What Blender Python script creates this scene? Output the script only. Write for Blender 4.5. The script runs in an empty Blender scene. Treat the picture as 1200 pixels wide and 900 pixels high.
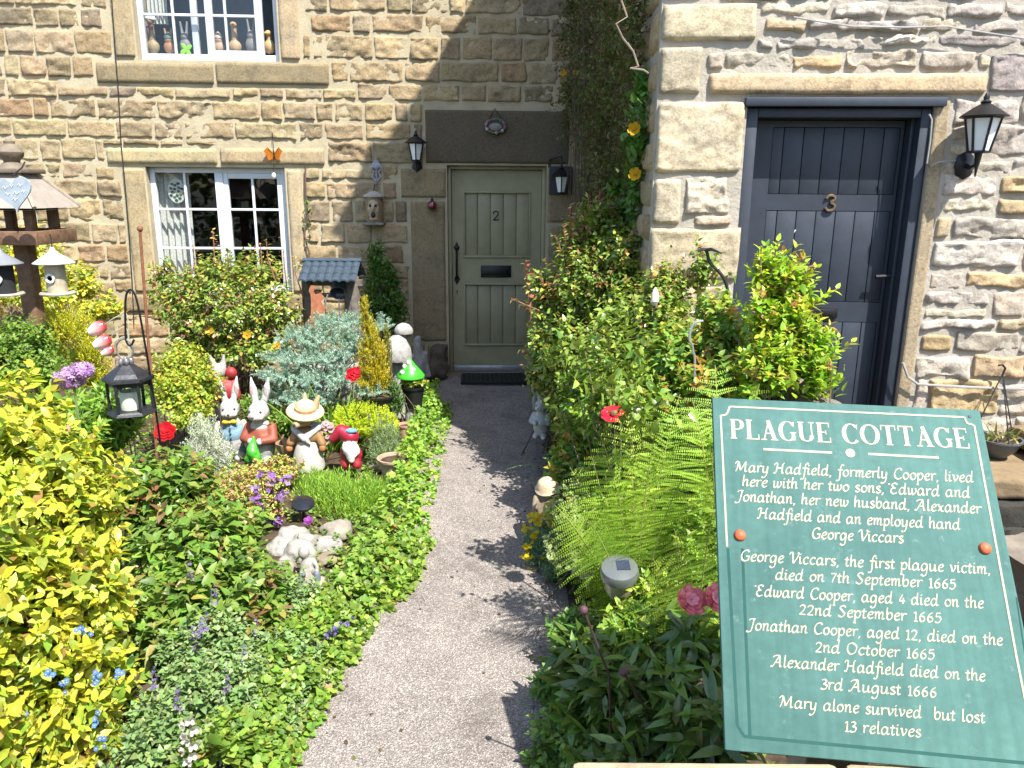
import bpy, bmesh, math, random
import numpy as np
from mathutils import Vector, Matrix
PI = math.pi
scene = bpy.context.scene
COL = scene.collection

# ------------------------------------------------------------------ camera
PITCH, ROLL, FPX = math.radians(14.2), 0.0075, 900.0
FW = np.array([0, math.cos(PITCH), -math.sin(PITCH)])
_r0 = np.array([1.0, 0, 0]); _u0 = np.array([0, math.sin(PITCH), math.cos(PITCH)])
RT = _r0 * math.cos(ROLL) + _u0 * math.sin(ROLL)
UP = -_r0 * math.sin(ROLL) + _u0 * math.cos(ROLL)
CAM = np.array([0, 0, 1.8])
cd = bpy.data.cameras.new("camera"); cam = bpy.data.objects.new("camera", cd); COL.objects.link(cam)
m = Matrix.Identity(4)
for i in range(3):
    m[i][0], m[i][1], m[i][2], m[i][3] = RT[i], UP[i], -FW[i], CAM[i]
cam.matrix_world = m
cd.sensor_fit = 'HORIZONTAL'; cd.sensor_width = 36; cd.lens = FPX / 1200 * 36
cd.clip_start = 0.05; cd.clip_end = 3000
scene.camera = cam

# ------------------------------------------------------------------ light
SUN_AZ, SUN_EL = math.radians(36), math.radians(57)      # to the right of straight behind the viewer
sdir = Vector((math.cos(SUN_EL) * math.sin(SUN_AZ), -math.cos(SUN_EL) * math.cos(SUN_AZ), math.sin(SUN_EL)))
world = bpy.data.worlds.new("World"); scene.world = world; world.use_nodes = True
wn = world.node_tree.nodes; wl = world.node_tree.links; wn.clear()
sky = wn.new("ShaderNodeTexSky"); sky.sky_type = 'NISHITA'; sky.sun_disc = False
sky.sun_elevation = SUN_EL; sky.sun_rotation = PI - SUN_AZ
bg = wn.new("ShaderNodeBackground"); bg.inputs[1].default_value = 0.15
wo = wn.new("ShaderNodeOutputWorld"); wl.new(sky.outputs[0], bg.inputs[0]); wl.new(bg.outputs[0], wo.inputs[0])
sl = bpy.data.lights.new("sun", 'SUN'); sl.energy = 5.0; sl.angle = math.radians(0.5); sl.color = (1, 0.965, 0.9)
so = bpy.data.objects.new("sun", sl); COL.objects.link(so); so.rotation_euler = sdir.to_track_quat('Z', 'Y').to_euler()
so.location = (4, -6, 9)
vs = scene.view_settings; vs.view_transform = 'Standard'; vs.look = 'None'; vs.gamma = 1; vs.use_curve_mapping = False
vs.exposure = 1.3
scene.render.engine = 'CYCLES'
cy = scene.cycles
cy.max_bounces = 6; cy.diffuse_bounces = 3; cy.glossy_bounces = 2; cy.transmission_bounces = 4; cy.transparent_max_bounces = 6
cy.caustics_reflective = False; cy.caustics_refractive = False; cy.use_denoising = True; cy.denoiser = 'OPENIMAGEDENOISE'
cy.sample_clamp_indirect = 6
scene.render.use_persistent_data = False

def ray(x, y): return FW + (x - 600) / FPX * RT - (y - 450) / FPX * UP
def P(x, y, Y):
    d = ray(x, y); return CAM + d * (Y / d[1])
def G(x, y, z=0.0):
    d = ray(x, y); return CAM + d * ((z - CAM[2]) / d[2])
def unit(a): return a / (np.linalg.norm(a, axis=-1, keepdims=True) + 1e-9)
def mpp(p):                                              # metres per photo pixel at a point
    return float((np.asarray(p) - CAM) @ FW) / FPX

# ------------------------------------------------------------------ helpers
def srgb(h):
    h = h.lstrip('#'); v = [int(h[i:i + 2], 16) / 255 for i in (0, 2, 4)]
    return tuple(c / 12.92 if c <= .04045 else ((c + .055) / 1.055) ** 2.4 for c in v)

def _h3(ix, iy, iz, seed):
    n = (ix * 374761393 + iy * 668265263 + iz * 2147483647 + seed * 1274126177) & 0xffffffff
    n = ((n ^ (n >> 13)) * 1274126177) & 0xffffffff
    n = ((n ^ (n >> 16)) * 2246822519) & 0xffffffff
    return ((n ^ (n >> 15)) & 0xffff) / 65535.0
def vnoise(p, seed=0):
    p = np.asarray(p, float); i = np.floor(p).astype(np.int64); f = p - i; f = f * f * (3 - 2 * f)
    o = 0
    for dx in (0, 1):
        for dy in (0, 1):
            for dz in (0, 1):
                w = (f[..., 0] if dx else 1 - f[..., 0]) * (f[..., 1] if dy else 1 - f[..., 1]) * (f[..., 2] if dz else 1 - f[..., 2])
                o = o + w * _h3(i[..., 0] + dx, i[..., 1] + dy, i[..., 2] + dz, seed)
    return o * 2 - 1
def fbm(p, oct=3, seed=0):
    o, a = 0, 1.0
    for k in range(oct):
        o = o + a * vnoise(np.asarray(p) * 2 ** k, seed + k * 17); a *= .5
    return o

WL = {}                                                   # world location of every object's origin
def tag(o, label=None, cat=None, group=None, kind=None):
    if label: o['label'] = label
    if cat: o['category'] = cat
    if group: o['group'] = group
    if kind: o['kind'] = kind
    return o
def thing(name, loc, label, cat, group=None):
    o = bpy.data.objects.new(name, None); COL.objects.link(o); o.location = Vector([float(v) for v in loc]); o.empty_display_size = .05
    WL[o] = np.array([float(v) for v in loc])
    return tag(o, label, cat, group)
def link(name, me, mat, parent=None, loc=None):
    o = bpy.data.objects.new(name, me); COL.objects.link(o)
    if mat is not None:
        me.materials.append(mat)
    if parent is not None:
        base = WL[parent]; o.parent = parent
    else:
        base = np.array([float(v) for v in (loc if loc is not None else (0, 0, 0))]); o.location = base
    WL[o] = base
    me.transform(Matrix.Translation(Vector(-base)))
    return o

def raw_mesh(name, V, loops, starts, totals, colors=None, smooth=False):
    me = bpy.data.meshes.new(name)
    V = np.asarray(V, np.float32)
    me.vertices.add(len(V)); me.vertices.foreach_set("co", V.ravel())
    me.loops.add(len(loops)); me.loops.foreach_set("vertex_index", np.asarray(loops, np.int32))
    me.polygons.add(len(starts)); me.polygons.foreach_set("loop_start", np.asarray(starts, np.int32))
    me.polygons.foreach_set("use_smooth", np.full(len(starts), bool(smooth)))
    me.update(calc_edges=True); me.validate()
    if colors is not None:
        a = me.color_attributes.new("Col", 'FLOAT_COLOR', 'POINT')
        c = np.ones((len(V), 4), np.float32); c[:, :3] = colors
        a.data.foreach_set("color", c.ravel())
    return me

class MB:
    """collects shapes of one part"""
    def __init__(s): s.v = []; s.f = []; s.c = []; s.fl = []; s.col = (1, 1, 1)
    def add(s, vs, fs, col=None, flat=False):
        s.fl.extend([not flat] * len(fs))
        b = len(s.v); s.v.extend([tuple(map(float, q)) for q in vs]); s.f.extend([tuple(b + i for i in f) for f in fs])
        s.c.extend([col or s.col] * len(vs)); return s
    def box(s, c, d, X=(1, 0, 0), Y=(0, 1, 0), Z=(0, 0, 1), col=None, bev=0.0):
        c = np.asarray(c, float); X, Y, Z = (np.asarray(q, float) for q in (X, Y, Z)); d = [q / 2 for q in d]
        if bev <= 0:
            vs = [c + X * a * d[0] + Y * b * d[1] + Z * e * d[2] for a in (-1, 1) for b in (-1, 1) for e in (-1, 1)]
            fs = [(0, 1, 3, 2), (4, 6, 7, 5), (0, 4, 5, 1), (2, 3, 7, 6), (0, 2, 6, 4), (1, 5, 7, 3)]
            return s.add(vs, fs, col, True)
        bev = min(bev, min(d) * .8)
        bm = bmesh.new(); bmesh.ops.create_cube(bm, size=2)
        for v in bm.verts: v.co = Vector((v.co.x * d[0], v.co.y * d[1], v.co.z * d[2]))
        bmesh.ops.bevel(bm, geom=bm.edges[:], offset=bev, segments=2, profile=.5, affect='EDGES')
        bm.verts.index_update()
        vs = [c + X * v.co.x + Y * v.co.y + Z * v.co.z for v in bm.verts]; fs = [[v.index for v in f.verts] for f in bm.faces]
        bm.free(); return s.add(vs, fs, col, True)
    def tube(s, pts, r, n=8, col=None, cap=True):
        pts = [np.asarray(p, float) for p in pts]; rs = r if hasattr(r, '__len__') else [r] * len(pts)
        vs, fs = [], []; prev = None
        for i, p in enumerate(pts):
            t = pts[min(i + 1, len(pts) - 1)] - pts[max(i - 1, 0)]; t = t / (np.linalg.norm(t) + 1e-9)
            if prev is None:
                a = np.array([0, 0, 1.0]) if abs(t[2]) < .9 else np.array([1.0, 0, 0])
            else: a = prev
            x = a - t * (a @ t); x /= np.linalg.norm(x) + 1e-9; prev = x; y = np.cross(t, x)
            for k in range(n):
                q = 2 * PI * k / n; vs.append(p + (x * math.cos(q) + y * math.sin(q)) * rs[i])
        for i in range(len(pts) - 1):
            for k in range(n):
                fs.append((i * n + k, i * n + (k + 1) % n, (i + 1) * n + (k + 1) % n, (i + 1) * n + k))
        if cap:
            fs.append(tuple(range(n - 1, -1, -1))); fs.append(tuple((len(pts) - 1) * n + k for k in range(n)))
        return s.add(vs, fs, col)
    def lathe(s, c, prof, n=20, Z=(0, 0, 1), X=None, col=None, phase=0.0):
        c = np.asarray(c, float); Z = np.asarray(Z, float); Z = Z / np.linalg.norm(Z)
        if X is None: X = np.array([1.0, 0, 0]) if abs(Z[0]) < .9 else np.array([0, 1.0, 0])
        X = np.asarray(X, float); X = X - Z * (X @ Z); X /= np.linalg.norm(X); Y = np.cross(Z, X); vs, fs = [], []
        for r, z in prof:
            for k in range(n):
                q = 2 * PI * k / n + phase; vs.append(c + Z * z + (X * math.cos(q) + Y * math.sin(q)) * max(r, 1e-4))
        for i in range(len(prof) - 1):
            for k in range(n): fs.append((i * n + k, i * n + (k + 1) % n, (i + 1) * n + (k + 1) % n, (i + 1) * n + k))
        fs.append(tuple(range(n - 1, -1, -1))); fs.append(tuple((len(prof) - 1) * n + k for k in range(n)))
        return s.add(vs, fs, col)
    def ball(s, c, r, n=14, col=None, X=(1, 0, 0), Y=(0, 1, 0), Z=(0, 0, 1)):
        r = r if hasattr(r, '__len__') else (r, r, r); c = np.asarray(c, float); X, Y, Z = (np.asarray(q, float) for q in (X, Y, Z))
        h = n // 2 + 1; vs, fs = [], []
        for i in range(h + 1):
            th = PI * i / h
            for k in range(n):
                q = 2 * PI * k / n; rr = max(math.sin(th), 1e-3)
                vs.append(c + X * r[0] * rr * math.cos(q) + Y * r[1] * rr * math.sin(q) + Z * r[2] * math.cos(th))
        for i in range(h):
            for k in range(n): fs.append((i * n + k, (i + 1) * n + k, (i + 1) * n + (k + 1) % n, i * n + (k + 1) % n))
        return s.add(vs, fs, col)
    def prism(s, pts, h, o, X, Y, Z, col=None):               # outline in X,Y, thickness h along +Z from o
        o = np.asarray(o, float); X, Y, Z = (np.asarray(q, float) for q in (X, Y, Z)); n = len(pts)
        vs = [o + X * a + Y * b for a, b in pts] + [o + X * a + Y * b + Z * h for a, b in pts]
        fs = [tuple(range(n - 1, -1, -1)), tuple(range(n, 2 * n))] + [(i, (i + 1) % n, n + (i + 1) % n, n + i) for i in range(n)]
        return s.add(vs, fs, col)
    def build(s, name, mat, parent=None, loc=None, smooth=False, sharp=None):
        tot = [len(f) for f in s.f]; st = np.concatenate([[0], np.cumsum(tot)[:-1]]) if tot else []
        me = raw_mesh(name, s.v, [i for f in s.f for i in f], st, tot, np.array(s.c), smooth)
        if smooth: me.polygons.foreach_set('use_smooth', np.array(s.fl, bool)); me.set_sharp_from_angle(angle=math.radians(sharp or 29))
        return link(name, me, mat, parent, loc)

def blob(name, prims, mat, parent=None, loc=None, voxel=.008, smooth=3, noise=0.0):
    """one continuous body grown from ellipsoids ('e', centre, radii[, axis z]) and tapered limbs ('c', p0, p1, r0, r1)"""
    b = MB()
    for q in prims:
        if q[0] == 'e':
            if len(q) > 3:
                Z = np.asarray(q[3], float); Z /= np.linalg.norm(Z); X = np.cross([0, 1.0, .01], Z); X /= np.linalg.norm(X)
                b.ball(q[1], q[2], 18, X=X, Y=np.cross(Z, X), Z=Z)
            else: b.ball(q[1], q[2], 18)
        else:
            p0, p1 = np.asarray(q[1], float), np.asarray(q[2], float); r0, r1 = q[3], q[4]
            d = p1 - p0; L = np.linalg.norm(d) + 1e-9; d /= L; pr = []
            for k in range(5): a = PI / 2 * k / 4; pr.append((r0 * math.sin(a), -r0 * math.cos(a)))
            for k in range(5): a = PI / 2 * k / 4; pr.append((r1 * math.cos(a), L + r1 * math.sin(a)))
            b.lathe(p0, pr, 14, Z=d)
    tmp = b.build("tmp", None)
    md = tmp.modifiers.new("r", 'REMESH'); md.mode = 'VOXEL'; md.voxel_size = voxel; md.use_smooth_shade = True
    sm = tmp.modifiers.new("s", 'SMOOTH'); sm.factor = .6; sm.iterations = smooth
    dg = bpy.context.evaluated_depsgraph_get(); ev = tmp.evaluated_get(dg)
    me = bpy.data.meshes.new_from_object(ev); me.name = name
    old = tmp.data; bpy.data.objects.remove(tmp); bpy.data.meshes.remove(old)
    n = len(me.vertices); co = np.empty(n * 3, np.float32); me.vertices.foreach_get("co", co); co = co.reshape(-1, 3)
    if noise:
        nn = np.empty(n * 3, np.float32); me.vertices.foreach_get("normal", nn); nn = nn.reshape(-1, 3)
        co = co + nn * (fbm(co / (voxel * 6), 2, 5) * noise)[:, None]; me.vertices.foreach_set("co", co.astype(np.float32).ravel())
    me.polygons.foreach_set("use_smooth", np.ones(len(me.polygons), bool))
    me.materials.clear(); me.update()
    return link(name, me, mat, parent, loc)

# ------------------------------------------------------------------ materials
MATS = {}
def nodes(name):
    m = bpy.data.materials.new(name); m.use_nodes = True; n = m.node_tree.nodes; n.clear(); l = m.node_tree.links
    out = n.new("ShaderNodeOutputMaterial"); p = n.new("ShaderNodeBsdfPrincipled"); l.new(p.outputs[0], out.inputs[0])
    return m, n, l, p, out
def noise_node(n, l, scale, detail=4, rough=.6, coord='Object'):
    tc = n.new("ShaderNodeTexCoord"); t = n.new("ShaderNodeTexNoise"); t.inputs['Scale'].default_value = scale
    t.inputs['Detail'].default_value = detail; t.inputs['Roughness'].default_value = rough
    l.new(tc.outputs[coord], t.inputs['Vector']); return t
def ramp(n, l, src, stops):
    r = n.new("ShaderNodeValToRGB"); e = r.color_ramp.elements
    while len(e) < len(stops): e.new(.5)
    for q, (p, c) in zip(e, stops): q.position = p; q.color = (*c, 1) if len(c) == 3 else c
    l.new(src, r.inputs[0]); return r
def mul(n, l, a, b, mode='MULTIPLY', fac=1.0):
    x = n.new("ShaderNodeMix"); x.data_type = 'RGBA'; x.blend_type = mode
    if hasattr(fac, 'type'): l.new(fac, x.inputs[0])
    else: x.inputs[0].default_value = fac
    for s_, i in ((a, 6), (b, 7)):
        if hasattr(s_, 'type'): l.new(s_, x.inputs[i])
        else: x.inputs[i].default_value = (*s_, 1)
    return x.outputs[2]
def mat(name, rgb, rough=.6, metal=0.0, var=.25, scale=12, bump=.0, bscale=60, attr=False, spec=.5, dirt=None, coat=0):
    if name in MATS: return MATS[name]
    m, n, l, p, out = nodes(name)
    t = noise_node(n, l, scale); r = ramp(n, l, t.outputs[0], [(.3, (1 - var,) * 3), (.7, (1 + var * .4,) * 3)])
    if attr:
        a = n.new("ShaderNodeAttribute"); a.attribute_name = "Col"; base = a.outputs[0]
    else: base = rgb
    c = mul(n, l, base, r.outputs[0])
    if dirt:
        t2 = noise_node(n, l, dirt[1], 6, .7); r2 = ramp(n, l, t2.outputs[0], [(dirt[2], (0, 0, 0)), (dirt[2] + .12, (1, 1, 1))])
        c = mul(n, l, c, dirt[0], 'MIX', r2.outputs[0])
    l.new(c, p.inputs['Base Color']); p.inputs['Roughness'].default_value = rough; p.inputs['Metallic'].default_value = metal
    p.inputs['Specular IOR Level'].default_value = spec
    if coat: p.inputs['Coat Weight'].default_value = coat; p.inputs['Coat Roughness'].default_value = .15
    if bump:
        tb = noise_node(n, l, bscale, 5, .65); b = n.new("ShaderNodeBump"); b.inputs['Strength'].default_value = bump
        b.inputs['Distance'].default_value = .01; l.new(tb.outputs[0], b.inputs['Height']); l.new(b.outputs[0], p.inputs['Normal'])
    MATS[name] = m; return m
def leaf_mat(name="leaf", rough=.42, trans=.4, spec=.45):
    if name in MATS: return MATS[name]
    m, n, l, p, out = nodes(name)
    a = n.new("ShaderNodeAttribute"); a.attribute_name = "Col"
    t = noise_node(n, l, 90, 3); r = ramp(n, l, t.outputs[0], [(.3, (.8,) * 3), (.7, (1.08,) * 3)])
    c = mul(n, l, a.outputs[0], r.outputs[0])
    t9 = noise_node(n, l, 38, 5, .7); r9 = ramp(n, l, t9.outputs[0], [(.62, (0, 0, 0)), (.72, (.5,) * 3)]); c = mul(n, l, c, (.13, .085, .03), 'MIX', r9.outputs[0])
    l.new(c, p.inputs['Base Color']); p.inputs['Roughness'].default_value = rough; p.inputs['Specular IOR Level'].default_value = spec
    tr = n.new("ShaderNodeBsdfTranslucent"); c2 = mul(n, l, c, (1.25, 1.2, .6)); l.new(c2, tr.inputs[0])
    mx = n.new("ShaderNodeMixShader"); mx.inputs[0].default_value = trans
    l.new(p.outputs[0], mx.inputs[1]); l.new(tr.outputs[0], mx.inputs[2]); l.new(mx.outputs[0], out.inputs[0])
    MATS[name] = m; return m
def glass_mat(name="glass", tint=(.9, .95, .95), refl=1.0):
    if name in MATS: return MATS[name]
    m, n, l, p, out = nodes(name); n.remove(p)
    tr = n.new("ShaderNodeBsdfTransparent"); tr.inputs[0].default_value = (*tint, 1)
    g = n.new("ShaderNodeBsdfGlossy"); g.inputs['Roughness'].default_value = .02
    f = n.new("ShaderNodeLayerWeight"); pw = n.new("ShaderNodeMath"); pw.operation = 'POWER'; pw.inputs[1].default_value = 4; l.new(f.outputs['Facing'], pw.inputs[0])
    mm = n.new("ShaderNodeMath"); mm.operation = 'MULTIPLY_ADD'; mm.inputs[1].default_value = .7; mm.inputs[2].default_value = .045 * refl; mm.use_clamp = True; l.new(pw.outputs[0], mm.inputs[0])
    mx = n.new("ShaderNodeMixShader"); l.new(mm.outputs[0], mx.inputs[0]); l.new(tr.outputs[0], mx.inputs[1]); l.new(g.outputs[0], mx.inputs[2])
    l.new(mx.outputs[0], out.inputs[0]); MATS[name] = m; return m
def stone_mat(name, grit, bump=.6, bscale=45, moss=None):
    m, n, l, p, out = nodes(name)
    a = n.new("ShaderNodeAttribute"); a.attribute_name = "Col"
    t1 = noise_node(n, l, 55, 6, .75); r1 = ramp(n, l, t1.outputs[0], [(.34, (.66, .64, .62)), (.52, (1.0,) * 3), (.75, (1.25, 1.22, 1.16))])
    c = mul(n, l, a.outputs[0], r1.outputs[0])
    t2 = noise_node(n, l, 7.5, 7, .72); r2 = ramp(n, l, t2.outputs[0], [(.52, (0, 0, 0)), (.7, (.62,) * 3)])
    c = mul(n, l, c, grit, 'MIX', r2.outputs[0])
    t4 = noise_node(n, l, 4.0, 4, .6); r4 = ramp(n, l, t4.outputs[0], [(.35, (.86, .88, .9)), (.65, (1.08, 1.04, .98))])
    c = mul(n, l, c, r4.outputs[0])
    l.new(c, p.inputs['Base Color']); p.inputs['Roughness'].default_value = .92; p.inputs['Specular IOR Level'].default_value = .25
    tb = noise_node(n, l, bscale, 8, .72); b = n.new("ShaderNodeBump"); b.inputs['Strength'].default_value = bump; b.inputs['Distance'].default_value = .012
    l.new(tb.outputs[0], b.inputs['Height']); l.new(b.outputs[0], p.inputs['Normal'])
    MATS[name] = m; return m

M_LEAF = leaf_mat(); M_GLOSSY_LEAF = leaf_mat("glossy_leaf", .27, .28, .6); M_DULL_LEAF = leaf_mat("dull_leaf", .65, .3, .25)
M_PETAL = leaf_mat("petal", .6, .45, .2)
M_STEM = mat("stem", (.1, .09, .04), .8, attr=True, var=.3)
M_PAINT = mat("painted_resin", (1, 1, 1), .6, attr=True, var=.35, scale=40, bump=.3, bscale=90, dirt=((.1, .09, .06), 24, .63))
M_BLACK = mat("black_metal", (.012, .012, .014), .38, .3, var=.3)
M_GLASS = glass_mat()
M_IRON = mat("dark_iron", (.03, .03, .032), .55, .6, bump=.2)
M_RUST = mat("rust", (.22, .085, .04), .85, .1, bump=.3, var=.4, scale=40)
M_WOOD = mat("weathered_wood", (.16, .085, .045), .75, var=.45, scale=25, bump=.3, bscale=50)
M_CHALK = mat("chalky_stone_ornament", (.31, .30, .28), .85, var=.35, scale=25, bump=.45, bscale=70, dirt=((.2, .2, .18), 14, .58))
M_WHITE = mat("white_window_paint", (.55, .57, .60), .4, var=.06)
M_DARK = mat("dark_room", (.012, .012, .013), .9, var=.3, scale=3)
# ------------------------------------------------------------------ facades
class Facade:
    def __init__(s, x0, y0, yaw):
        s.o = np.array([x0, y0, 0.0]); s.u = np.array([math.cos(yaw), math.sin(yaw), 0]); s.n = np.array([math.sin(yaw), -math.cos(yaw), 0])
        s.z = np.array([0, 0, 1.0])
    def pt(s, u, v, w=0.0): return s.o + s.u * u + s.z * v + s.n * w
    def uv(s, px, py, w=0.0):
        d = ray(px, py); o = s.o + s.n * w; t = ((o - CAM) @ s.n) / (d @ s.n); q = CAM + d * t - s.o
        return float(q @ s.u), float(q[2])
    def at(s, px, py, w=0.0): return s.pt(*s.uv(px, py, w), w)
    def rect(s, x0, y0, x1, y1, w=0.0):
        xm, ym = (x0 + x1) / 2, (y0 + y1) / 2
        return (s.uv(x0, ym, w)[0], s.uv(x1, ym, w)[0], s.uv(xm, y1, w)[1], s.uv(xm, y0, w)[1])
    def box(s, b, u0, u1, v0, v1, w0, w1, bev=0.0, col=None):
        return b.box(s.pt((u0 + u1) / 2, (v0 + v1) / 2, (w0 + w1) / 2), (abs(u1 - u0), abs(v1 - v0), abs(w1 - w0)), s.u, s.z, s.n, col, bev)

F2 = Facade(0.0, 7.55, math.radians(3.1))
F3 = Facade(0.73, 4.158, -math.radians(3.6))              # u = 0 at the corner of the nearer house

def wall_body(b, F, U0, U1, V0, V1, holes, th=.38, grid=.5):
    us = sorted({U0, U1, *[min(max(q, U0), U1) for h in holes for q in h[:2]]}); vs_ = sorted({V0, V1, *[min(max(q, V0), V1) for h in holes for q in h[2:]]})
    for i in range(len(us) - 1):
        for j in range(len(vs_) - 1):
            a0, a1, c0, c1 = us[i], us[i + 1], vs_[j], vs_[j + 1]
            if a1 - a0 < 1e-5 or c1 - c0 < 1e-5: continue
            um, vm = (a0 + a1) / 2, (c0 + c1) / 2
            if any(h[0] < um < h[1] and h[2] < vm < h[3] for h in holes): continue
            for w, o in ((0, 0), (-th, 1)):
                q = [F.pt(a0, c0, w), F.pt(a1, c0, w), F.pt(a1, c1, w), F.pt(a0, c1, w)]
                b.add(q, [(0, 1, 2, 3) if not o else (3, 2, 1, 0)])
    for (a0, a1, c0, c1) in holes:
        for (p, q) in (((a0, c0), (a0, c1)), ((a1, c1), (a1, c0)), ((a0, c1), (a1, c1)), ((a1, c0), (a0, c0))):
            b.add([F.pt(*p, 0), F.pt(*q, 0), F.pt(*q, -th), F.pt(*p, -th)], [(0, 1, 2, 3)])
    for (p, q) in (((U0, V0), (U0, V1)), ((U1, V1), (U1, V0)), ((U0, V1), (U1, V1))):
        b.add([F.pt(*p, 0), F.pt(*q, 0), F.pt(*q, -th), F.pt(*p, -th)], [(3, 2, 1, 0)])
    return b

class StoneMesh:
    def __init__(s): s.V = []; s.L = []; s.C = []; s.n = 0
    def stone(s, F, r, col, depth, rough, cell, rnd=.022, wob=.008, seed=0, base=0.0):
        u0, u1, v0, v1 = r; W, H = u1 - u0, v1 - v0
        nu, nv = max(6, int(W / cell)) + 1, max(5, int(H / cell)) + 1
        # denser sampling at the rim so that the arris is rounded
        def ax(n): 
            t = np.linspace(-1, 1, n); return np.sign(t) * (1 - (1 - np.abs(t)) ** 1.25)
        a, b = np.meshgrid(ax(nu), ax(nv)); U = a * W / 2; V = b * H / 2
        e = np.minimum(W / 2 - np.abs(U), H / 2 - np.abs(V)); e2 = np.hypot(np.maximum(0, rnd * 1.6 - (W / 2 - np.abs(U))), np.maximum(0, rnd * 1.6 - (H / 2 - np.abs(V))))
        t = np.clip(1 - e2 / (rnd * 1.6), 0, 1); prof = np.sqrt(np.clip(1 - (1 - t) ** 2, 0, 1))
        pos = np.stack([U + (u0 + u1) / 2, V + (v0 + v1) / 2, np.full_like(U, seed * .37)], -1)
        nz = fbm(pos * np.array([7, 10, 1]), 2, 3) * .6 + (1 - np.abs(fbm(pos * np.array([15, 30, 1]), 2, 9))) * .35 - .22 + fbm(pos * np.array([26, 40, 1]), 3, 12) * .42
        w = base + depth * prof + rough * nz * np.clip(e / (rnd * .8), 0, 1)
        rim = (t <= 0.001)
        w = np.where(rim, base - .02, w)
        wu = vnoise(pos * 11 + 5, 21) * wob; wv = vnoise(pos * 11 + 40, 22) * wob
        edge = np.clip(1 - e / (.05), 0, 1)
        U = U + wu * edge + (u0 + u1) / 2; V = V + wv * edge + (v0 + v1) / 2
        pts = F.o + U[..., None] * F.u + V[..., None] * F.z + w[..., None] * F.n
        s.V.append(pts.reshape(-1, 3)); i = np.arange(nu * nv).reshape(nv, nu) + s.n
        s.L.append(np.stack([i[:-1, :-1], i[:-1, 1:], i[1:, 1:], i[1:, :-1]], -1).reshape(-1, 4)); s.n += nu * nv
        s.C.append(np.tile(np.array(col)[None], (nu * nv, 1)))
    def build(s, name, mat, parent=None, loc=None):
        q = np.concatenate(s.L); k = len(q)
        me = raw_mesh(name, np.concatenate(s.V), q.ravel(), np.arange(k) * 4, np.full(k, 4), np.concatenate(s.C), True)
        return link(name, me, mat, parent, loc)

def clip_rects(rects, holes, gap, mn=.06):
    out = []
    for r in rects:
        todo = [r]
        for h in holes:
            h = (h[0] - gap, h[1] + gap, h[2] - gap, h[3] + gap); nxt = []
            for q in todo:
                if q[1] <= h[0] or q[0] >= h[1] or q[3] <= h[2] or q[2] >= h[3]: nxt.append(q); continue
                ov = min(q[3], h[3]) - max(q[2], h[2])
                if ov < .45 * (q[3] - q[2]):               # trim the stone's height
                    nxt.append((q[0], q[1], h[3], q[3]) if q[2] < h[3] < q[3] else (q[0], q[1], q[2], h[2]))
                else:
                    if h[0] - q[0] > 0: nxt.append((q[0], h[0], q[2], q[3]))
                    if q[1] - h[1] > 0: nxt.append((h[1], q[1], q[2], q[3]))
                    a0, a1 = max(q[0], h[0]), min(q[1], h[1])
                    if q[3] - h[3] > .045: nxt.append((a0, a1, h[3], q[3]))
                    if h[2] - q[2] > .045: nxt.append((a0, a1, q[2], h[2]))
            todo = nxt
        out += [q for q in todo if q[1] - q[0] > mn and q[3] - q[2] > mn * .6]
    return out
def coursed(rng, U0, U1, V0, V1, hs, ws, joint):
    rs = []; v = V0
    while v < V1:
        h = rng.uniform(*hs); u = U0 - rng.uniform(0, .3)
        while u < U1:
            w = rng.uniform(*ws) * (1 if rng.random() > .2 else .6)
            du = rng.uniform(-.006, .006)
            a0, a1 = max(u, U0), min(u + w, U1)
            if a1 - a0 > .07: rs.append((a0 + joint / 2, a1 - joint / 2, v + joint / 2 + du, v + h - joint / 2 + du))
            u += w
        v += h
    return rs

def pick(rng, pal):
    c = np.array(rng.choice(pal)) * rng.uniform(1.0, 1.3); return tuple(c * np.array([1, rng.uniform(.97, 1.02), rng.uniform(.93, 1.05)]))
BUFF = [(.30, .23, .138), (.32, .25, .15), (.28, .215, .122), (.26, .20, .117), (.305, .235, .147), (.245, .19, .114), (.215, .17, .107), (.34, .27, .165), (.26, .195, .112), (.295, .223, .127), (.275, .223, .138), (.20, .16, .107), (.28, .22, .138), (.257, .178, .102)]
DRESS = [(.33, .265, .168), (.30, .238, .15), (.345, .28, .178)]
GREY = [(.35, .31, .265), (.395, .355, .30), (.31, .275, .235), (.415, .37, .31), (.36, .31, .254), (.285, .25, .22), (.425, .37, .287), (.335, .287, .227), (.40, .34, .27), (.35, .315, .27)]
WARM = [srgb(h) for h in ('#a4937a', '#a5906f', '#9b8869')]
QUOIN = [srgb(h) for h in ('#a59a83', '#9d917a', '#a79c87')]
M_BUFF = stone_mat("buff_gritstone", srgb('#54483a'), .75)
M_GREYST = stone_mat("grey_limestone", srgb('#827a70'), .7)
M_DRESSED = stone_mat("dressed_gritstone", srgb('#5a4f40'), .45, 80)
M_MORTAR2 = mat("buff_mortar", srgb('#a99d83'), .95, var=.2, scale=6, bump=.55, bscale=50, spec=.2)
M_MORTAR3 = mat("pale_mortar", srgb('#a29a8d'), .95, var=.22, scale=6, bump=.7, bscale=40, spec=.2)

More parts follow.
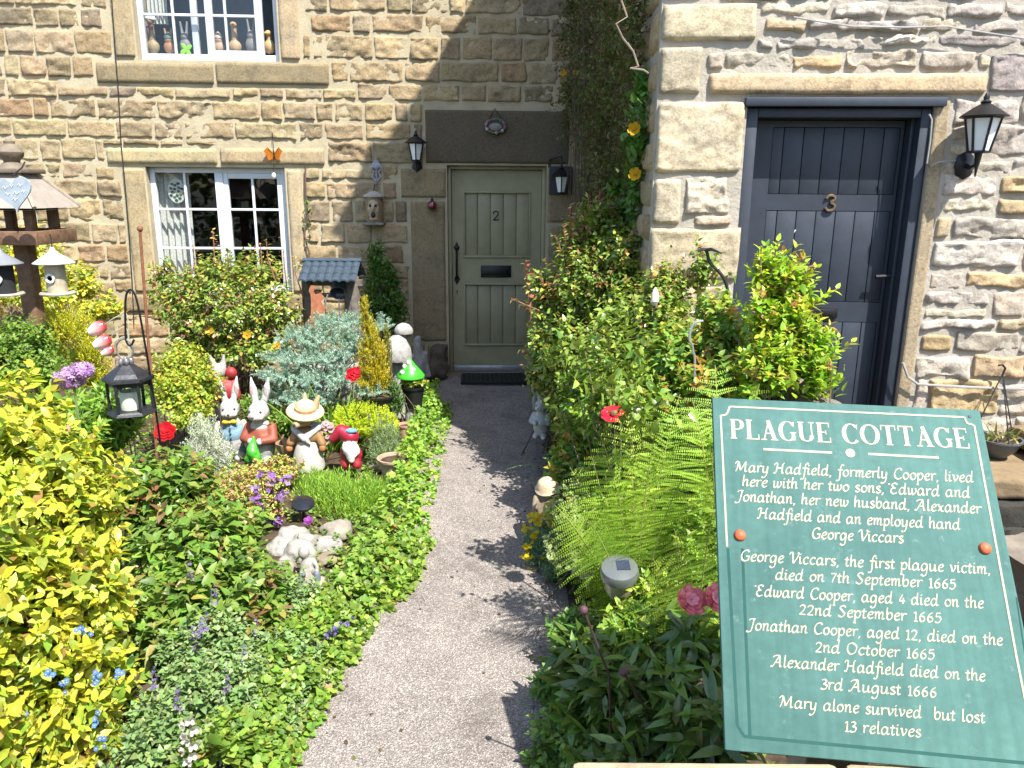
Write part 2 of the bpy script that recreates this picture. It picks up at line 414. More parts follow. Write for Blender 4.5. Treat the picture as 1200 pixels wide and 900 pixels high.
# ------------------------------------------------------------------ ground and path
def ground_sheet(name, x0, x1, y0, y1, n, fz, mt, kind='structure'):
    xs, ys = np.meshgrid(np.linspace(x0, x1, n[0]), np.linspace(y0, y1, n[1])); z = fz(xs, ys)
    V = np.stack([xs, ys, z], -1).reshape(-1, 3); i = np.arange(n[0] * n[1]).reshape(n[1], n[0])
    q = np.stack([i[:-1, :-1], i[:-1, 1:], i[1:, 1:], i[1:, :-1]], -1).reshape(-1, 4); k = len(q)
    o = link(name, raw_mesh(name, V, q.ravel(), np.arange(k) * 4, np.full(k, 4), None, True), mt, None, ((x0 + x1) / 2, (y0 + y1) / 2, 0))
    return tag(o, kind=kind)
def asphalt():
    m, n, l, p, out = nodes("worn_asphalt")
    tc = n.new("ShaderNodeTexCoord"); v = n.new("ShaderNodeTexVoronoi"); v.inputs['Scale'].default_value = 230; l.new(tc.outputs['Object'], v.inputs['Vector'])
    sx = n.new("ShaderNodeSeparateColor"); l.new(v.outputs['Color'], sx.inputs[0])
    r = ramp(n, l, sx.outputs[0], [(0, (.14, .125, .112)), (.45, (.235, .21, .19)), (.8, (.31, .277, .25)), (1, (.5, .455, .415))])
    t = noise_node(n, l, 3.1, 7, .72); r2 = ramp(n, l, t.outputs[0], [(.3, (.66, .63, .6)), (.48, (.95, .93, .92)), (.7, (1.16, 1.13, 1.1))])
    c = mul(n, l, r.outputs[0], r2.outputs[0])
    tp_ = noise_node(n, l, 1.3, 8, .78); rp_ = ramp(n, l, tp_.outputs[0], [(.54, (0, 0, 0)), (.6, (.45,) * 3)]); c = mul(n, l, c, (.10, .085, .07), 'MIX', rp_.outputs[0])
    t3 = noise_node(n, l, 260, 3); r3 = ramp(n, l, t3.outputs[0], [(.35, (.7,) * 3), (.65, (1.15,) * 3)]); c = mul(n, l, c, r3.outputs[0])
    l.new(c, p.inputs['Base Color']); p.inputs['Roughness'].default_value = .93; p.inputs['Specular IOR Level'].default_value = .2
    b = n.new("ShaderNodeBump"); b.inputs['Strength'].default_value = .75; b.inputs['Distance'].default_value = .006; l.new(v.outputs['Distance'], b.inputs['Height']); l.new(b.outputs[0], p.inputs['Normal'])
    return m
M_ASPH = asphalt()
M_SOIL = mat("garden_soil", (.075, .052, .034), .95, var=.6, scale=18, bump=1.0, bscale=28, spec=.15)
def soil_z(x, y):
    bed = np.clip(np.minimum(np.abs(x + .27) - .55, 1), 0, .3) / .3
    near = (np.abs(x) < 5) & (y > .9) & (y < 7.7)
    return np.where(near, -.03 + .07 * bed + .02 * fbm(np.stack([x, y, x * 0], -1) * 4, 3, 4) * bed, -.03)
ground_sheet('ground', -400, 400, -400, 400, (40, 40), lambda x, y: x * 0 - .12, mat("far_ground", (.16, .15, .13), .9, var=.3, scale=2))
ground_sheet('garden_bed', -5.2, 4.2, .9, 7.9, (180, 130), soil_z, M_SOIL)
def path_z(x, y): return .0 + .012 * fbm(np.stack([x, y, x * 0], -1) * 1.7, 2, 8) - .03 * np.clip((np.abs(x + .26) - .42) / .1, 0, 1)
ground_sheet('path', -.80, .30, .2, 7.5, (45, 240), path_z, M_ASPH)
ground_sheet('yard_paving', 1.3, 4.2, .2, 4.3, (30, 40), lambda x, y: .02 + .01 * fbm(np.stack([x, y, x * 0], -1) * 3, 2, 3), mat("stone_paving", (.26, .23, .19), .9, var=.4, scale=5, bump=.6, bscale=20))

# ------------------------------------------------------------------ cottage two
rng = random.Random(7)
Zf = F2.pt(-1.5, 0)
house = thing('stone_cottage', Zf, 'buff coursed gritstone cottage with white sash windows and a sage green door', 'cottage', 'stone cottages')
lowwin = F2.rect(178, 197, 338, 345); lowwin = (lowwin[0], lowwin[1], F2.uv(258, 343)[1], F2.uv(258, 196)[1])
upwin = F2.rect(162, -100, 326, 71); upwin = (F2.uv(161, 60)[0], F2.uv(327, 60)[0], F2.uv(245, 71)[1], F2.uv(245, -105)[1])
dr = (F2.uv(525, 300)[0], F2.uv(639, 300)[0], -.05, F2.uv(582, 194)[1])
holes2 = [lowwin, upwin, dr]
U0, U1, V1 = -5.6, .86, 5.0
b = wall_body(MB(), F2, U0, U1, -.1, V1, holes2)
b.build('wall', M_MORTAR2, house)
dress = []
def D(x0, y0, x1, y1, big=0): r = F2.rect(x0, y0, x1, y1); dress.append(r); return r
D(112, 72, 252, 100); D(252, 72, 387, 101)                         # upper sill
u_l = F2.uv(130, 30)[0]; u_r = F2.uv(352, 30)[0]
dress += [(u_l, upwin[0] - .002, upwin[2] + .01, upwin[3]), (upwin[1] + .002, u_r, upwin[2] + .01, upwin[3]), (u_l, u_r, upwin[3] + .005, upwin[3] + .3)]
D(124, 172, 256, 194); D(257, 172, 382, 195)                       # lower lintel
u_l, u_r = F2.uv(148, 260)[0], F2.uv(358, 260)[0]
dress += [(u_l, lowwin[0] - .002, lowwin[2], lowwin[3] - .012), (lowwin[1] + .002, u_r, lowwin[2], lowwin[3] - .012), (u_l - .1, u_r + .12, lowwin[2] - .2, lowwin[2] - .004)]
door_lintel = D(497, 128, 668, 193)
D(468, 196, 524, 233); jamb_l = D(481, 235, 524, 400); D(640, 196, 690, 262); D(640, 264, 690, 400)
dress += [(F2.uv(500, 420)[0], F2.uv(527, 420)[0], 0, F2.uv(510, 402)[1]), (F2.uv(640, 420)[0], F2.uv(690, 420)[0], 0, F2.uv(510, 402)[1])]
sm = StoneMesh()
for i, r in enumerate(dress):
    g = .008
    dk = i in (10,)
    c = pick(rng, DRESS)
    if i >= 9: c = tuple(np.array(srgb('#8d7d62')) * rng.uniform(.9, 1.05))
    if i in (0, 1): c = srgb('#86795f')
    if i == 10: c = srgb('#5f5546')
    sm.stone(F2, (r[0] + g, r[1] - g, r[2] + g / 2, r[3] - g / 2), c, .022, .004 if i < 15 else .02, .025, .012, .003, i)
sm.build('dressed_stones', M_DRESSED, house)
sm = StoneMesh()
rs = clip_rects(coursed(rng, U0, U1 - .02, .0, V1, (.15, .225), (.2, .58), .013), dress + holes2, .012)
for i, r in enumerate(rs):
    sm.stone(F2, r, pick(rng, BUFF), rng.uniform(.006, .018), rng.uniform(.016, .03), .0165, .010, .013, i)
sm.build('stonework', M_BUFF, house)
# roofs: above the frame, the nearer house's is shaped to throw the slanting shade
M_SLATE = mat("stone_slates", (.16, .14, .12), .85, var=.4, scale=8, bump=.6, bscale=12)
def roof(F, u0, u1, v, over, parent, d=5.0, rise=3.0):
    b = MB()
    e0, e1 = F.pt(u0, v, over), F.pt(u1, v, over); r0, r1 = F.pt(u0, v + rise, -d / 2), F.pt(u1, v + rise, -d / 2); k0, k1 = F.pt(u0, v, -d - over), F.pt(u1, v, -d - over)
    t = np.array([0, 0, .12])
    b.add([e0, e1, r1, r0, e0 + t, e1 + t, r1 + t, r0 + t], [(3, 2, 1, 0), (4, 5, 6, 7), (0, 1, 5, 4), (0, 4, 7, 3), (1, 2, 6, 5)])
    b.add([k0, k1, r1, r0, k0 + t, k1 + t, r1 + t, r0 + t], [(0, 1, 2, 3), (7, 6, 5, 4), (4, 5, 1, 0), (3, 7, 4, 0), (5, 6, 2, 1)])
    return b.build('roof', M_SLATE, parent)
roof(F2, U0, U1 - .1, V1 + .005, .15, house)

def sash(F, name, R, stiles, bars, parent, w=-.075, curtain=None, gap=None):
    """R opening (u0,u1,v0,v1); stiles = [(u0,u1)] full height members, bars = [(u0,u1,v)] glazing bars, verticals = (u)"""
    b = MB(); u0, u1, v0, v1 = R; fw = .05
    F.box(b, u0 + .002, u0 + fw, v0 + .002, v1 - .002, w - .05, w, .004); F.box(b, u1 - fw, u1 - .002, v0 + .002, v1 - .002, w - .05, w, .004)
    F.box(b, u0 + fw, u1 - fw, v1 - fw, v1 - .002, w - .048, w - .002, .004); F.box(b, u0 + fw, u1 - fw, v0 + .002, v0 + .062, w - .048, w + .012, .004)
    for (a, c, ww) in stiles: F.box(b, a, c, v0 + .062, v1 - fw, w - .045 + ww, w - .004 + ww, .004)
    fr = b.build('window', M_WHITE, parent, smooth=True)
    b = MB()
    for k in bars:
        if k[0] == 'h': F.box(b, k[1], k[2], k[3] - .011, k[3] + .011, w - .034 + k[4], w - .009 + k[4], .003)
        else: F.box(b, k[1] - .011, k[1] + .011, k[2], k[3], w - .035 + k[4], w - .010 + k[4], .003)
    b.build('glazing_bar', M_WHITE, fr, smooth=True)
    b = MB(); p = gap or u1 - .03
    b.add([F.pt(u0 + .03, v0 + .03, w - .024), F.pt(p, v0 + .03, w - .024), F.pt(p, v1 - .03, w - .024), F.pt(u0 + .03, v1 - .03, w - .024)], [(0, 1, 2, 3)])
    b.build('pane', glass_mat("window_glass", (.93, .95, .95), 1.2), fr)
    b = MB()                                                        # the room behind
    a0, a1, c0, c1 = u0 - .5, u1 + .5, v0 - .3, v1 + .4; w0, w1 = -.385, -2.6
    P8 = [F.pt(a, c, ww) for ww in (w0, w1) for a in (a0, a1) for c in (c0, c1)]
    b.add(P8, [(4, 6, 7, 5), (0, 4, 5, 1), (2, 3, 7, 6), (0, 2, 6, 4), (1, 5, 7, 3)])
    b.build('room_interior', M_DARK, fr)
    return fr
L = lowwin; ux = lambda x, y: F2.uv(x, y, -.08)[0]; vy = lambda x, y: F2.uv(x, y, -.08)[1]
m0, m1 = ux(255, 250), ux(264.5, 250)
vb = [vy(258, 245.5), vy(258, 291)]
fr = sash(F2, 'window', L, [(m0, m1, .004), (m1 + .001, m1 + .045, -.004), (L[1] - .098, L[1] - .051, -.004)],
     [('h', L[0] + .05, m0, q, 0) for q in vb] + [('h', m1 + .045, L[1] - .098, q, -.004) for q in vb] + [('v', ux(219.5, 250), L[2] + .06, L[3] - .05, 0), ('v', ux(298, 250), L[2] + .06, L[3] - .05, -.004)], house)
b = MB(); F2.box(b, m1 + .046, L[1] - .099, L[3] - .1, L[3] - .051, -.122, -.082, .004); b.build('sash_rail', M_WHITE, fr, smooth=True)
def curtain(name, F, u0, u1, v0, v1, w, mt, parent, n=26, amp=.03, taper=.0):
    a, c = np.meshgrid(np.linspace(0, 1, n), np.linspace(0, 1, 14)); ww = w + amp * np.sin(a * 30 + c * 1.3) * (.5 + .5 * c)
    U = u0 + a * (u1 - u0) * (1 - taper * np.sin(c * PI) ); V = v1 + c * (v0 - v1)
    pts = F.o + U[..., None] * F.u + V[..., None] * F.z + ww[..., None] * F.n; i = np.arange(n * 14).reshape(14, n)
    q = np.stack([i[:-1, :-1], i[:-1, 1:], i[1:, 1:], i[1:, :-1]], -1).reshape(-1, 4)
    return link(name, raw_mesh(name, pts.reshape(-1, 3), q.ravel(), np.arange(len(q)) * 4, np.full(len(q), 4), None, True), mt, parent)
M_CURT = mat("lace_curtain", (.5, .5, .46), .9, var=.35, scale=60)
curtain('curtain', F2, L[0] + .02, ux(219, 250), L[2], L[3], -.2, M_CURT, fr)
# stained oval hung in the lower window
oval = thing('window_suncatcher', F2.at(207, 224, -.13), 'oval glass suncatcher with painted green vine hanging in the lower window', 'suncatcher')
b = MB(); c = F2.at(207, 224, -.13); b.lathe(c, [(.095, -.004), (.1, 0), (.095, .004)], 22, Z=F2.n); 
b.v = [tuple(c + (np.array(q) - c) * np.array([.85, 1, 1.15])) for q in b.v]
b.build('glass_disc', mat("pale_glass", (.42, .46, .44), .3, var=.2), oval)
b = MB()
for k in range(16):
    a = k * 2.4; rr = .07 * math.sqrt((k + 1) / 16)
    b.ball(F2.at(207, 224, -.122) + F2.u * math.cos(a) * rr + F2.z * math.sin(a) * rr * 1.2, (.016, .004, .012), 8, col=random.Random(k).choice([srgb('#3d5a2a'), srgb('#2f4a33'), srgb('#6a6f35'), srgb('#3c3550')]))
b.build('painted_vine', M_PAINT, oval, smooth=True)
U_ = upwin; 
vb = [F2.uv(230, 17.5, -.08)[1], F2.uv(230, -34, -.08)[1], F2.uv(230, -86, -.08)[1]]
m0, m1 = ux(241.5, 35), ux(250, 35); g0, g1 = ux(299, 35), ux(308, 35)
fr = sash(F2, 'window', U_, [(m0, m1, .004), (g0, g1, -.004)],
     [('h', U_[0] + .05, m0, q, 0) for q in vb] + [('h', m1, g0, q, -.004) for q in vb] + [('v', ux(204, 40), U_[2] + .06, U_[3] - .05, 0), ('v', ux(265, 40), U_[2] + .06, U_[3] - .05, -.004)], house, gap=g1)
b = MB(); F2.box(b, ux(222, 40), ux(229.5, 40), U_[2] + .062, U_[3] - .05, -.19, -.15, .004); F2.box(b, m1, g0, U_[2] + .062, U_[2] + .10, -.124, -.084, .004); b.build('sash_rail', M_WHITE, fr, smooth=True)
b = MB(); b.add([F2.pt(U_[0] - .02, U_[2] - .01, -.36), F2.pt(U_[1] + .02, U_[2] - .01, -.36), F2.pt(U_[1] + .02, U_[2] + .055, -.36), F2.pt(U_[0] - .02, U_[2] + .055, -.36), F2.pt(U_[0] - .02, U_[2] + .055, -.126), F2.pt(U_[1] + .02, U_[2] + .055, -.126)], [(0, 1, 2, 3), (3, 2, 5, 4)]); b.build('inner_sill', M_WHITE, fr)
curtain('curtain', F2, U_[0] + .02, ux(186, 20), U_[2] + .35, U_[3], -.3, M_CURT, fr)
# grey-blue panel behind the upper panes, its colour stands in for reflected sky
b = MB(); F2.box(b, U_[0] - .1, U_[1] - .12, U_[2] - .1, U_[3] + .1, -1.0, -.98); b.build('sky_tint_panel', mat("grey_blue_sky_tint", (.10, .12, .145), .8, var=.15), fr)

# door two
b = MB(); F2.box(b, dr[0] - .1, dr[1] + .1, -.05, dr[3] + .1, -.46, -.40); b.build('light_block_panel', M_DARK, house)  # dark panel added behind the door so no daylight shows through gaps
M_SAGE = mat("sage_green_paint", srgb('#918a6a'), .5, var=.16, scale=7, bump=.06, bscale=35, dirt=(srgb('#6d6750'), 5, .66))
dw = -.12; u0, u1, v0, v1 = dr
b = MB(); fw = .035
F2.box(b, u0 + .002, u0 + fw, 0, v1 - .002, dw - .06, dw + .05, .004); F2.box(b, u1 - fw, u1 - .002, 0, v1 - .002, dw - .06, dw + .05, .004); F2.box(b, u0 + fw, u1 - fw, v1 - fw, v1 - .002, dw - .06, dw + .048, .004)
b.build('door_frame', M_SAGE, house, smooth=True)
ud = lambda x, y: F2.uv(x, y, dw)[0]; vd = lambda x, y: F2.uv(x, y, dw)[1]
d0, d1, e0, e1 = u0 + fw + .003, u1 - fw - .003, .035, v1 - fw - .004
p0, p1 = ud(544.5, 260), ud(620, 260); q3, q2, q1, q0 = vd(582, 226), vd(582, 300), vd(582, 333.5), vd(582, 403)
b = MB()
for r in ((d0, p0, e0, e1), (p1, d1, e0, e1), (p0, p1, q3, e1), (p0, p1, q1, q2), (p0, p1, e0, q0)): F2.box(b, *r, dw - .045, dw)
door = b.build('door', M_SAGE, house)
n = 5
b = MB()
for (c0, c1) in ((q2, q3), (q0, q1)):
    for k in range(n):
        a0 = p0 + (p1 - p0) * k / n; a1 = p0 + (p1 - p0) * (k + 1) / n; F2.box(b, a0 + .0035, a1 - .0035, c0, c1, dw - .04, dw - .016, .004)
    F2.box(b, p0, p1, c0, c1, dw - .044, dw - .036)
b.build('door_boards', M_SAGE, door, smooth=True)
b = MB()
for (c0, c1) in ((q2, q3), (q0, q1)):
    F2.box(b, p0 - .012, p1 + .012, c1 - .004, c1 + .014, dw - .01, dw + .012, .005); F2.box(b, p0 - .014, p1 + .014, c0 - .017, c0 + .004, dw - .01, dw + .017, .006)
    F2.box(b, p0 - .012, p0 + .003, c0 + .004, c1 - .004, dw - .01, dw + .011, .004); F2.box(b, p1 - .003, p1 + .012, c0 + .004, c1 - .004, dw - .01, dw + .011, .004)
b.build('panel_moulding', M_SAGE, door, smooth=True)
lb = [ud(563.5, 318), ud(599, 318), vd(582, 325), vd(582, 311)]
b = MB(); F2.box(b, *lb, dw, dw + .012, .004); F2.box(b, lb[0] + .03, lb[1] - .03, lb[2] + .028, lb[3] - .03, dw + .012, dw + .019, .003); F2.box(b, lb[0] + .02, lb[1] - .02, lb[2] + .012, lb[2] + .02, dw + .012, dw + .026, .003)
b.build('letter_plate', M_BLACK, door, smooth=True)
b = MB(); cx = ud(535.3, 300)                                      # thumb latch pull
z1, z0 = vd(535, 291), vd(535, 326)
b.tube([F2.pt(cx, z1, dw + .012), F2.pt(cx, z1 - .03, dw + .045), F2.pt(cx, (z0 + z1) / 2, dw + .06), F2.pt(cx, z0 + .05, dw + .045), F2.pt(cx, z0, dw + .012)], [.012, .01, .011, .01, .012], 8)
for zz, s_ in ((z1, 1), (z0, -1)):
    for du, dz, rr in ((0, 0, .024), (0, .03 * s_, .017), (-.017, .012 * s_, .013), (.017, .012 * s_, .013), (0, .05 * s_, .009)): b.ball(F2.pt(cx + du, zz + dz, dw + .006), (rr, .006, rr), 12, X=F2.u, Y=F2.n)
b.build('latch_handle', M_BLACK, door, smooth=True)
kh = vd(536, 342); b = MB(); b.ball(F2.pt(cx, kh + .008, dw), (.008, .003, .008), 10, X=F2.u, Y=F2.n); F2.box(b, cx - .004, cx + .004, kh - .022, kh + .004, dw, dw + .003); b.build('keyhole', M_BLACK, door)
b = MB(); F2.box(b, d0, d1, e0 - .03, e0 + .03, dw + .002, dw + .04, .008); b.build('weather_bar', mat("grey_metal", (.42, .43, .44), .35, .6), door, smooth=True)
b = MB(); F2.box(b, u0 - .02, u1 + .02, -.09, .004, -.3, .05, .01, srgb('#7d705c')); b.build('doorstep', M_DRESSED, house)
def number_two(F, c, h, w):
    pts = [(-.28, .3), (-.2, .44), (0, .5), (.22, .42), (.27, .22), (.1, -.05), (-.28, -.44)]; b = MB(); t = np.linspace(0, len(pts) - 1, 26); q = []
    for s in t: q.append(catmull(pts, s))
    b.tube([F.at(*c, w) + F.u * x * h + F.z * y * h for x, y in q], h * .065, 6)
    b.tube([F.at(*c, w) + F.u * x * h + F.z * y * h for x, y in ((-.28, -.44), (.0, -.44), (.28, -.43), (.3, -.3))], h * .065, 6)
    b.ball(F.at(*c, w) + F.u * -.26 * h + F.z * .3 * h, h * .09, 8)
    return b
def catmull(p, s):
    i = min(int(s), len(p) - 2); f = s - i; g = lambda k: np.array(p[min(max(k, 0), len(p) - 1)], float)
    a, b_, c, d = g(i - 1), g(i), g(i + 1), g(i + 2)
    return .5 * ((2 * b_) + (c - a) * f + (2 * a - 5 * b_ + 4 * c - d) * f * f + (3 * b_ - a - 3 * c + d) * f ** 3)
number_two(F2, (581, 253), .088, dw - .012).build('door_number', M_IRON, door, smooth=True)

# ------------------------------------------------------------------ cottage three
house3 = thing('stone_cottage', F3.pt(1.5, 0), 'nearer grey rubble limestone cottage with big buff quoins and a dark plank door', 'cottage', 'stone cottages')
U1, V1, VB = 5.0, 7.7, 5.25  # unseen wall heights, fitted to the slanting shadow on the farther wall
D3U = (F3.uv(875.5, 130)[0], F3.uv(1096, 130)[0]); D3V = F3.uv(990, 114)[1]
opening = (D3U[0], D3U[1], -.05, D3V)
b = wall_body(MB(), F3, 0, U1, -.1, V1, [opening], .45)
S3 = Facade(*(F3.o[:2] - F3.n[:2] * 0), math.radians(90)); S3.n = np.array([-1.0, 0, 0]); S3.u = np.array([0, 1.0, 0])   # side wall running back
b.add([F3.pt(0, -.1), F3.pt(0, V1), F3.pt(0, VB) + np.array([0, 3.35, 0]), F3.pt(0, -.1) + np.array([0, 3.35, 0])], [(0, 1, 2, 3)])
b.build('wall', M_MORTAR3, house3)
rng = random.Random(23)
q3 = []
def Q(x0, y0, x1, y1): r = F3.rect(x0, y0, x1, y1); r = (max(r[0], .003), *r[1:]); q3.append(r); return r
Q(764, -70, 830, 0); Q(764, 2, 889, 50); Q(764, 53, 824, 112); Q(761, 117, 873, 204); Q(758, 207, 800, 264)
Q(757, 266, 868, 330); Q(757, 333, 815, 395); Q(757, 398, 868, 480)
lint = F3.rect(829, 83, 1157, 114); q3.append((lint[0], lint[1], D3V + .002, lint[3]))
v = q3[0][3] + .02
while v < V1 - .3: 
    h = rng.uniform(.2, .34); q3.append((.003, rng.choice([.3, .55]), v, v + h)); v += h + .015
sm = StoneMesh()
for i, r in enumerate(q3):
    last = i == 8
    sm.stone(F3, (r[0] + (.006 if r[0] > .01 else 0), r[1] - .008, r[2] + .006, r[3] - .006), srgb('#b5a083') if last else pick(rng, QUOIN), .025 if not last else .03, .003 if last else .012, .014, .016, .005, i + 300)
sm.build('quoins', M_DRESSED, house3)
sm = StoneMesh()
jam = [(D3U[1], D3U[1] + .075, -.05, D3V), (D3U[0] - .02, D3U[0], 0, D3V)]
rs = []
v = .0
while v < V1:
    h = rng.choice([.075, .11, .13, .15, .17, .19]) * rng.uniform(.9, 1.12); u = -rng.random() * .2
    while u < U1:
        w = rng.uniform(.18, .48) * (1 if h > .1 else 1.2)
        if h > .13 and rng.random() < .25:
            k = rng.uniform(.4, .6) * h; rs += [(max(u, 0) + .009, u + w - .009, v + .007, v + k - .007), (max(u, 0) + .009, u + w - .009, v + k + .007, v + h - .007)]
        else:
            dv = rng.uniform(-.012, .012); rs.append((max(u, 0) + .006, u + w - .006, v + .006 + dv, v + h - .006 + dv))
        u += w
    v += h
rs = clip_rects(rs, q3 + [opening] + jam, .008, .05)
for i, r in enumerate(rs):
    warm = rng.random() < (.08 if r[2] > 1.9 else .2)
    sm.stone(F3, r, pick(rng, WARM if warm else GREY), rng.uniform(.006, .018), rng.uniform(.018, .032) * min(1, (r[1] - r[0]) / .25), .012, .011, .018, i + 700)
sm.build('stonework', M_GREYST, house3)
sm = StoneMesh()                                                     # side wall, mostly under the climber
for i, r in enumerate(coursed(rng, .01, 3.35, .0, VB - .1, (.16, .24), (.25, .5), .02)):
    sm.stone(S3, r, pick(rng, BUFF), .02, .014, .04, .02, .01, i + 1500)
sm.build('side_stonework', M_BUFF, house3)
b = MB(); e_ = np.array([0, 0, .09]); q = [F3.pt(-.03, V1 + .005, .06), F3.pt(U1 + .1, V1 + .005, .06), F3.pt(U1 + .1, VB - .02, -3.4), F3.pt(-.03, VB - .02, -3.4)]
b.add(q + [p_ + e_ for p_ in q], [(3, 2, 1, 0), (4, 5, 6, 7), (0, 1, 5, 4), (1, 2, 6, 5), (2, 3, 7, 6), (3, 0, 4, 7)]); b.build('roof', M_SLATE, house3)  # unseen roof, its height and backward slope shaped to cast the slanting shade
b = MB(); F3.box(b, D3U[0] - .1, D3U[1] + .1, -.05, D3V + .1, -.53, -.47); b.build('light_block_panel', M_DARK, house3)  # added dark panel, keeps sky light out of the frame gaps
# door three: frame on the wall face, leaf set deep
M_NAVY = mat("blue_black_paint", srgb('#252c37'), .55, var=.25, scale=14, bump=.08, bscale=30, spec=.5, dirt=(srgb('#4a4844'), 9, .7))
dw = -.145; u0, u1, v1 = D3U[0], D3U[1], D3V
b = MB(); F3.box(b, u0 - .015, u1 + .04, v1 - .045, v1 - .003, -.05, .032, .004); b.build('drip_board', M_NAVY, house3, smooth=True)
b = MB()
F3.box(b, u0 + .004, u0 + .062, 0, v1 - .05, -.2, -.02, .005); F3.box(b, u1 - .055, u1 - .004, 0, v1 - .05, -.2, -.02, .005); F3.box(b, u0 + .062, u1 - .055, v1 - .095, v1 - .05, -.2, -.022, .005)
F3.box(b, u1 - .075, u1 - .0555, 0, v1 - .095, -.195, -.08, .003)
b.build('door_frame', M_NAVY, house3, smooth=True)
ud = lambda x, y: F3.uv(x, y, dw)[0]; vd = lambda x, y: F3.uv(x, y, dw)[1]
d0, d1, e0, e1 = u0 + .066, u1 - .079, .16, v1 - .1
pl0, pl1 = ud(902, 200), ud(1050, 200)
rows = [vd(975, 149), vd(975, 228), vd(975, 247), vd(990, 354), vd(990, 377)]
b = MB()
for r in ((d0, pl0, e0, e1), (pl1, d1, e0, e1), (pl0, pl1, rows[0], e1), (pl0, pl1, rows[2], rows[1]), (pl0, pl1, rows[4], rows[3]), (pl0, pl1, e0, e0 + .14)): F3.box(b, *r, dw - .045, dw)
door = b.build('plank_door', M_NAVY, house3)
b = MB()
for (c0, c1) in ((rows[1], rows[0]), (rows[3], rows[2]), (e0 + .14, rows[4])):
    us = [pl0, pl0 + (pl1 - pl0) * .09] + [pl0 + (pl1 - pl0) * (.09 + .157 * k) for k in range(1, 6)] + [pl1]
    for a0, a1 in zip(us, us[1:]): F3.box(b, a0 + .0018, a1 - .0018, c0 + .002, c1 - .002, dw - .04, dw - .002, .0025)
    F3.box(b, pl0, pl1, c0, c1, dw - .044, dw - .034)
b.build('door_planks', M_NAVY, door, smooth=True)
c = F3.at(973, 238, dw + .008); h = .078
pts = [(-.3, .3), (-.15, .48), (.15, .48), (.28, .27), (.0, .04)]; pt2 = [(.0, .04), (.3, -.16), (.2, -.44), (-.12, -.5), (-.32, -.3)]
b = MB()
for pp in (pts, pt2): b.tube([c + F3.u * x * h + F3.z * y * h for x, y in [catmull(pp, s) for s in np.linspace(0, 4, 16)]], h * .105, 6)
b.build('door_number', mat("tarnished_brass", (.2, .15, .09), .5, .7, var=.5, scale=60), door, smooth=True)
b = MB(); k0 = F3.rect(1045, 271, 1052, 287, dw); F3.box(b, *k0, dw, dw + .012, .003); b.build('keypad', mat("brushed_steel", (.4, .4, .4), .35, .8), door, smooth=True)
kc = F3.at(1047, 322, dw)
b = MB(); F3.box(b, *F3.rect(1041, 307, 1050, 334, dw), dw, dw + .01, .003); b.tube([kc, kc + F3.n * .05, kc + F3.n * .055 - F3.u * .02, kc + F3.n * .055 - F3.u * .115 - F3.z * .005], .0095, 8)
b.build('lever_handle', M_IRON, door, smooth=True)
b = MB(); F3.box(b, *F3.rect(940, 359, 981, 372, dw), dw, dw + .014, .004); F3.box(b, *F3.rect(945, 362, 976, 369, dw), dw + .014, dw + .02, .003); b.build('letter_plate', M_BLACK, door, smooth=True)
b = MB(); q = F3.at(932, 270, dw - .006); b.tube([q - F3.z * .02 - F3.u * .012, q, q + F3.z * .02 + F3.u * .012], [.002, .005, .003], 6, col=(.7, .7, .7)); b.build('feather_mark', M_PAINT, door)
b = MB(); F3.box(b, u0 - .02, u1 + .02, -.09, .15, -.19, .12, .012, srgb('#8d8069')); b.build('doorstep', M_DRESSED, house3)
b = MB(); jr = rng
F3.box(b, u1 + .001, u1 + .07, 0, v1 - .01, -.2, .008, .01, srgb('#988a72')); b.build('door_reveal', M_DRESSED, house3)
# cables
def cable(name, pts, r, mt, label):
    b = MB(); b.tube(pts, r, 6); o = b.build(name, mt, None, pts[0], smooth=True); tag(o, label, 'cable', 'cables on the walls')
M_GREYC = mat("grey_cable_sheath", (.28, .27, .26), .6)
cable('wall_cable', [F2.at(x, y, .04) for x, y in ((128, -60), (131, 0), (135, 60), (139, 110), (142, 170), (146, 210), (151, 270), (155, 330), (157, 380))], .0045, M_IRON, 'thin dark cable running down beside the white windows')
cable('wall_cable', [F3.at(x, y, .05) for x, y in ((930, 20), (960, 25), (1000, 31), (1060, 32), (1110, 31), (1140, 36), (1200, 45), (1290, 52))], .004, M_GREYC, 'pale cable crossing the rubble stones above the dark plank door')
cable('wall_cable', [F3.at(x, y, .045) for x, y in ((1058, 425), (1064, 442), (1075, 450), (1100, 452), (1140, 454), (1200, 456), (1300, 458))], .007, M_GREYC, 'low grey cable running right from the bottom of the dark door frame')
cable('wall_cable', [F3.at(x, y, .03) for x, y in ((1089, 134), (1092, 140), (1090, 165), (1086, 192), (1090, 195), (1100, 190), (1120, 188))], .005, M_GREYC, 'short white looped cable between the dark door frame and lantern')
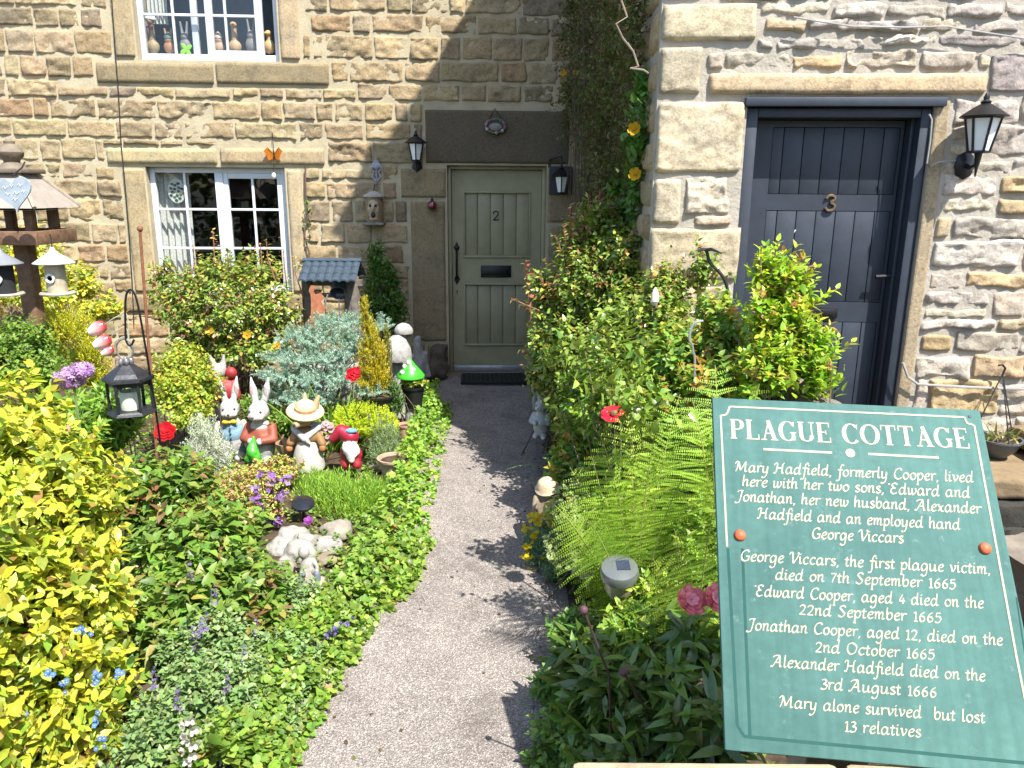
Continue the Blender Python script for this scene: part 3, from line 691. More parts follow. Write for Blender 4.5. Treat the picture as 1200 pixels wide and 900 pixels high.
# ------------------------------------------------------------------ lanterns, walls and ornaments
Z3 = np.array([0, 0, 1.0]); X3 = np.array([1.0, 0, 0]); Y3 = np.array([0, 1.0, 0])
M_FROST = mat("frosted_glass", (.72, .74, .72), .35, var=.08)
def lantern_body(c, r0, r1, h, n, root, glass, nm='lantern_frame', roof_h=.06, over=1.35, X=None):
    b = MB(); X = X3 if X is None else X; Yv = np.cross(Z3, X); pt = lambda r, z, k: c + Z3 * z + (X * math.cos(2 * PI * k / n + PI / n) + Yv * math.sin(2 * PI * k / n + PI / n)) * r
    for k in range(n): b.tube([pt(r0, 0, k), pt(r1, h, k)], r1 * .085, 5)
    for z, r in ((0, r0), (h, r1)): b.lathe(c + Z3 * (z - .006), [(r * 1.06, 0), (r * 1.12, .004), (r * 1.06, .012)], n, X=X, phase=PI / n)
    fr = b.build(nm, M_BLACK, root, smooth=True)
    b = MB()
    for k in range(n): b.add([pt(r0 * .96, .004, k), pt(r0 * .96, .004, k + 1), pt(r1 * .96, h - .004, k + 1), pt(r1 * .96, h - .004, k)], [(0, 1, 2, 3)])
    b.build('lantern_glass', glass, root)
    b = MB(); R = r1 * over
    b.lathe(c + Z3 * (h + .004), [(R, -.004), (R * 1.02, .002), (R * .9, .012), (R * .62, roof_h * .55), (R * .3, roof_h * .9), (R * .2, roof_h), (R * .24, roof_h + .008), (R * .12, roof_h + .018), (R * .13, roof_h + .03), (.004, roof_h + .05)], max(n * 2, 12), X=X, phase=PI / n)
    b.build('lantern_roof', M_BLACK, root, smooth=True, sharp=30)
def wall_lantern(F, px, label, s, out=.12, glass=M_FROST):
    o = F.at(*px); root = thing('wall_lantern', o, label, 'wall lantern', 'wall lanterns'); b = MB()
    b.lathe(o, [(.05 * s, 0), (.052 * s, .012), (.036 * s, .022), (.02 * s, .03)], 8, Z=F.n, X=F.u); b.v = [tuple(o + (np.array(q) - o) * np.array([1, 1, 1.35])) for q in b.v]
    b.build('back_plate', M_BLACK, root, smooth=True, sharp=30)
    b = MB(); e = o + F.n * out
    b.tube([o + F.n * .02, o + F.n * out * .6 - Z3 * .015 * s, e + Z3 * .0, e + Z3 * .06 * s], [.013 * s, .011 * s, .012 * s, .02 * s], 8); b.tube([e + Z3 * .012, e - Z3 * .06 * s], [.012 * s, .003], 8)
    b.build('arm', M_BLACK, root, smooth=True)
    lantern_body(e + Z3 * .06 * s, .045 * s, .078 * s, .16 * s, 6, root, glass, X=F.u); return root
wall_lantern(F2, (489, 196), 'black coach lantern on the wall left of the sage green door', .95)
wall_lantern(F3, (1129, 194), 'black coach lantern with white panes right of the dark plank door', 1.0, .13)
o = F2.at(644, 190, .0); root = thing('wall_lantern', o, 'black lantern hanging from a bracket between sage door and climber', 'wall lantern', 'wall lanterns'); b = MB()
e = F2.at(658, 187, .14); b.tube([o, o + F2.n * .05 + Z3 * .02, e + Z3 * .03, e], .009, 6); b.tube([o - Z3 * .05, o + Z3 * .05], .012, 6); b.tube([e, e - Z3 * .07], .004, 5)
b.build('arm', M_BLACK, root, smooth=True); lantern_body(e - Z3 * .30, .04, .07, .15, 6, root, M_FROST)
# dark slate plaque behind it
pl = thing('slate_plaque', F2.at(655, 212, .02), 'dark slate plaque on the wall right of the sage door frame', 'plaque'); b = MB(); r = F2.rect(643, 195, 670, 228); F2.box(b, *r, .03, .05, .004); b.build('slab', mat("dark_slate", (.03, .03, .033), .5, var=.3), pl)
# red glass ball
t = thing('glass_ball', F2.at(506.5, 240, .04), 'dark red glass ball hanging on the door jamb', 'ornament'); c = F2.at(506.5, 241, .06)
b = MB(); b.ball(c, .047, 20); b.build('ball', mat("red_glass", (.12, .006, .015), .08, coat=1, var=.2), t, smooth=True)
b = MB(); b.lathe(c + Z3 * .045, [(.014, 0), (.014, .014), (.006, .02)], 10); b.tube([c + Z3 * .06, c + Z3 * .085, F2.at(506.5, 231, .01)], .002, 5); b.build('cap', M_IRON, t)
# hanging flower basket plaque over the door
t = thing('hanging_plaque', F2.at(580, 147, .03), 'small moss and flower wreath plaque hanging above the sage door', 'ornament'); c = F2.at(580.5, 148, .035)
b = MB(); b.ball(c, (.1, .02, .075), 16, X=F2.u, Y=F2.n, col=(.05, .05, .045)); b.ball(c - Z3 * .005, (.075, .026, .045), 16, X=F2.u, Y=F2.n, col=(.22, .2, .17)); b.build('plaque_body', M_PAINT, t, smooth=True)
b = MB(); rg = random.Random(3)
for k in range(26):
    a = 2 * PI * k / 26; b.ball(c + F2.u * .088 * math.cos(a) + Z3 * .06 * math.sin(a) + F2.n * .018, rg.uniform(.010, .017), 8, col=rg.choice([(.35, .2, .22), (.1, .14, .05), (.4, .34, .32), (.08, .12, .05), (.2, .1, .12)]))
b.build('flowers', M_PAINT, t, smooth=True)
b = MB(); b.tube([c + F2.u * -.06 + Z3 * .06, F2.at(580, 127, .02), c + F2.u * .06 + Z3 * .06], .004, 5); b.build('chain', M_IRON, t)
# carved face nest box and its bracket
t = thing('face_nest_box', F2.at(438.5, 262, .0), 'carved howling face nest box hanging on the stones left of the door', 'nest box'); c = F2.at(438.5, 245, .075)
b = MB(); b.lathe(c - Z3 * .125, [(.075, 0), (.082, .02), (.08, .2), (.075, .235)], 18, col=srgb('#8a7358')); b.build('log_body', M_PAINT, t, smooth=True)
blob('carved_face', [('e', c + F2.n * .062, (.058, .035, .1)), ('e', c + F2.n * .1 + Z3 * .01, (.016, .02, .035)), ('e', c + F2.n * .085 + Z3 * .052 + F2.u * .026, (.026, .015, .012)), ('e', c + F2.n * .085 + Z3 * .052 - F2.u * .026, (.026, .015, .012)), ('e', c + F2.n * .07 - Z3 * .09, (.04, .03, .02))], mat("carved_wood", srgb('#a89478'), .8, var=.4, scale=25, bump=.4), t, voxel=.007)
for du, dz, r in ((-.024, .032, .012), (.024, .032, .012), (0, -.05, .022)): b = MB(); b.ball(c + F2.n * .096 + F2.u * du + Z3 * dz, (r, .012, r * (1 if dz > 0 else 1.25)), 12, X=F2.u, Y=F2.n, col=(.015, .012, .01)); b.build('eye_hole' if dz > 0 else 'mouth_hole', M_PAINT, t, smooth=True)
b = MB(); b.lathe(c + Z3 * .11, [(.1, 0), (.1, .014), (.03, .05), (.003, .055)], 16, col=srgb('#a9a49a')); b.build('roof', M_PAINT, t, smooth=True, sharp=30)
b = MB(); F2.box(b, *(lambda q: (q[0] - .1, q[0] + .1, q[1] - .012, q[1] + .012))(F2.uv(438.5, 262, .07)), .0, .16, .005, srgb('#77726a')); b.build('perch_shelf', M_PAINT, t, smooth=True)
b = MB(); b.tube([c + Z3 * .16, F2.at(439, 216, .05)], .004, 5); b.build('cord', M_IRON, t)
t = thing('scroll_bracket', F2.at(441, 200, .0), 'grey cast iron scroll bracket above the carved face box', 'bracket'); b = MB(); c = F2.at(441, 202, .03)
for s_ in (-1, 1):
    b.tube([c + Z3 * .11, c + F2.u * .03 * s_ + Z3 * .075, c + F2.u * .05 * s_ + Z3 * .03, c + F2.u * .02 * s_ + Z3 * .005, c + F2.u * .04 * s_ - Z3 * .04, c - Z3 * .08], .009, 6, col=(.3, .32, .36))
b.tube([c + Z3 * .14, c - Z3 * .1, c - Z3 * .1 + F2.n * .06, c - Z3 * .07 + F2.n * .08], .007, 6, col=(.3, .32, .36)); b.ball(c + Z3 * .06 + F2.n * .01, (.045, .012, .03), 10, X=F2.u, Y=F2.n, col=(.3, .32, .36)); b.build('scroll', M_PAINT, t, smooth=True)
# butterfly mobile beside the lower window
t = thing('butterfly_mobile', F2.at(320, 180, .03), 'orange butterfly on a string over the right end of the window lintel', 'ornament'); c = F2.at(321, 181, .04); b = MB()
for s_ in (-1, 1):
    b.add([c, c + F2.u * .05 * s_ + Z3 * .065 + F2.n * .02, c + F2.u * .085 * s_ + Z3 * .03 + F2.n * .03, c + F2.u * .06 * s_ - Z3 * .01 + F2.n * .02, c + F2.u * .05 * s_ - Z3 * .055 + F2.n * .02, c + F2.u * .015 * s_ - Z3 * .04], [(0, 1, 2, 3, 4, 5)], (.52, .17, .015))
    b.add([c + F2.n * .002, c + F2.u * .04 * s_ + Z3 * .052 + F2.n * .0225, c + F2.u * .045 * s_ + Z3 * .045 + F2.n * .0235], [(0, 1, 2)], (.05, .02, .01))
b.tube([c - Z3 * .04, c + Z3 * .03], .007, 6, col=(.05, .03, .02)); b.build('butterfly', M_PETAL, t)
b = MB(); b.tube([F2.at(319, 155, .02), c, F2.at(321, 205, .03)], .003, 5); b.build('string', M_IRON, t); b = MB(); b.ball(F2.at(321, 206, .03), (.022, .022, .03), 10, col=(.6, .56, .5)); b.build('bell', M_PAINT, t, smooth=True)
# dry vine garland at the right jamb of the lower window
t = thing('vine_garland', F2.at(358, 300, .03), 'thin dry vine with a few leaves beside the right window jamb', 'climber'); rgn = np.random.default_rng(9)
pts = [F2.at(x, y, .035) for x, y in ((358, 195), (358, 225), (361, 250), (357, 275), (362, 300), (356, 330))]; b = MB(); b.tube([catmull(pts, s) for s in np.linspace(0, 5, 24)], .008, 6, col=(.12, .07, .05)); b.build('vine', M_STEM, t, smooth=True)
# rose colored leaves are grown in the plants section
# bird table
bt = P(36, 340, 5.0); base = np.array([bt[0], bt[1], 0.0]); top = P(36, 279, 5.0)[2]
t = thing('bird_table', base, 'brown timber bird table with pale sloping roof at the left edge', 'bird table')
s = mpp(P(36, 279, 5.0))
b = MB(); b.box(base + Z3 * top / 2, (.095, .095, top), bev=.008); b.build('post', M_WOOD, t, smooth=True)
W2 = 41 * s
b = MB(); b.box(base + Z3 * (top + .006), (W2 * 2 - .06, W2 * 2 - .06, .02)); 
for a in (-1, 1):
    b.box(base + X3 * a * (W2 - .012) + Z3 * (top + .012), (.024, W2 * 2 - .05, .085), bev=.005); b.box(base + Y3 * a * (W2 - .012) + Z3 * (top + .012), (W2 * 2, .024, .085), bev=.005)
b.build('tray', M_WOOD, t, smooth=True)
rz = P(36, 243, 5.0)[2]
for a in (-1, 1):
    for c_ in (-1, 1):
        b = MB(); b.box(base + X3 * a * (W2 * .62) + Y3 * c_ * (W2 * .55) + Z3 * (top + rz) / 2, (.055, .05, rz - top), bev=.004); b.build('roof_post', M_WOOD, t, smooth=True)
rt = P(36, 203, 5.0)[2]; b = MB(); R0, R1 = W2 * 1.14, .085; M_ROOFB = mat("pale_painted_board", srgb('#8d8379'), .7, var=.2, scale=20, bump=.2)
cs = [(-1, -1), (1, -1), (1, 1), (-1, 1)]; lo = [base + np.array([a * R0, c_ * R0, rz]) for a, c_ in cs]; hi = [base + np.array([a * R1, c_ * R1, rt]) for a, c_ in cs]
b.add(lo + hi, [(0, 1, 5, 4), (1, 2, 6, 5), (2, 3, 7, 6), (3, 0, 4, 7), (4, 5, 6, 7)]); b.add([q - Z3 * .012 for q in lo], [(3, 2, 1, 0)]); rf = b.build('roof', M_ROOFB, t)
for l_, h_ in zip(lo, hi): b = MB(); b.tube([l_ + Z3 * .004, h_ + Z3 * .004], .013, 6); b.build('hip_batten', mat("bleached_wood", srgb('#958878'), .7, var=.3, scale=30), rf)
b = MB(); b.box(base + Z3 * (rt + .012), (.26, .26, .028), bev=.006); b.lathe(base + Z3 * (rt + .026), [(.085, 0), (.07, .02), (.045, .04), (.05, .055), (.07, .075), (.075, .10), (.055, .13), (.03, .15), (.032, .165), (.015, .18)], 16)
b.build('finial', mat("grey_brown_finial", srgb('#6f6252'), .7, var=.4, bump=.3), t, smooth=True, sharp=35)
# slate heart hanging from the roof
hc = P(17, 225, 4.6); t = thing('slate_heart', hc, 'pale slate heart plaque hanging from the bird table roof', 'plaque'); b = MB(); q = []
for k in range(40):
    a = 2 * PI * k / 40; q.append((16 * math.sin(a) ** 3 / 17 * .115, (13 * math.cos(a) - 5 * math.cos(2 * a) - 2 * math.cos(3 * a) - math.cos(4 * a)) / 17 * .115))
b.prism(q, .012, hc, X3 * .98 + Z3 * .1, Z3 * .99 - X3 * .06, -Y3); b.build('heart', mat("pale_slate", srgb('#8f9aa3'), .6, var=.25, scale=15), t)
b = MB(); b.tube([hc + Z3 * .09, P(26, 196, 4.75), P(29, 190, 4.8)], .005, 5); b.build('hook', M_IRON, t)
b = MB(); rg = random.Random(4)                                         # worn white brush writing on the heart: illegible strokes
for (x, y, l_) in ((-.06, .02, .03), (-.02, .03, .025), (.03, .035, .03), (-.05, -.015, .03), (0, -.01, .035), (.05, .0, .02), (-.01, -.045, .03)):
    o = hc + X3 * x + Z3 * y - Y3 * .0135; b.tube([o, o + X3 * l_ * .3 + Z3 * .012, o + X3 * l_ * .6 - Z3 * .004, o + X3 * l_ + Z3 * .01], .0022, 5, col=(.75, .76, .76))
b.build('worn_marks', M_PAINT, t)
# hanging seed feeders
def feeder(px, py, Y, label, capmat, dark):
    c = P(px, py, Y); s = mpp(c); t = thing('seed_feeder', c - Z3 * 22 * s, label, 'bird feeder', 'hanging bird feeders')
    b = MB(); b.lathe(c - Z3 * 24 * s, [(.5 * 38 * s, 0), (.5 * 39 * s, .008), (.5 * 37 * s, .016), (8 * s, .012)], 24); b.build('seed_tray', mat("grey_plastic", srgb('#9b9484'), .5), t, smooth=True, sharp=30)
    b = MB(); b.lathe(c - Z3 * 22 * s, [(11 * s, 0), (11 * s, 34 * s)], 20); b.build('seed_tube', M_DARK if dark else mat("seed_tube_plastic", srgb('#a79c86'), .25, var=.3, scale=30), t, smooth=True, sharp=30)
    b = MB(); b.lathe(c + Z3 * 12 * s, [(22 * s, 0), (22.5 * s, .005), (14 * s, 7 * s), (5 * s, 13 * s), (3 * s, 16 * s), (2 * s, 19 * s)], 24); b.build('cap', capmat, t, smooth=True, sharp=30)
    b = MB(); b.lathe(c - Z3 * 4 * s - Y3 * 11 * s, [(5.5 * s, 0), (5.5 * s, .01), (3.2 * s, .01), (3.2 * s, 0)], 14, Z=-Y3); b.build('port', mat("white_plastic", (.7, .7, .68), .4), t, smooth=True, sharp=30)
    b = MB(); b.tube([c + Z3 * 30 * s, c + Z3 * 36 * s + X3 * .004, c + Z3 * 42 * s + X3 * .002, c + Z3 * 46 * s], .004, 5); b.build('hook', M_IRON, t)
feeder(65, 321, 4.66, 'white capped seed feeder hanging right of the bird table post', mat("white_cap", (.5, .5, .5), .35, var=.05), False)
feeder(4, 322, 4.66, 'grey capped seed feeder hanging left of the bird table post', mat("grey_cap", srgb('#6f7276'), .45), True)
# rusty stake with ball
a, c = P(164, 268, 4.7), P(168, 400, 4.7); t = thing('garden_stake', c * np.array([1, 1, 0]), 'rusty thin metal stake with a ball top beside the window', 'garden stake'); b = MB(); b.tube([c * np.array([1, 1, 0]), a], .009, 7); b.build('rod', M_RUST, t, smooth=True); b = MB(); b.ball(a, .018, 12); b.build('ball', M_RUST, t, smooth=True)
# shepherd's crook and the candle lantern on it
Yl = 3.6; hk = P(155, 420, Yl); t = thing('shepherd_crook', P(190, 520, Yl) * np.array([1, 1, 0]), 'thin black iron crook holding the candle lantern', 'crook')
pts = [P(190, 520, 3.7) * np.array([1, 1, 0]), P(186, 505, 3.66), P(176, 440, 3.62), P(165, 375, Yl), P(158, 345, Yl), P(151, 340, Yl), P(147, 352, Yl), P(147, 385, Yl), P(148, 400, Yl), P(153, 405, Yl), P(157, 398, Yl)]
b = MB(); b.tube([catmull(pts, u) for u in np.linspace(0, 10, 60)], .0055, 6); b.build('rod', M_BLACK, t, smooth=True)
c = P(155, 484, Yl); s = mpp(c); t = thing('candle_lantern', c, 'black hexagonal candle lantern hanging from a crook', 'lantern'); M_PEW = mat("pewter_black", (.035, .036, .04), .45, .5, var=.5, scale=25, bump=.2)
b = MB(); R = 25 * s; H = 40 * s; n = 6; ph = .35; pt = lambda r, z, k: c + Z3 * z + (X3 * math.cos(2 * PI * k / n + ph) + Y3 * math.sin(2 * PI * k / n + ph)) * r
b.lathe(c, [(R * 1.08, 0), (R * 1.12, .006), (R * 1.02, .014), (R * .95, .022)], 6, phase=ph); b.build('base_plate', M_PEW, t)
for k in range(n): b = MB(); b.tube([pt(R * .92, .02, k), pt(R * .92, H, k)], .008, 6); b.build('frame_bar', M_PEW, t, smooth=True)
b = MB()
for k in range(n):                                                      # arched heads of the lights
    A, B = pt(R * .92, 0, k), pt(R * .92, 0, k + 1); L_ = B - A; q = []
    for i in range(9): u = i / 8; q.append(A + L_ * u + Z3 * (H - .02 - .05 * (2 * u - 1) ** 4 * (1 if 0 < u < 1 else 1)))
    for i in range(8): b.add([q[i], q[i + 1], A + L_ * (i + 1) / 8 + Z3 * H, A + L_ * i / 8 + Z3 * H], [(0, 1, 2, 3)])
b.build('arched_head', M_PEW, t)
b = MB()
for k in range(n): b.add([pt(R * .9, .022, k), pt(R * .9, .022, k + 1), pt(R * .9, H, k + 1), pt(R * .9, H, k)], [(0, 1, 2, 3)])
b.build('lantern_glass', M_GLASS, t)
b = MB(); b.lathe(c + Z3 * H, [(R * 1.06, -.004), (R * 1.12, .004), (R * 1.1, .016), (R * .98, .022), (R * .8, .04), (R * .5, .062), (R * .3, .078), (R * .3, .09), (R * .12, .1)], 6, phase=ph); b.build('lantern_roof', M_PEW, t)
b = MB(); 
for k in range(6): a = k * PI / 3; b.ball(c + Z3 * (H + .092) + X3 * .025 * math.cos(a) + Y3 * .025 * math.sin(a), (.014, .014, .02), 8)
b.tube([c + Z3 * (H + .10) + np.array([.04 * math.cos(a), 0, .05 + .05 * math.sin(a)]) for a in np.linspace(-.5 * PI, 1.5 * PI, 22)], .0045, 6); b.build('crown_ring', mat("pewter", (.3, .28, .28), .4, .7, var=.5, scale=60), t, smooth=True)
t = thing('pillar_candle', c + Z3 * .022, 'cream pillar candle inside the black hanging lantern', 'candle'); b = MB(); b.lathe(c + Z3 * .023, [(.047, 0), (.048, .01), (.048, .085), (.045, .09), (.02, .084)], 20); b.build('wax', mat("cream_wax", (.68, .64, .5), .5, var=.05), t, smooth=True, sharp=40); b = MB(); b.tube([c + Z3 * .1, c + Z3 * .122], .0015, 5); b.build('wick', M_BLACK, t)
# drooping glass tulips on wires
t = thing('glass_tulips', P(150, 430, 3.9) * np.array([1, 1, 0]), 'three drooping red and white glass tulips on curved wires', 'garden ornament'); root = P(152, 470, 3.9)
for (x, y, r) in ((118, 383, .045), (124, 399, .045), (129, 410, .032)):
    d = unit(np.array([-.8, -.35, -.45])); c = P(x, y, 3.9) - d * r * .6; b = MB()
    b.tube([catmull([root * np.array([1, 1, 0]), root, P(150, y - 8, 3.9), P(138, y - 12, 3.9), c], u) for u in np.linspace(0, 4, 24)], .0032, 5, col=(.35, .36, .25)); b.build('wire_stem', M_STEM, t)
    b = MB(); b.lathe(c, [(r * .2, 0), (r * .6, r * .2), (r * .8, r * .7), (r * .78, r * 1.2), (r * .55, r * 1.75), (r * .4, r * 2.0)], 16, Z=d, col=(.5, .5, .5)); 
    V = np.array(b.v); ax = (V - c) @ d / (2 * r); b.c = [tuple(np.array([.42, .03, .04]) * (1 - f) + np.array([.7, .55, .52]) * f) for f in np.clip(ax * 1.3 - .2, 0, 1)]
    b.build('glass_bell', mat("tinted_glass", (1, 1, 1), .15, attr=True, var=.1, coat=.6), t, smooth=True)
# roofed wishing well water feature
W = P(392, 380, 6.6); base = W * np.array([1, 1, 0]); s = mpp(W); zt = P(392, 327, 6.6)[2]; zr = P(392, 305, 6.75)[2]
t = thing('wishing_well', base, 'small water feature well with blue slate tiled roof and pouring jug', 'water feature')
wd = mat("grey_weathered_log", srgb('#6f665d'), .85, var=.5, scale=20, bump=.5, bscale=30); xl, xr = P(362, 360, 6.6)[0], P(413, 360, 6.6)[0]
for xx, r in ((xl, .055), (xr, .07)): b = MB(); b.tube([np.array([xx, base[1], 0]), np.array([xx, base[1], zt * .5]), np.array([xx, base[1], zt + .02])], [r * 1.08, r, r * .92], 9); b.build('log_post', wd, t, smooth=True)
x0, x1 = P(357, 320, 6.6)[0], P(423, 320, 6.6)[0]; M_BSL = mat("blue_slate_tile", srgb('#36434f'), .45, var=.35, scale=25)
for sgn in (-1, 1):
    b = MB(); nr = 3
    for j in range(nr):
        for k in range(7):
            u0_ = x0 + (x1 - x0) * k / 7; du = (x1 - x0) / 7; y0_, y1_ = base[1] + sgn * (.24 - .08 * j), base[1] + sgn * (.24 - .08 * (j + 1.2)); z0_, z1_ = zt + .0 + (zr - zt) * j / nr + .012, zt + (zr - zt) * (j + 1.2) / nr + .004; q = []
            for i in range(5): f = i / 4; w_ = .014 * math.sin(PI * f); q += [np.array([u0_ + du * f, y0_, z0_ + w_]), np.array([u0_ + du * f, y1_, z1_ + w_])]
            for i in range(4): b.add([q[2 * i], q[2 * i + 2], q[2 * i + 3], q[2 * i + 1], q[2 * i] - Z3 * .012, q[2 * i + 2] - Z3 * .012], [(0, 1, 2, 3), (4, 5, 1, 0)])
    b.build('roof_slope', M_BSL, t)
b = MB(); b.tube([(x0 - .01, base[1], zr + .012), (x1 + .01, base[1], zr + .012)], .022, 8); b.build('ridge', M_BSL, t, smooth=True)
b = MB(); b.box(((x0 + x1) / 2, base[1], zt - .03), (xr - xl + .12, .05, .05)); b.tube([(xl, base[1], zt - .14), (xr, base[1], zt - .14)], .02, 8); b.build('crossbar', wd, t)
c = P(397, 342, 6.55); d = unit(np.array([0, -.8, -.6])); b = MB(); b.lathe(c - d * .16, [(.05, 0), (.085, .03), (.09, .09), (.065, .14), (.06, .15), (.075, .18), (.068, .178), (.05, .14), (.03, .05)], 18, Z=d); b.build('jug', mat("slate_blue_glaze", srgb('#3b4653'), .3, var=.2), t, smooth=True)
b = MB(); b.tube([c + d * .01 - Z3 * .05, c - Z3 * .16 - Y3 * .02, c - Z3 * .32 - Y3 * .02], .005, 6); b.build('water_stream', mat("falling_water", (.6, .64, .66), .1, var=.3, scale=80), t, smooth=True)
b = MB(); b.lathe(base, [(.33, 0), (.34, .2), (.33, .34), (.27, .35), (.26, .24), (.02, .23)], 22); b.build('basin', M_CHALK, t, smooth=True, sharp=35)
b = MB(); b.tube([P(376, 372, 6.4), P(384, 345, 6.4)], .006, 6); b.build('handle_rod', mat("grey_metal", (.42, .43, .44), .35, .6), t)
# rusty fairy silhouette
c = P(366, 362, 6.1); s = mpp(c); t = thing('fairy_silhouette', P(362, 400, 6.1) * np.array([1, 1, 0]), 'rusty metal fairy silhouette on a stick beside the well', 'garden ornament'); b = MB()
q = [(-2, 26), (0, 29), (3, 29), (5, 25), (3, 21), (5, 18), (12, 20), (17, 14), (12, 9), (17, 2), (14, -6), (8, -5), (8, -14), (3, -17), (4, -26), (0, -26), (-3, -16), (-2, -5), (-1, 8), (-1, 18), (-3, 22)]
b.prism([(a * s * .9, e * s * .95) for a, e in q], .006, c, X3, Z3, -Y3); b.tube([c - Z3 * 24 * s, P(361, 410, 6.1) * np.array([1, 1, 0])], .006, 6); b.build('rusty_sheet', mat("orange_rust", (.36, .13, .06), .85, var=.4, scale=25), t)
# toadstools
def toadstool(px, py, Y, label, cap, stem, r, h, cone=False, dots=None):
    g = P(px, py, Y); g = np.array([g[0], g[1], 0]); z = P(px, py, Y)[2]; t = thing('toadstool_ornament', g, label, 'toadstool ornament', 'toadstool ornaments')
    b = MB(); b.lathe(g, [(r * .55, 0), (r * .42, z * .4), (r * .36, z + h * .2)], 14); b.build('stalk', stem, t, smooth=True, sharp=40)
    b = MB(); pr = [(r * .3, .0), (r * .95, -.01), (r, .012), (r * .9, h * .45), (r * .62, h * .8), (r * .25, h * .97), (.003, h)] if not cone else [(r * .3, 0), (r, -.012), (r * 1.02, .004), (r * .62, h * .4), (r * .3, h * .72), (r * .1, h * .97), (.003, h)]
    b.lathe(g + Z3 * z, pr, 22); b.build('cap', cap, t, smooth=True, sharp=50)
    if dots:
        for k, (a, f) in enumerate(dots):
            b = MB(); e = g + Z3 * (z + h * (.92 - f * .85)) + np.array([math.sin(a), -math.cos(a), 0]) * r * (.12 + f * .85); b.ball(e, r * .17, 10, col=(.75, .75, .72)); b.build('white_spot', M_PAINT, t, smooth=True)
toadstool(473, 389, 6.2, 'grey stone toadstool with a small round cap by the sage door', M_CHALK, M_CHALK, .078, .075)
toadstool(465, 420, 6.0, 'broad pale stone toadstool beneath the smaller one', M_CHALK, M_CHALK, .125, .19)
toadstool(481, 440, 5.6, 'bright green pointed toadstool cap with white spots', mat("bright_green_paint", (.05, .42, .03), .35, var=.15), M_CHALK, .105, .13, True, ((-.7, .75), (.5, .55), (-.35, .12), (-.9, .4)))
t = thing('stone_figure', G(491, 455), 'small crumbly white stone figure beside the door jamb', 'garden ornament'); g = G(491, 455); Yg = g[1]
blob('figure', [('c', g, P(491, 425, Yg), .07, .06), ('c', P(490, 420, Yg), P(489, 398, Yg), .045, .045), ('e', P(498, 418, Yg), (.03, .03, .05)), ('e', P(484, 418, Yg), (.03, .03, .03)), ('c', P(500, 425, Yg), P(503, 440, Yg), .02, .02)], M_CHALK, t, voxel=.012, noise=.012)
t = thing('weathered_stone', P(515, 415, 7.3) * np.array([1, 1, 0]), 'dark weathered plinth stone at the foot of the sage door jamb', 'stone')
blob('rock', [('e', P(514, 415, 7.35), (.1, .09, .13)), ('e', P(512, 435, 7.3), (.12, .12, .12))], mat("dark_damp_stone", srgb('#54493c'), .9, var=.5, bump=.6, bscale=25), t, voxel=.02, noise=.03)
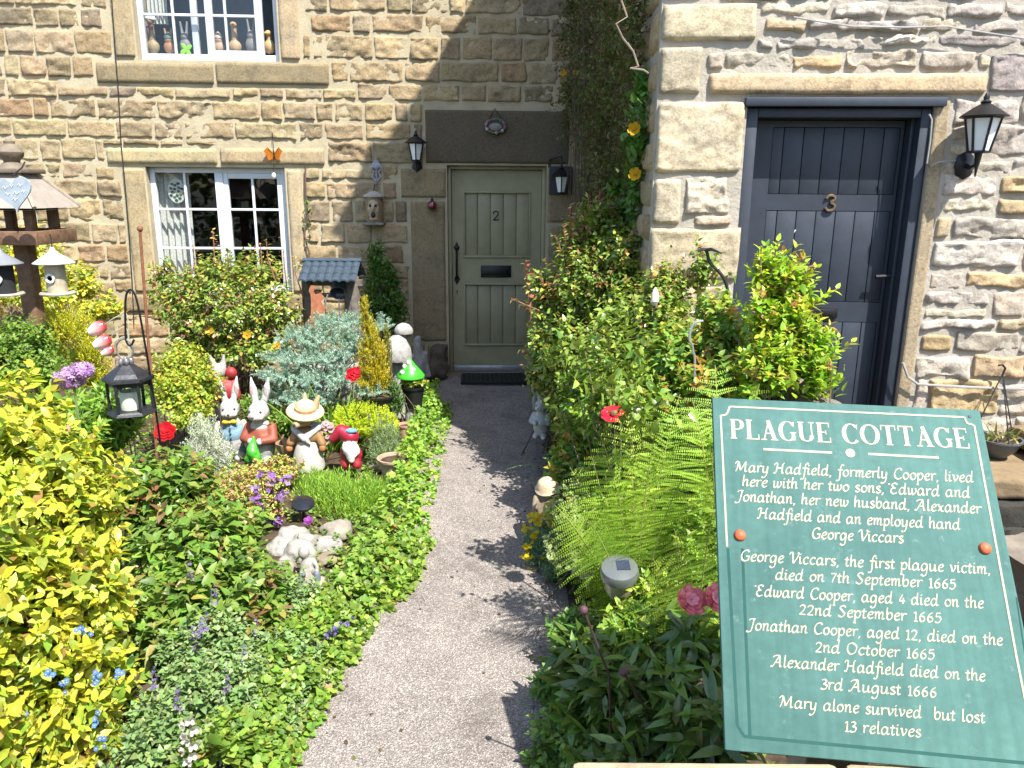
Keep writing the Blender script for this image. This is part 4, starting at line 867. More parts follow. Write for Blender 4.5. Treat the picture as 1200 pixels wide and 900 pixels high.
# garden rabbits and other figures
M_FUR = mat("white_resin", (.42, .41, .39), .65, var=.4, scale=35, bump=.5, dirt=((.2, .18, .15), 18, .6))
def eyes(t, pts, r=.009, col=(.02, .02, .02)):
    for p in pts: b = MB(); b.ball(p, r, 8, col=col); b.build('eye', M_PAINT, t, smooth=True)
def rabbit(px, py, ph, Y, label, coat, shirt, seed, jacket=True, bow=None, greens=False, turn=0.0):
    g = P(px, py, Y); s = ph * mpp(g); g = g.copy(); g[2] = max(g[2], .02); t = thing('rabbit_figurine', g, label, 'rabbit ornament', 'rabbit ornaments'); cs, sn = math.cos(turn), math.sin(turn)
    q = lambda x, y, z: g + np.array([(x * cs - y * sn) * s, (x * sn + y * cs) * s, z * s])
    hd = .60
    blob('body', [('e', q(0, 0, .22), (.15 * s, .13 * s, .22 * s)), ('e', q(0, 0, .40), (.12 * s, .1 * s, .12 * s)), ('e', q(0, -.02, hd), (.115 * s, .12 * s, .115 * s)), ('e', q(0, -.12, hd - .035), (.06 * s, .07 * s, .05 * s)), ('e', q(.05, -.1, hd - .04), (.045 * s, .05 * s, .042 * s)), ('e', q(-.05, -.1, hd - .04), (.045 * s, .05 * s, .042 * s)),
        ('c', q(.045, .02, hd + .08), q(.075, .05, hd + .22), .035 * s, .045 * s), ('c', q(.075, .05, hd + .22), q(.10, .06, hd + .37), .045 * s, .012 * s), ('c', q(-.045, .02, hd + .08), q(-.075, .05, hd + .22), .035 * s, .045 * s), ('c', q(-.075, .05, hd + .22), q(-.10, .06, hd + .37), .045 * s, .012 * s),
        ('e', q(.08, -.08, .03), (.06 * s, .12 * s, .045 * s)), ('e', q(-.08, -.08, .03), (.06 * s, .12 * s, .045 * s))], M_FUR, t, voxel=max(.004, s * .014))
    m_ = mat("coat_%d" % seed, coat, .6, var=.25, scale=30, bump=.2)
    if jacket: pr = [('e', q(0, .01, .3), (.165 * s, .14 * s, .19 * s)), ('c', q(.13, 0, .42), q(.17, -.07, .30), .055 * s, .05 * s), ('c', q(.17, -.07, .30), q(.07, -.15, .30), .05 * s, .045 * s), ('c', q(-.13, 0, .42), q(-.17, -.07, .30), .055 * s, .05 * s), ('c', q(-.17, -.07, .30), q(-.07, -.15, .30), .05 * s, .045 * s)]
    else: pr = [('c', q(.07, 0, .06), q(.065, 0, .25), .085 * s, .085 * s), ('c', q(-.07, 0, .06), q(-.065, 0, .25), .085 * s, .085 * s), ('e', q(0, 0, .30), (.155 * s, .14 * s, .16 * s)), ('e', q(0, -.06, .40), (.09 * s, .07 * s, .09 * s))]
    blob('coat' if jacket else 'dungarees', pr, m_, t, voxel=max(.004, s * .014))
    for a in (-1, 1):
        if jacket: b = MB(); b.ball(q(.05 * a, -.17, .30), .038 * s, 10); b.build('paw', M_FUR, t, smooth=True)
        else: blob('arm', [('c', q(.14 * a, 0, .42), q(.19 * a, -.03, .26), .04 * s, .035 * s), ('c', q(.19 * a, -.03, .26), q(.17 * a, -.09, .16), .035 * s, .035 * s)], mat("sleeve_%d" % seed, shirt, .6, var=.2), t, voxel=max(.004, s * .014))
    eyes(t, [q(.062, -.115, hd + .02), q(-.062, -.115, hd + .02)], .014 * s); b = MB(); b.ball(q(0, -.188, hd - .02), (.018 * s, .012 * s, .012 * s), 8, col=(.28, .13, .13)); b.build('nose', M_PAINT, t, smooth=True)
    for a in (-1, 1): b = MB(); b.ball(q(.079 * a, .008, hd + .23), (.018 * s, .012 * s, .075 * s), 10, col=(.4, .3, .28)); b.build('inner_ear', M_PAINT, t, smooth=True)
    if bow:
        b = MB()
        for a in (-1, 1): b.ball(q(.045 * a, -.135, .475), (.045 * s, .02 * s, .026 * s), 10, col=bow)
        b.ball(q(0, -.145, .475), .018 * s, 8, col=bow); b.build('bow_tie', M_PAINT, t, smooth=True)
        for k in range(4): b = MB(); b.ball(q(0, -.152 + .004 * k, .40 - .06 * k), .013 * s, 8, col=(.06, .07, .1)); b.build('button', M_PAINT, t, smooth=True)
    if greens: blob('held_greens', [('c', q(.0, -.2, .36), q(-.01, -.23, .2), .02 * s, .07 * s), ('c', q(-.01, -.23, .2), q(.04, -.23, .1), .07 * s, .05 * s), ('c', q(-.01, -.22, .2), q(-.06, -.23, .12), .06 * s, .05 * s)], mat("leaf_green_paint", (.06, .33, .03), .4, var=.25), t, voxel=max(.004, s * .012), noise=.006)
    return t, q, s
rabbit(275, 545, 98, 4.95, 'white rabbit figurine in pale blue dungarees with yellow bow tie', srgb('#7492a2'), (.45, .42, .36), 1, False, (.65, .42, .02), turn=.25)
rabbit(309, 546, 104, 4.85, 'white rabbit figurine in a rust red jacket holding green leaves', srgb('#84432f'), (.5, .4, .3), 2, True, None, True, turn=-.1)
# dressed animal in bonnet and apron skirt
g = P(362, 548, 4.65); s = 92 * mpp(g); g[2] = max(g[2], .02); t = thing('bonnet_figurine', g, 'animal figurine in straw bonnet with white shawl and fringed skirt', 'garden ornament'); q = lambda x, y, z: g + np.array([x * s, y * s, z * s])
b = MB(); pr = [(.20, 0), (.205, .05), (.18, .18), (.13, .34), (.10, .38)]; b.lathe(g, [(r * s, z * s) for r, z in pr], 40); 
V = np.array(b.v); a = np.arctan2(V[:, 1] - g[1], V[:, 0] - g[0]); V[:, :2] = g[:2] + (V[:, :2] - g[:2]) * (1 + .06 * np.sin(a * 20))[:, None]; b.v = [tuple(v) for v in V]; b.build('skirt', mat("cream_cloth_resin", (.4, .38, .33), .7, var=.35, bump=.4), t, smooth=True)
blob('jacket', [('e', q(0, 0, .43), (.15 * s, .12 * s, .13 * s)), ('c', q(.12, 0, .48), q(.20, -.05, .34), .055 * s, .05 * s), ('c', q(-.12, 0, .48), q(-.19, -.09, .36), .055 * s, .05 * s)], mat("ochre_jacket", srgb('#86623a'), .65, var=.25), t, voxel=.006)
for a in (-1, 1): b = MB(); b.ball(q(.205 * a, -.07 - (.03 if a < 0 else 0), .29), .045 * s, 10, col=srgb('#a5673f')); b.build('paw', M_PAINT, t, smooth=True)
blob('shawl', [('c', q(-.15, -.04, .53), q(0, -.13, .43), .04 * s, .045 * s), ('c', q(.15, -.02, .54), q(0, -.13, .43), .045 * s, .045 * s), ('c', q(-.14, .03, .54), q(.14, .06, .55), .045 * s, .045 * s), ('c', q(0, -.13, .43), q(.07, -.14, .37), .035 * s, .02 * s)], mat("white_shawl", (.42, .42, .4), .7, var=.3), t, voxel=.006)
blob('head', [('e', q(-.02, -.02, .68), (.13 * s, .13 * s, .125 * s)), ('c', q(-.03, -.08, .66), q(-.07, -.2, .63), .085 * s, .045 * s), ('c', q(.10, .05, .78), q(.16, .06, .93), .06 * s, .02 * s), ('c', q(-.02, .07, .80), q(-.02, .09, .95), .06 * s, .02 * s)], mat("tan_fur_resin", srgb('#a18a66'), .7, var=.25), t, voxel=.006)
eyes(t, [q(.03, -.13, .70), q(-.11, -.12, .70)], .014 * s); b = MB(); b.ball(q(-.08, -.235, .635), .02 * s, 8, col=(.03, .02, .02)); b.build('nose', M_PAINT, t, smooth=True)
b = MB(); Zb = unit(np.array([.15, -.25, 1.0])); c = q(0, -.01, .75); b.lathe(c, [(.12 * s, -.01), (.225 * s, -.02 * s), (.235 * s, 0), (.22 * s, .012), (.13 * s, .03 * s), (.12 * s, .10 * s), (.07 * s, .14 * s), (.003, .15 * s)], 26, Z=Zb); b.build('bonnet', mat("straw_bonnet", srgb('#b9a587'), .75, var=.25, scale=40, bump=.3), t, smooth=True, sharp=50)
b = MB(); b.lathe(c, [(.134 * s, .03 * s), (.136 * s, .07 * s)], 26, Z=Zb, col=srgb('#b98a62')); b.build('ribbon', M_PAINT, t, smooth=True)
# straw barrow between rabbit and bonnet figure
c = P(337, 522, 4.75); s = mpp(c); g = c * np.array([1, 1, 0]); t = thing('toy_barrow', g, 'small tan wooden barrow ornament between rabbit and bonnet figure', 'garden ornament'); b = MB(); b.lathe(c - Z3 * 12 * s, [(7 * s, 0), (12 * s, 8 * s), (14 * s, 16 * s), (12.5 * s, 16 * s), (9 * s, 9 * s), (.003, 8 * s)], 10); b.build('tub', mat("tan_wood", srgb('#927a5c'), .8, var=.4, scale=30, bump=.4), t, smooth=True)
for a in (-1, 1): b = MB(); b.tube([c + X3 * a * 9 * s, c + X3 * a * 11 * s + Y3 * .12 + Z3 * .03], .008, 6); b.build('handle', M_WOOD, t)
b = MB(); b.tube([g + X3 * .03 + Y3 * .02, c - Z3 * 10 * s], .02, 7); b.build('leg', M_WOOD, t)
# garden gnome
g = P(412, 545, 4.6); s = 52 * mpp(g); g[2] = max(g[2], .02); t = thing('garden_gnome', g, 'small gnome figurine in crimson hat with white beard beside lavender', 'garden gnome'); q = lambda x, y, z: g + np.array([x * s, y * s, z * s])
blob('body', [('e', q(0, 0, .25), (.26 * s, .2 * s, .26 * s)), ('c', q(-.12, -.1, .05), q(-.12, -.05, .2), .11 * s, .1 * s), ('c', q(.14, -.1, .05), q(.12, -.05, .2), .11 * s, .1 * s)], mat("crimson_coat", (.25, .012, .02), .5, var=.25), t, voxel=.006)
blob('head', [('e', q(0, -.03, .58), (.17 * s, .16 * s, .17 * s)), ('e', q(0, -.2, .56), (.045 * s, .05 * s, .04 * s))], mat("gnome_skin", (.5, .28, .2), .6), t, voxel=.005)
blob('beard', [('c', q(0, -.14, .48), q(.05, -.2, .2), .16 * s, .09 * s), ('e', q(.08, -.14, .4), (.15 * s, .1 * s, .16 * s))], mat("white_beard", (.62, .61, .58), .8, bump=.6, var=.2), t, voxel=.006, noise=.006)
blob('hat', [('c', q(0, 0, .68), q(-.2, .02, .80), .2 * s, .15 * s), ('c', q(-.2, .02, .80), q(-.38, 0, .62), .15 * s, .10 * s)], mat("crimson_hat", (.28, .012, .03), .4, var=.2), t, voxel=.006)
b = MB(); b.ball(q(.05, -.1, .84), (.13 * s, .08 * s, .06 * s), 12, col=(.1, .3, .55)); b.build('hat_flower', M_PAINT, t, smooth=True); eyes(t, [q(.06, -.18, .62), q(-.06, -.18, .62)], .02 * s)
# red coated terrier figure behind
g = P(266, 492, 5.6); s = 78 * mpp(g); g[2] = max(g[2], .02); t = thing('terrier_figurine', g, 'black and white terrier figurine in a red coat behind the rabbits', 'garden ornament'); q = lambda x, y, z: g + np.array([x * s, y * s, z * s])
blob('body', [('c', q(-.08, 0, .05), q(-.07, 0, .3), .08 * s, .1 * s), ('c', q(.08, 0, .05), q(.07, 0, .3), .08 * s, .1 * s)], mat("dark_trousers", (.03, .03, .035), .7), t, voxel=.008)
blob('coat', [('e', q(0, 0, .45), (.2 * s, .15 * s, .2 * s)), ('c', q(.15, 0, .55), q(.22, -.1, .4), .07 * s, .06 * s), ('c', q(-.15, 0, .55), q(-.22, -.1, .4), .07 * s, .06 * s), ('e', q(.12, 0, .72), (.09 * s, .08 * s, .1 * s))], mat("scarlet_coat", (.3, .02, .022), .6, var=.4), t, voxel=.008)
blob('head', [('e', q(-.06, 0, .75), (.12 * s, .12 * s, .12 * s)), ('c', q(-.08, -.05, .72), q(-.18, -.18, .68), .07 * s, .04 * s), ('c', q(-.13, .03, .83), q(-.19, .04, .98), .05 * s, .02 * s), ('c', q(0, .03, .83), q(.02, .04, .98), .05 * s, .02 * s)], M_CHALK, t, voxel=.008)
# white lamb, white rabbit and straw hat figure along the right edge
g = P(631, 478, 5.5); g[2] = max(g[2], .02); s = 46 * mpp(g); t = thing('lamb_figurine', g, 'white standing lamb figurine at the right edge of the path', 'garden ornament'); q = lambda x, y, z: g + np.array([x * s, y * s, z * s])
blob('body', [('c', q(.0, -.1, .5), q(.18, .25, .5), .2 * s, .2 * s)] + [('c', q(x, y, .45), q(x, y - .02, .03), .075 * s, .055 * s) for x, y in ((-.1, -.14), (.1, -.18), (.1, .3), (.28, .25))] + [('c', q(-.03, -.15, .6), q(-.06, -.28, .8), .13 * s, .12 * s), ('c', q(-.06, -.28, .82), q(-.08, -.42, .74), .11 * s, .07 * s), ('c', q(.03, -.24, .88), q(.16, -.22, .9), .04 * s, .03 * s), ('c', q(-.15, -.24, .88), q(-.28, -.22, .92), .04 * s, .03 * s)], M_CHALK, t, voxel=.007, noise=.004); eyes(t, [q(.0, -.36, .84), q(-.14, -.36, .84)], .022 * s)
rabbit(634, 512, 64, 4.95, 'small plain white rabbit figurine at the right path edge', (.36, .37, .36), (.5, .5, .5), 5, True, None, turn=-.4)
g = P(640, 606, 3.75); g[2] = max(g[2], .02); s = 58 * mpp(g); t = thing('straw_hat_figurine', g, 'hunched figurine in wide straw hat and red coat on the path edge', 'garden ornament'); q = lambda x, y, z: g + np.array([x * s, y * s, z * s])
blob('body', [('c', q(-.05, 0, .05), q(0, 0, .5), .24 * s, .18 * s), ('e', q(0, -.05, .62), (.15 * s, .15 * s, .14 * s)), ('c', q(-.2, -.1, .45), q(-.25, -.2, .25), .08 * s, .06 * s)], mat("taupe_resin", srgb('#8b7c66'), .75, var=.35, bump=.3), t, voxel=.007)
blob('coat', [('c', q(.16, .02, .08), q(.14, .02, .5), .16 * s, .13 * s)], mat("scarlet_coat", (.3, .02, .022), .6, var=.4), t, voxel=.007)
b = MB(); b.lathe(q(0, -.05, .68), [(.15 * s, 0), (.24 * s, -.05 * s), (.25 * s, -.03 * s), (.19 * s, .03 * s), (.17 * s, .12 * s), (.1 * s, .17 * s), (.003, .18 * s)], 22, Z=unit(np.array([-.2, -.35, 1]))); b.build('straw_hat', mat("straw_bonnet", srgb('#b9a587'), .75), t, smooth=True, sharp=50)
# blue butterfly at the door end
c = P(637, 414, 5.6); t = thing('blue_butterfly', c * np.array([1, 1, 0]), 'bright blue metal butterfly on a stem by the sage door', 'garden ornament'); b = MB()
for s_ in (-1, 1): b.add([c, c + X3 * .04 * s_ + Z3 * .06 - Y3 * .02, c + X3 * .075 * s_ + Z3 * .03 - Y3 * .03, c + X3 * .05 * s_ - Z3 * .04 - Y3 * .02, c - Z3 * .03], [(0, 1, 2, 3, 4)], (.05, .25, .62))
b.build('wings', M_PETAL, t); b = MB(); b.tube([c * np.array([1, 1, 0]), c + Z3 * .03], .004, 5); b.build('wire_stem', M_IRON, t)
# pots, planters, stones
def rock(px, py, Y, r, label, m_, seed):
    c = G(px, py, r[2] * .5); t = thing('garden_stone', c * np.array([1, 1, 0]), label, 'stone', 'stones in the bed'); rr = np.random.default_rng(seed)
    blob('rock', [('e', c, r), ('e', c + rr.normal(size=3) * np.array(r) * .35, tuple(np.array(r) * .75))], m_, t, voxel=max(r) * .09, noise=max(r) * .14, smooth=2)
M_ROCK = mat("pale_stone", srgb('#8a8276'), .85, var=.35, scale=18, bump=.5, bscale=40); M_ROCKW = mat("white_stone", srgb('#918d86'), .85, var=.3, scale=25, bump=.5)
rock(394, 622, 3.85, (.085, .08, .055), 'pale rounded stone below the lavender mound', M_ROCK, 1)
rock(384, 641, 3.75, (.075, .06, .055), 'small white rough stone beside the rounded stone', M_ROCKW, 2)
rock(344, 632, 3.7, (.10, .07, .07), 'large white craggy stone left of the purple tulip', M_ROCKW, 3)
rock(366, 685, 3.3, (.08, .06, .045), 'low pale flat stone at the edge of the golden marjoram', M_ROCK, 4)
rock(333, 668, 3.4, (.07, .06, .05), 'greyish stone partly under the green leaves', M_ROCK, 5)
rock(383, 655, 3.6, (.08, .06, .03), 'brown flat stone under the small white stone', mat("brown_stone", srgb('#7d705f'), .9, var=.4, bump=.5), 6)
rock(352, 650, 3.6, (.09, .07, .08), 'pale craggy stone directly behind the sitting statuette', M_ROCKW, 8)
rock(330, 645, 3.65, (.08, .07, .07), 'whitish jagged stone furthest left under the wallflowers', M_ROCKW, 9)
rock(372, 640, 3.75, (.06, .05, .055), 'little grey stone between the statuette and the white rough stone', M_ROCK, 10)
rock(445, 545, 4.6, (.09, .08, .05), 'buff stone hidden left of the stone planter', M_ROCK, 7)
g = G(362, 684); s = 46 * mpp(g); g[2] = .03; t = thing('sitting_fairy_statuette', g, 'white worn sitting statuette among the pale stones', 'garden ornament'); q = lambda x, y, z: g + np.array([x * s, y * s, z * s])
blob('body', [('e', q(0, 0, .3), (.2 * s, .18 * s, .28 * s)), ('e', q(-.08, 0, .7), (.15 * s, .15 * s, .17 * s)), ('c', q(.1, -.1, .2), q(.3, -.3, .3), .1 * s, .08 * s), ('c', q(.3, -.3, .3), q(.32, -.35, .0), .08 * s, .06 * s), ('c', q(-.1, -.1, .2), q(-.05, -.35, .28), .1 * s, .08 * s), ('c', q(-.05, -.35, .28), q(-.05, -.38, .0), .08 * s, .06 * s), ('c', q(.15, 0, .5), q(.3, -.2, .4), .07 * s, .05 * s)], M_ROCKW, t, voxel=.006)
blob('trousers', [('c', q(.3, -.31, .28), q(.33, -.36, .05), .095 * s, .085 * s), ('c', q(-.05, -.36, .26), q(-.05, -.4, .05), .095 * s, .085 * s)], mat("slate_blue_paint", srgb('#5a626c'), .6, var=.3), t, voxel=.006)
def pot(name, label, px, py, Y, r, h, m_, sq=False, fill=True):
    c = P(px, py, Y); c = np.array([c[0], c[1], max(0.0, c[2] - h)]); t = thing(name, c, label, 'plant pot', 'pots and planters'); b = MB()
    b.lathe(c, [(r * .72, 0), (r * .95, h * .88), (r * 1.06, h * .9), (r * 1.08, h), (r * .96, h), (r * .9, h * .85), (.003, h * .84)], 4 if sq else 22, phase=PI / 4 if sq else 0); b.build('pot_body', m_, t, smooth=True, sharp=30)
    b = MB(); b.lathe(c + Z3 * h * .86, [(r * .88, 0), (r * .5, .008), (.003, .012)], 14); b.build('compost', M_SOIL, t, smooth=True); return t
M_BPOT = mat("black_plastic", (.012, .012, .013), .4, var=.3)
pot('plant_pot', 'black plastic pot holding a rosette plant near the door', 484, 452, 5.6, .09, .16, M_BPOT)
pot('plant_pot', 'black trough pot under the pointed golden conifer', 444, 462, 5.3, .12, .14, M_BPOT)
pot('plant_pot', 'worn pink buff planter with dark red succulents by the lavender', 462, 536, 4.5, .10, .13, mat("worn_terracotta", srgb('#a98f78'), .85, var=.4, bump=.4))
pot('plant_pot', 'fallen pink terracotta pot above the edging plant', 475, 497, 5.1, .055, .12, mat("pink_terracotta", srgb('#b98c78'), .8, var=.3))
c = P(355, 590, 3.85); t = thing('solar_light', c * np.array([1, 1, 0]), 'flat black solar light in front of the lavender mound', 'solar light', 'solar lights'); b = MB(); Zs = unit(np.array([.1, -.35, 1])); b.lathe(c, [(.02, -.035), (.05, -.02), (.062, -.004), (.06, .006), (.03, .016), (.003, .018)], 22, Z=Zs); b.build('lamp_head', mat("glossy_black_plastic", (.012, .012, .014), .15, coat=.5), t, smooth=True); b = MB(); b.tube([c * np.array([1, 1, 0]), c - Z3 * .03], .008, 7); b.build('spike', M_BLACK, t)
c = P(398, 512, 4.6)
c = P(726, 668, 2.42); t = thing('solar_light', c * np.array([1, 1, 0]), 'round grey solar jar light with a square cell in its lid', 'solar light', 'solar lights'); Zs = unit(np.array([-.05, -.28, 1])); R = .066; b = MB(); b.lathe(c, [(R * .9, -.03), (R, -.024), (R * 1.02, 0), (R * .95, .012), (R * .6, .02), (.003, .022)], 26, Z=Zs); b.build('lid', mat("smoked_plastic", srgb('#5a5e5c'), .25, coat=.5, var=.2), t, smooth=True, sharp=35)
b = MB(); Xs = unit(np.cross(Y3, Zs)); b.box(c + Zs * .0225 + Xs * .012, (.045, .045, .003), Xs, np.cross(Zs, Xs), Zs); b.build('solar_cell', mat("solar_cell", (.03, .04, .07), .12, coat=1), t)
b = MB(); b.lathe(c - Zs * .03, [(.05, 0), (.053, -.05), (.03, -.1), (.012, -.12)], 20, Z=Zs); b.build('jar', mat("yellowed_glass", srgb('#8f8a6c'), .15, coat=.6), t, smooth=True); b = MB(); b.tube([c * np.array([1, 1, 0]), c - Z3 * .13], .01, 7); b.build('spike', M_IRON, t)
# red glass flower dish, ceramic cone, iron crooks on the right
c = P(719, 488, 2.85); t = thing('red_glass_flower', c * np.array([1, 1, 0]), 'red dished glass flower between the rose and fern', 'garden ornament'); b = MB(); b.lathe(c, [(.003, 0), (.03, .003), (.047, .010), (.05, .015), (.045, .016), (.026, .008), (.003, .006)], 14, Z=unit(np.array([-.15, -.45, 1])), col=(.5, .01, .03)); b.ball(c + np.array([0, -.005, .014]), .014, 8, col=(.12, .1, .03)); b.build('dish', mat("tinted_glass", (1, 1, 1), .15, attr=True), t, smooth=True); b = MB(); b.tube([c * np.array([1, 1, 0]), c], .005, 6); b.build('rod', M_IRON, t)
def crook(pts, Y, label, r=.006, m_=None):
    q = [P(x, y, Y) for x, y in pts]; t = thing('iron_crook', q[-1] * np.array([1, 1, 0]), label, 'crook', 'iron crooks in the right bed'); b = MB(); q.append(q[-1] * np.array([1, 1, 0])); b.tube([catmull(q, u) for u in np.linspace(0, len(q) - 1, 50)], r, 7); b.build('rod', m_ or M_IRON, t, smooth=True); return t, q
t, q = crook([(818, 294), (827, 293), (832, 308), (842, 318), (850, 330), (853, 350), (852, 400)], 3.7, 'forked iron crook in front of the big corner stones', .008); b = MB(); b.tube([q[1], P(834, 292, 3.68), P(846, 297, 3.66)], [.009, .008, .003], 6); b.build('fork', M_IRON, t, smooth=True)
crook([(824, 376), (815, 378), (810, 386), (808, 398), (812, 410), (813, 460)], 3.0, 'thin curved grey crook rising from the green bush', .005, mat("grey_metal", (.42, .43, .44), .35, .6))
c = P(767, 350, 3.6); t = thing('ceramic_bud', c * np.array([1, 1, 0]), 'slim pale ceramic bud on a stem in the rose bush', 'garden ornament'); b = MB(); b.lathe(P(767, 358, 3.6), [(.01, 0), (.02, .02), (.018, .05), (.010, .075), (.004, .085)], 12, col=(.6, .52, .46)); b.build('bud', M_PAINT, t, smooth=True); b = MB(); b.tube([c * np.array([1, 1, 0]), c], .004, 5); b.build('rod', M_IRON, t)
# doormat
t = thing('doormat', F2.pt(F2.uv(580, 450)[0], 0, .2), 'black rubber grid doormat in front of the sage door', 'doormat'); r = (F2.uv(541, 448)[0] , F2.uv(622, 448)[0]); b = MB(); cu = (r[0] + r[1]) / 2
for k in range(9): F2.box(b, r[0], r[1], .008, .03, .10 + .045 * k, .118 + .045 * k)
for k in range(16): a = r[0] + (r[1] - r[0] - .014) * k / 15; F2.box(b, a, a + .014, .0085, .027, .10, .478)
b.build('rubber_grid', M_BPOT, t)
# dividing wall between the two gardens
sm = StoneMesh()
class Side(Facade):
    def __init__(s, a, b_): 
        a, b_ = np.asarray(a, float), np.asarray(b_, float); s.o = np.array([a[0], a[1], 0]); d = b_ - a; s.len = np.linalg.norm(d); d = d / s.len; s.u = np.array([d[0], d[1], 0]); s.n = np.array([d[1], -d[0], 0]); s.z = Z3
A_, B_ = (1.16, 4.06), (.98, 2.35); rng = random.Random(31)
t = thing('garden_wall', (1.2, 3.0, 0), 'rough low stone wall dividing the two cottage gardens', 'garden wall', 'garden walls')
SW, SE = Side(A_, B_), Side((B_[0] + .22, B_[1]), (A_[0] + .22, A_[1] - .03))
SW.n = -SW.n if SW.n[0] > 0 else SW.n; SE.n = -SE.n if SE.n[0] < 0 else SE.n
b = MB()
def core(b, a, c_, w, h, nd):
    a, c_ = np.array([*a, 0.0]), np.array([*c_, 0.0]); e = np.array([*nd[:2], 0]) * w; q = [a, c_, c_ + e, a + e]; b.add([p - Z3 * .1 for p in q] + [p + Z3 * h for p in q], [(0, 1, 5, 4), (1, 2, 6, 5), (2, 3, 7, 6), (3, 0, 4, 7), (4, 5, 6, 7)])
core(b, A_, B_, .22, .93, -SW.n); b.build('core', M_MORTAR3, t)
for S_, sd in ((SW, 2000), (SE, 2300)):
    for i, r in enumerate(coursed(rng, .01, S_.len - .01, .0, .93, (.09, .16), (.16, .36), .02)): sm.stone(S_, r, pick(rng, GREY + WARM), .03, .02, .025, .022, .012, sd + i)
sm.build('stonework', M_GREYST, t)
M_COPE = mat("rough_coping_stone", srgb('#6f665a'), .92, var=.4, scale=9, bump=.7, bscale=24, dirt=(srgb('#5d564a'), 6, .56))
n = 5
for k in range(n):
    f0, f1 = (k + .03) / n, (k + .97) / n; p0_, p1_ = [np.array([A_[0] + (B_[0] - A_[0]) * f + .11, A_[1] - .02 + (B_[1] - A_[1]) * f, .97]) for f in (f0, f1)]
    blob('coping', [('c', p0_, p1_, .07, .07), ('c', p0_ + X3 * .07, p1_ + X3 * .07, .055, .055), ('c', p0_ - X3 * .07, p1_ - X3 * .07, .055, .055), ('c', p0_ + Z3 * .02, p1_ + Z3 * .015, .06, .055)], M_COPE, t, voxel=.022, noise=.02, smooth=2)
# rough stone bench wall at the right with the hanging basket on it
t = thing('stone_slab_wall', G(1240, 640), 'dark cracked stones with broad flat slab behind the sign board', 'garden wall', 'garden walls'); M_DKST = mat("near_black_stone", srgb('#2f2c25'), .92, var=.5, scale=10, bump=.8, bscale=20, dirt=(srgb('#1c1b17'), 5, .5)); M_SLAB = mat("buff_slab", srgb('#7d6a4f'), .9, var=.35, scale=8, bump=.6, bscale=25, dirt=(srgb('#6d604b'), 6, .6))
def slab(nm, c, d, m_, seed, ang=0):
    X_, Y_ = np.array([math.cos(ang), math.sin(ang), 0]), np.array([-math.sin(ang), math.cos(ang), 0]); bm = bmesh.new(); bmesh.ops.create_cube(bm, size=2); bmesh.ops.subdivide_edges(bm, edges=bm.edges[:], cuts=9, use_grid_fill=True)
    V = np.array([v.co[:] for v in bm.verts]); V = np.sign(V) * np.abs(V) ** .9; V = V * np.array(d) / 2; V = V * (1 - .08 * (np.abs(V / (np.array(d) / 2)) ** 6).sum(1, keepdims=True) / 3); V += np.stack([fbm(V * 7 + seed, 3, seed), fbm(V * 7 + seed + 9, 3, seed + 1), fbm(V * 9 + seed, 3, seed + 2) * .7], -1) * min(d) * .16
    b = MB(); b.add([np.asarray(c) + X_ * v[0] + Y_ * v[1] + Z3 * v[2] for v in V], [[v.index for v in f.verts] for f in bm.faces]); bm.free(); return b.build(nm, m_, t, smooth=True)
y_ = 3.5; c = P(1215, 556, 3.6); zs = c[2]
slab('flat_slab', (c[0] + .1, 3.78, zs - .05), (.72, .62, .1), M_SLAB, 3, -.1); slab('flat_slab', (c[0] + .35, 3.85, zs + .08), (.5, .4, .1), M_SLAB, 6, .1)
slab('dark_stone', (c[0] + .05, 3.62, zs - .20), (.65, .35, .18), M_DKST, 11, -.05); slab('dark_stone', (c[0] + .3, 3.55, zs - .36), (.7, .4, .17), M_DKST, 14, .05); slab('dark_stone', (c[0] - .3, 3.6, .1), (.5, .4, .25), M_DKST, 17, .1)  # near-black base colour with random darker patches
c2 = P(1200, 655, 2.6); slab('pale_stone', (c2[0] + .06, 2.62, c2[2] - .05), (.26, .3, .14), M_COPE, 21, .2); slab('pale_stone', (c2[0] + .16, 2.5, max(.1, c2[2] - .22)), (.4, .45, .24), M_COPE, 24, .3); slab('dark_stone', (c2[0] + .3, 2.75, .12), (.6, .5, .25), M_DKST, 27, .1)
c = P(1168, 522, 3.85); s = mpp(c); t = thing('hanging_basket', c - Z3 * .05, 'grey plastic hanging basket with sparse plants on the stone slab', 'hanging basket'); b = MB(); R = 25 * s; b.lathe(c - Z3 * .055, [(R * .45, 0), (R * .8, .04), (R * .98, .085), (R * 1.06, .09), (R * 1.06, .1), (R * .95, .1), (R * .9, .08), (.003, .075)], 24); b.build('bowl', mat("grey_bowl_plastic", srgb('#4d5053'), .45, var=.15), t, smooth=True, sharp=30); b = MB(); b.lathe(c + Z3 * .025, [(R * .9, 0), (.003, .012)], 14); b.build('compost', M_SOIL, t)
hk = F3.at(1175, 438, .06); b = MB()
for a in (0, 2.1, 4.2): b.tube([c + Z3 * .045 + R * np.array([math.cos(a + .4), math.sin(a + .4), 0]), hk], .0035, 5)
b.tube([hk - Z3 * .01, hk + Z3 * .03 + X3 * .01, hk + Z3 * .05 - X3 * .01, hk + Z3 * .045 - X3 * .03], .006, 5); b.build('chain', M_IRON, t)
BASKET = (c, R)
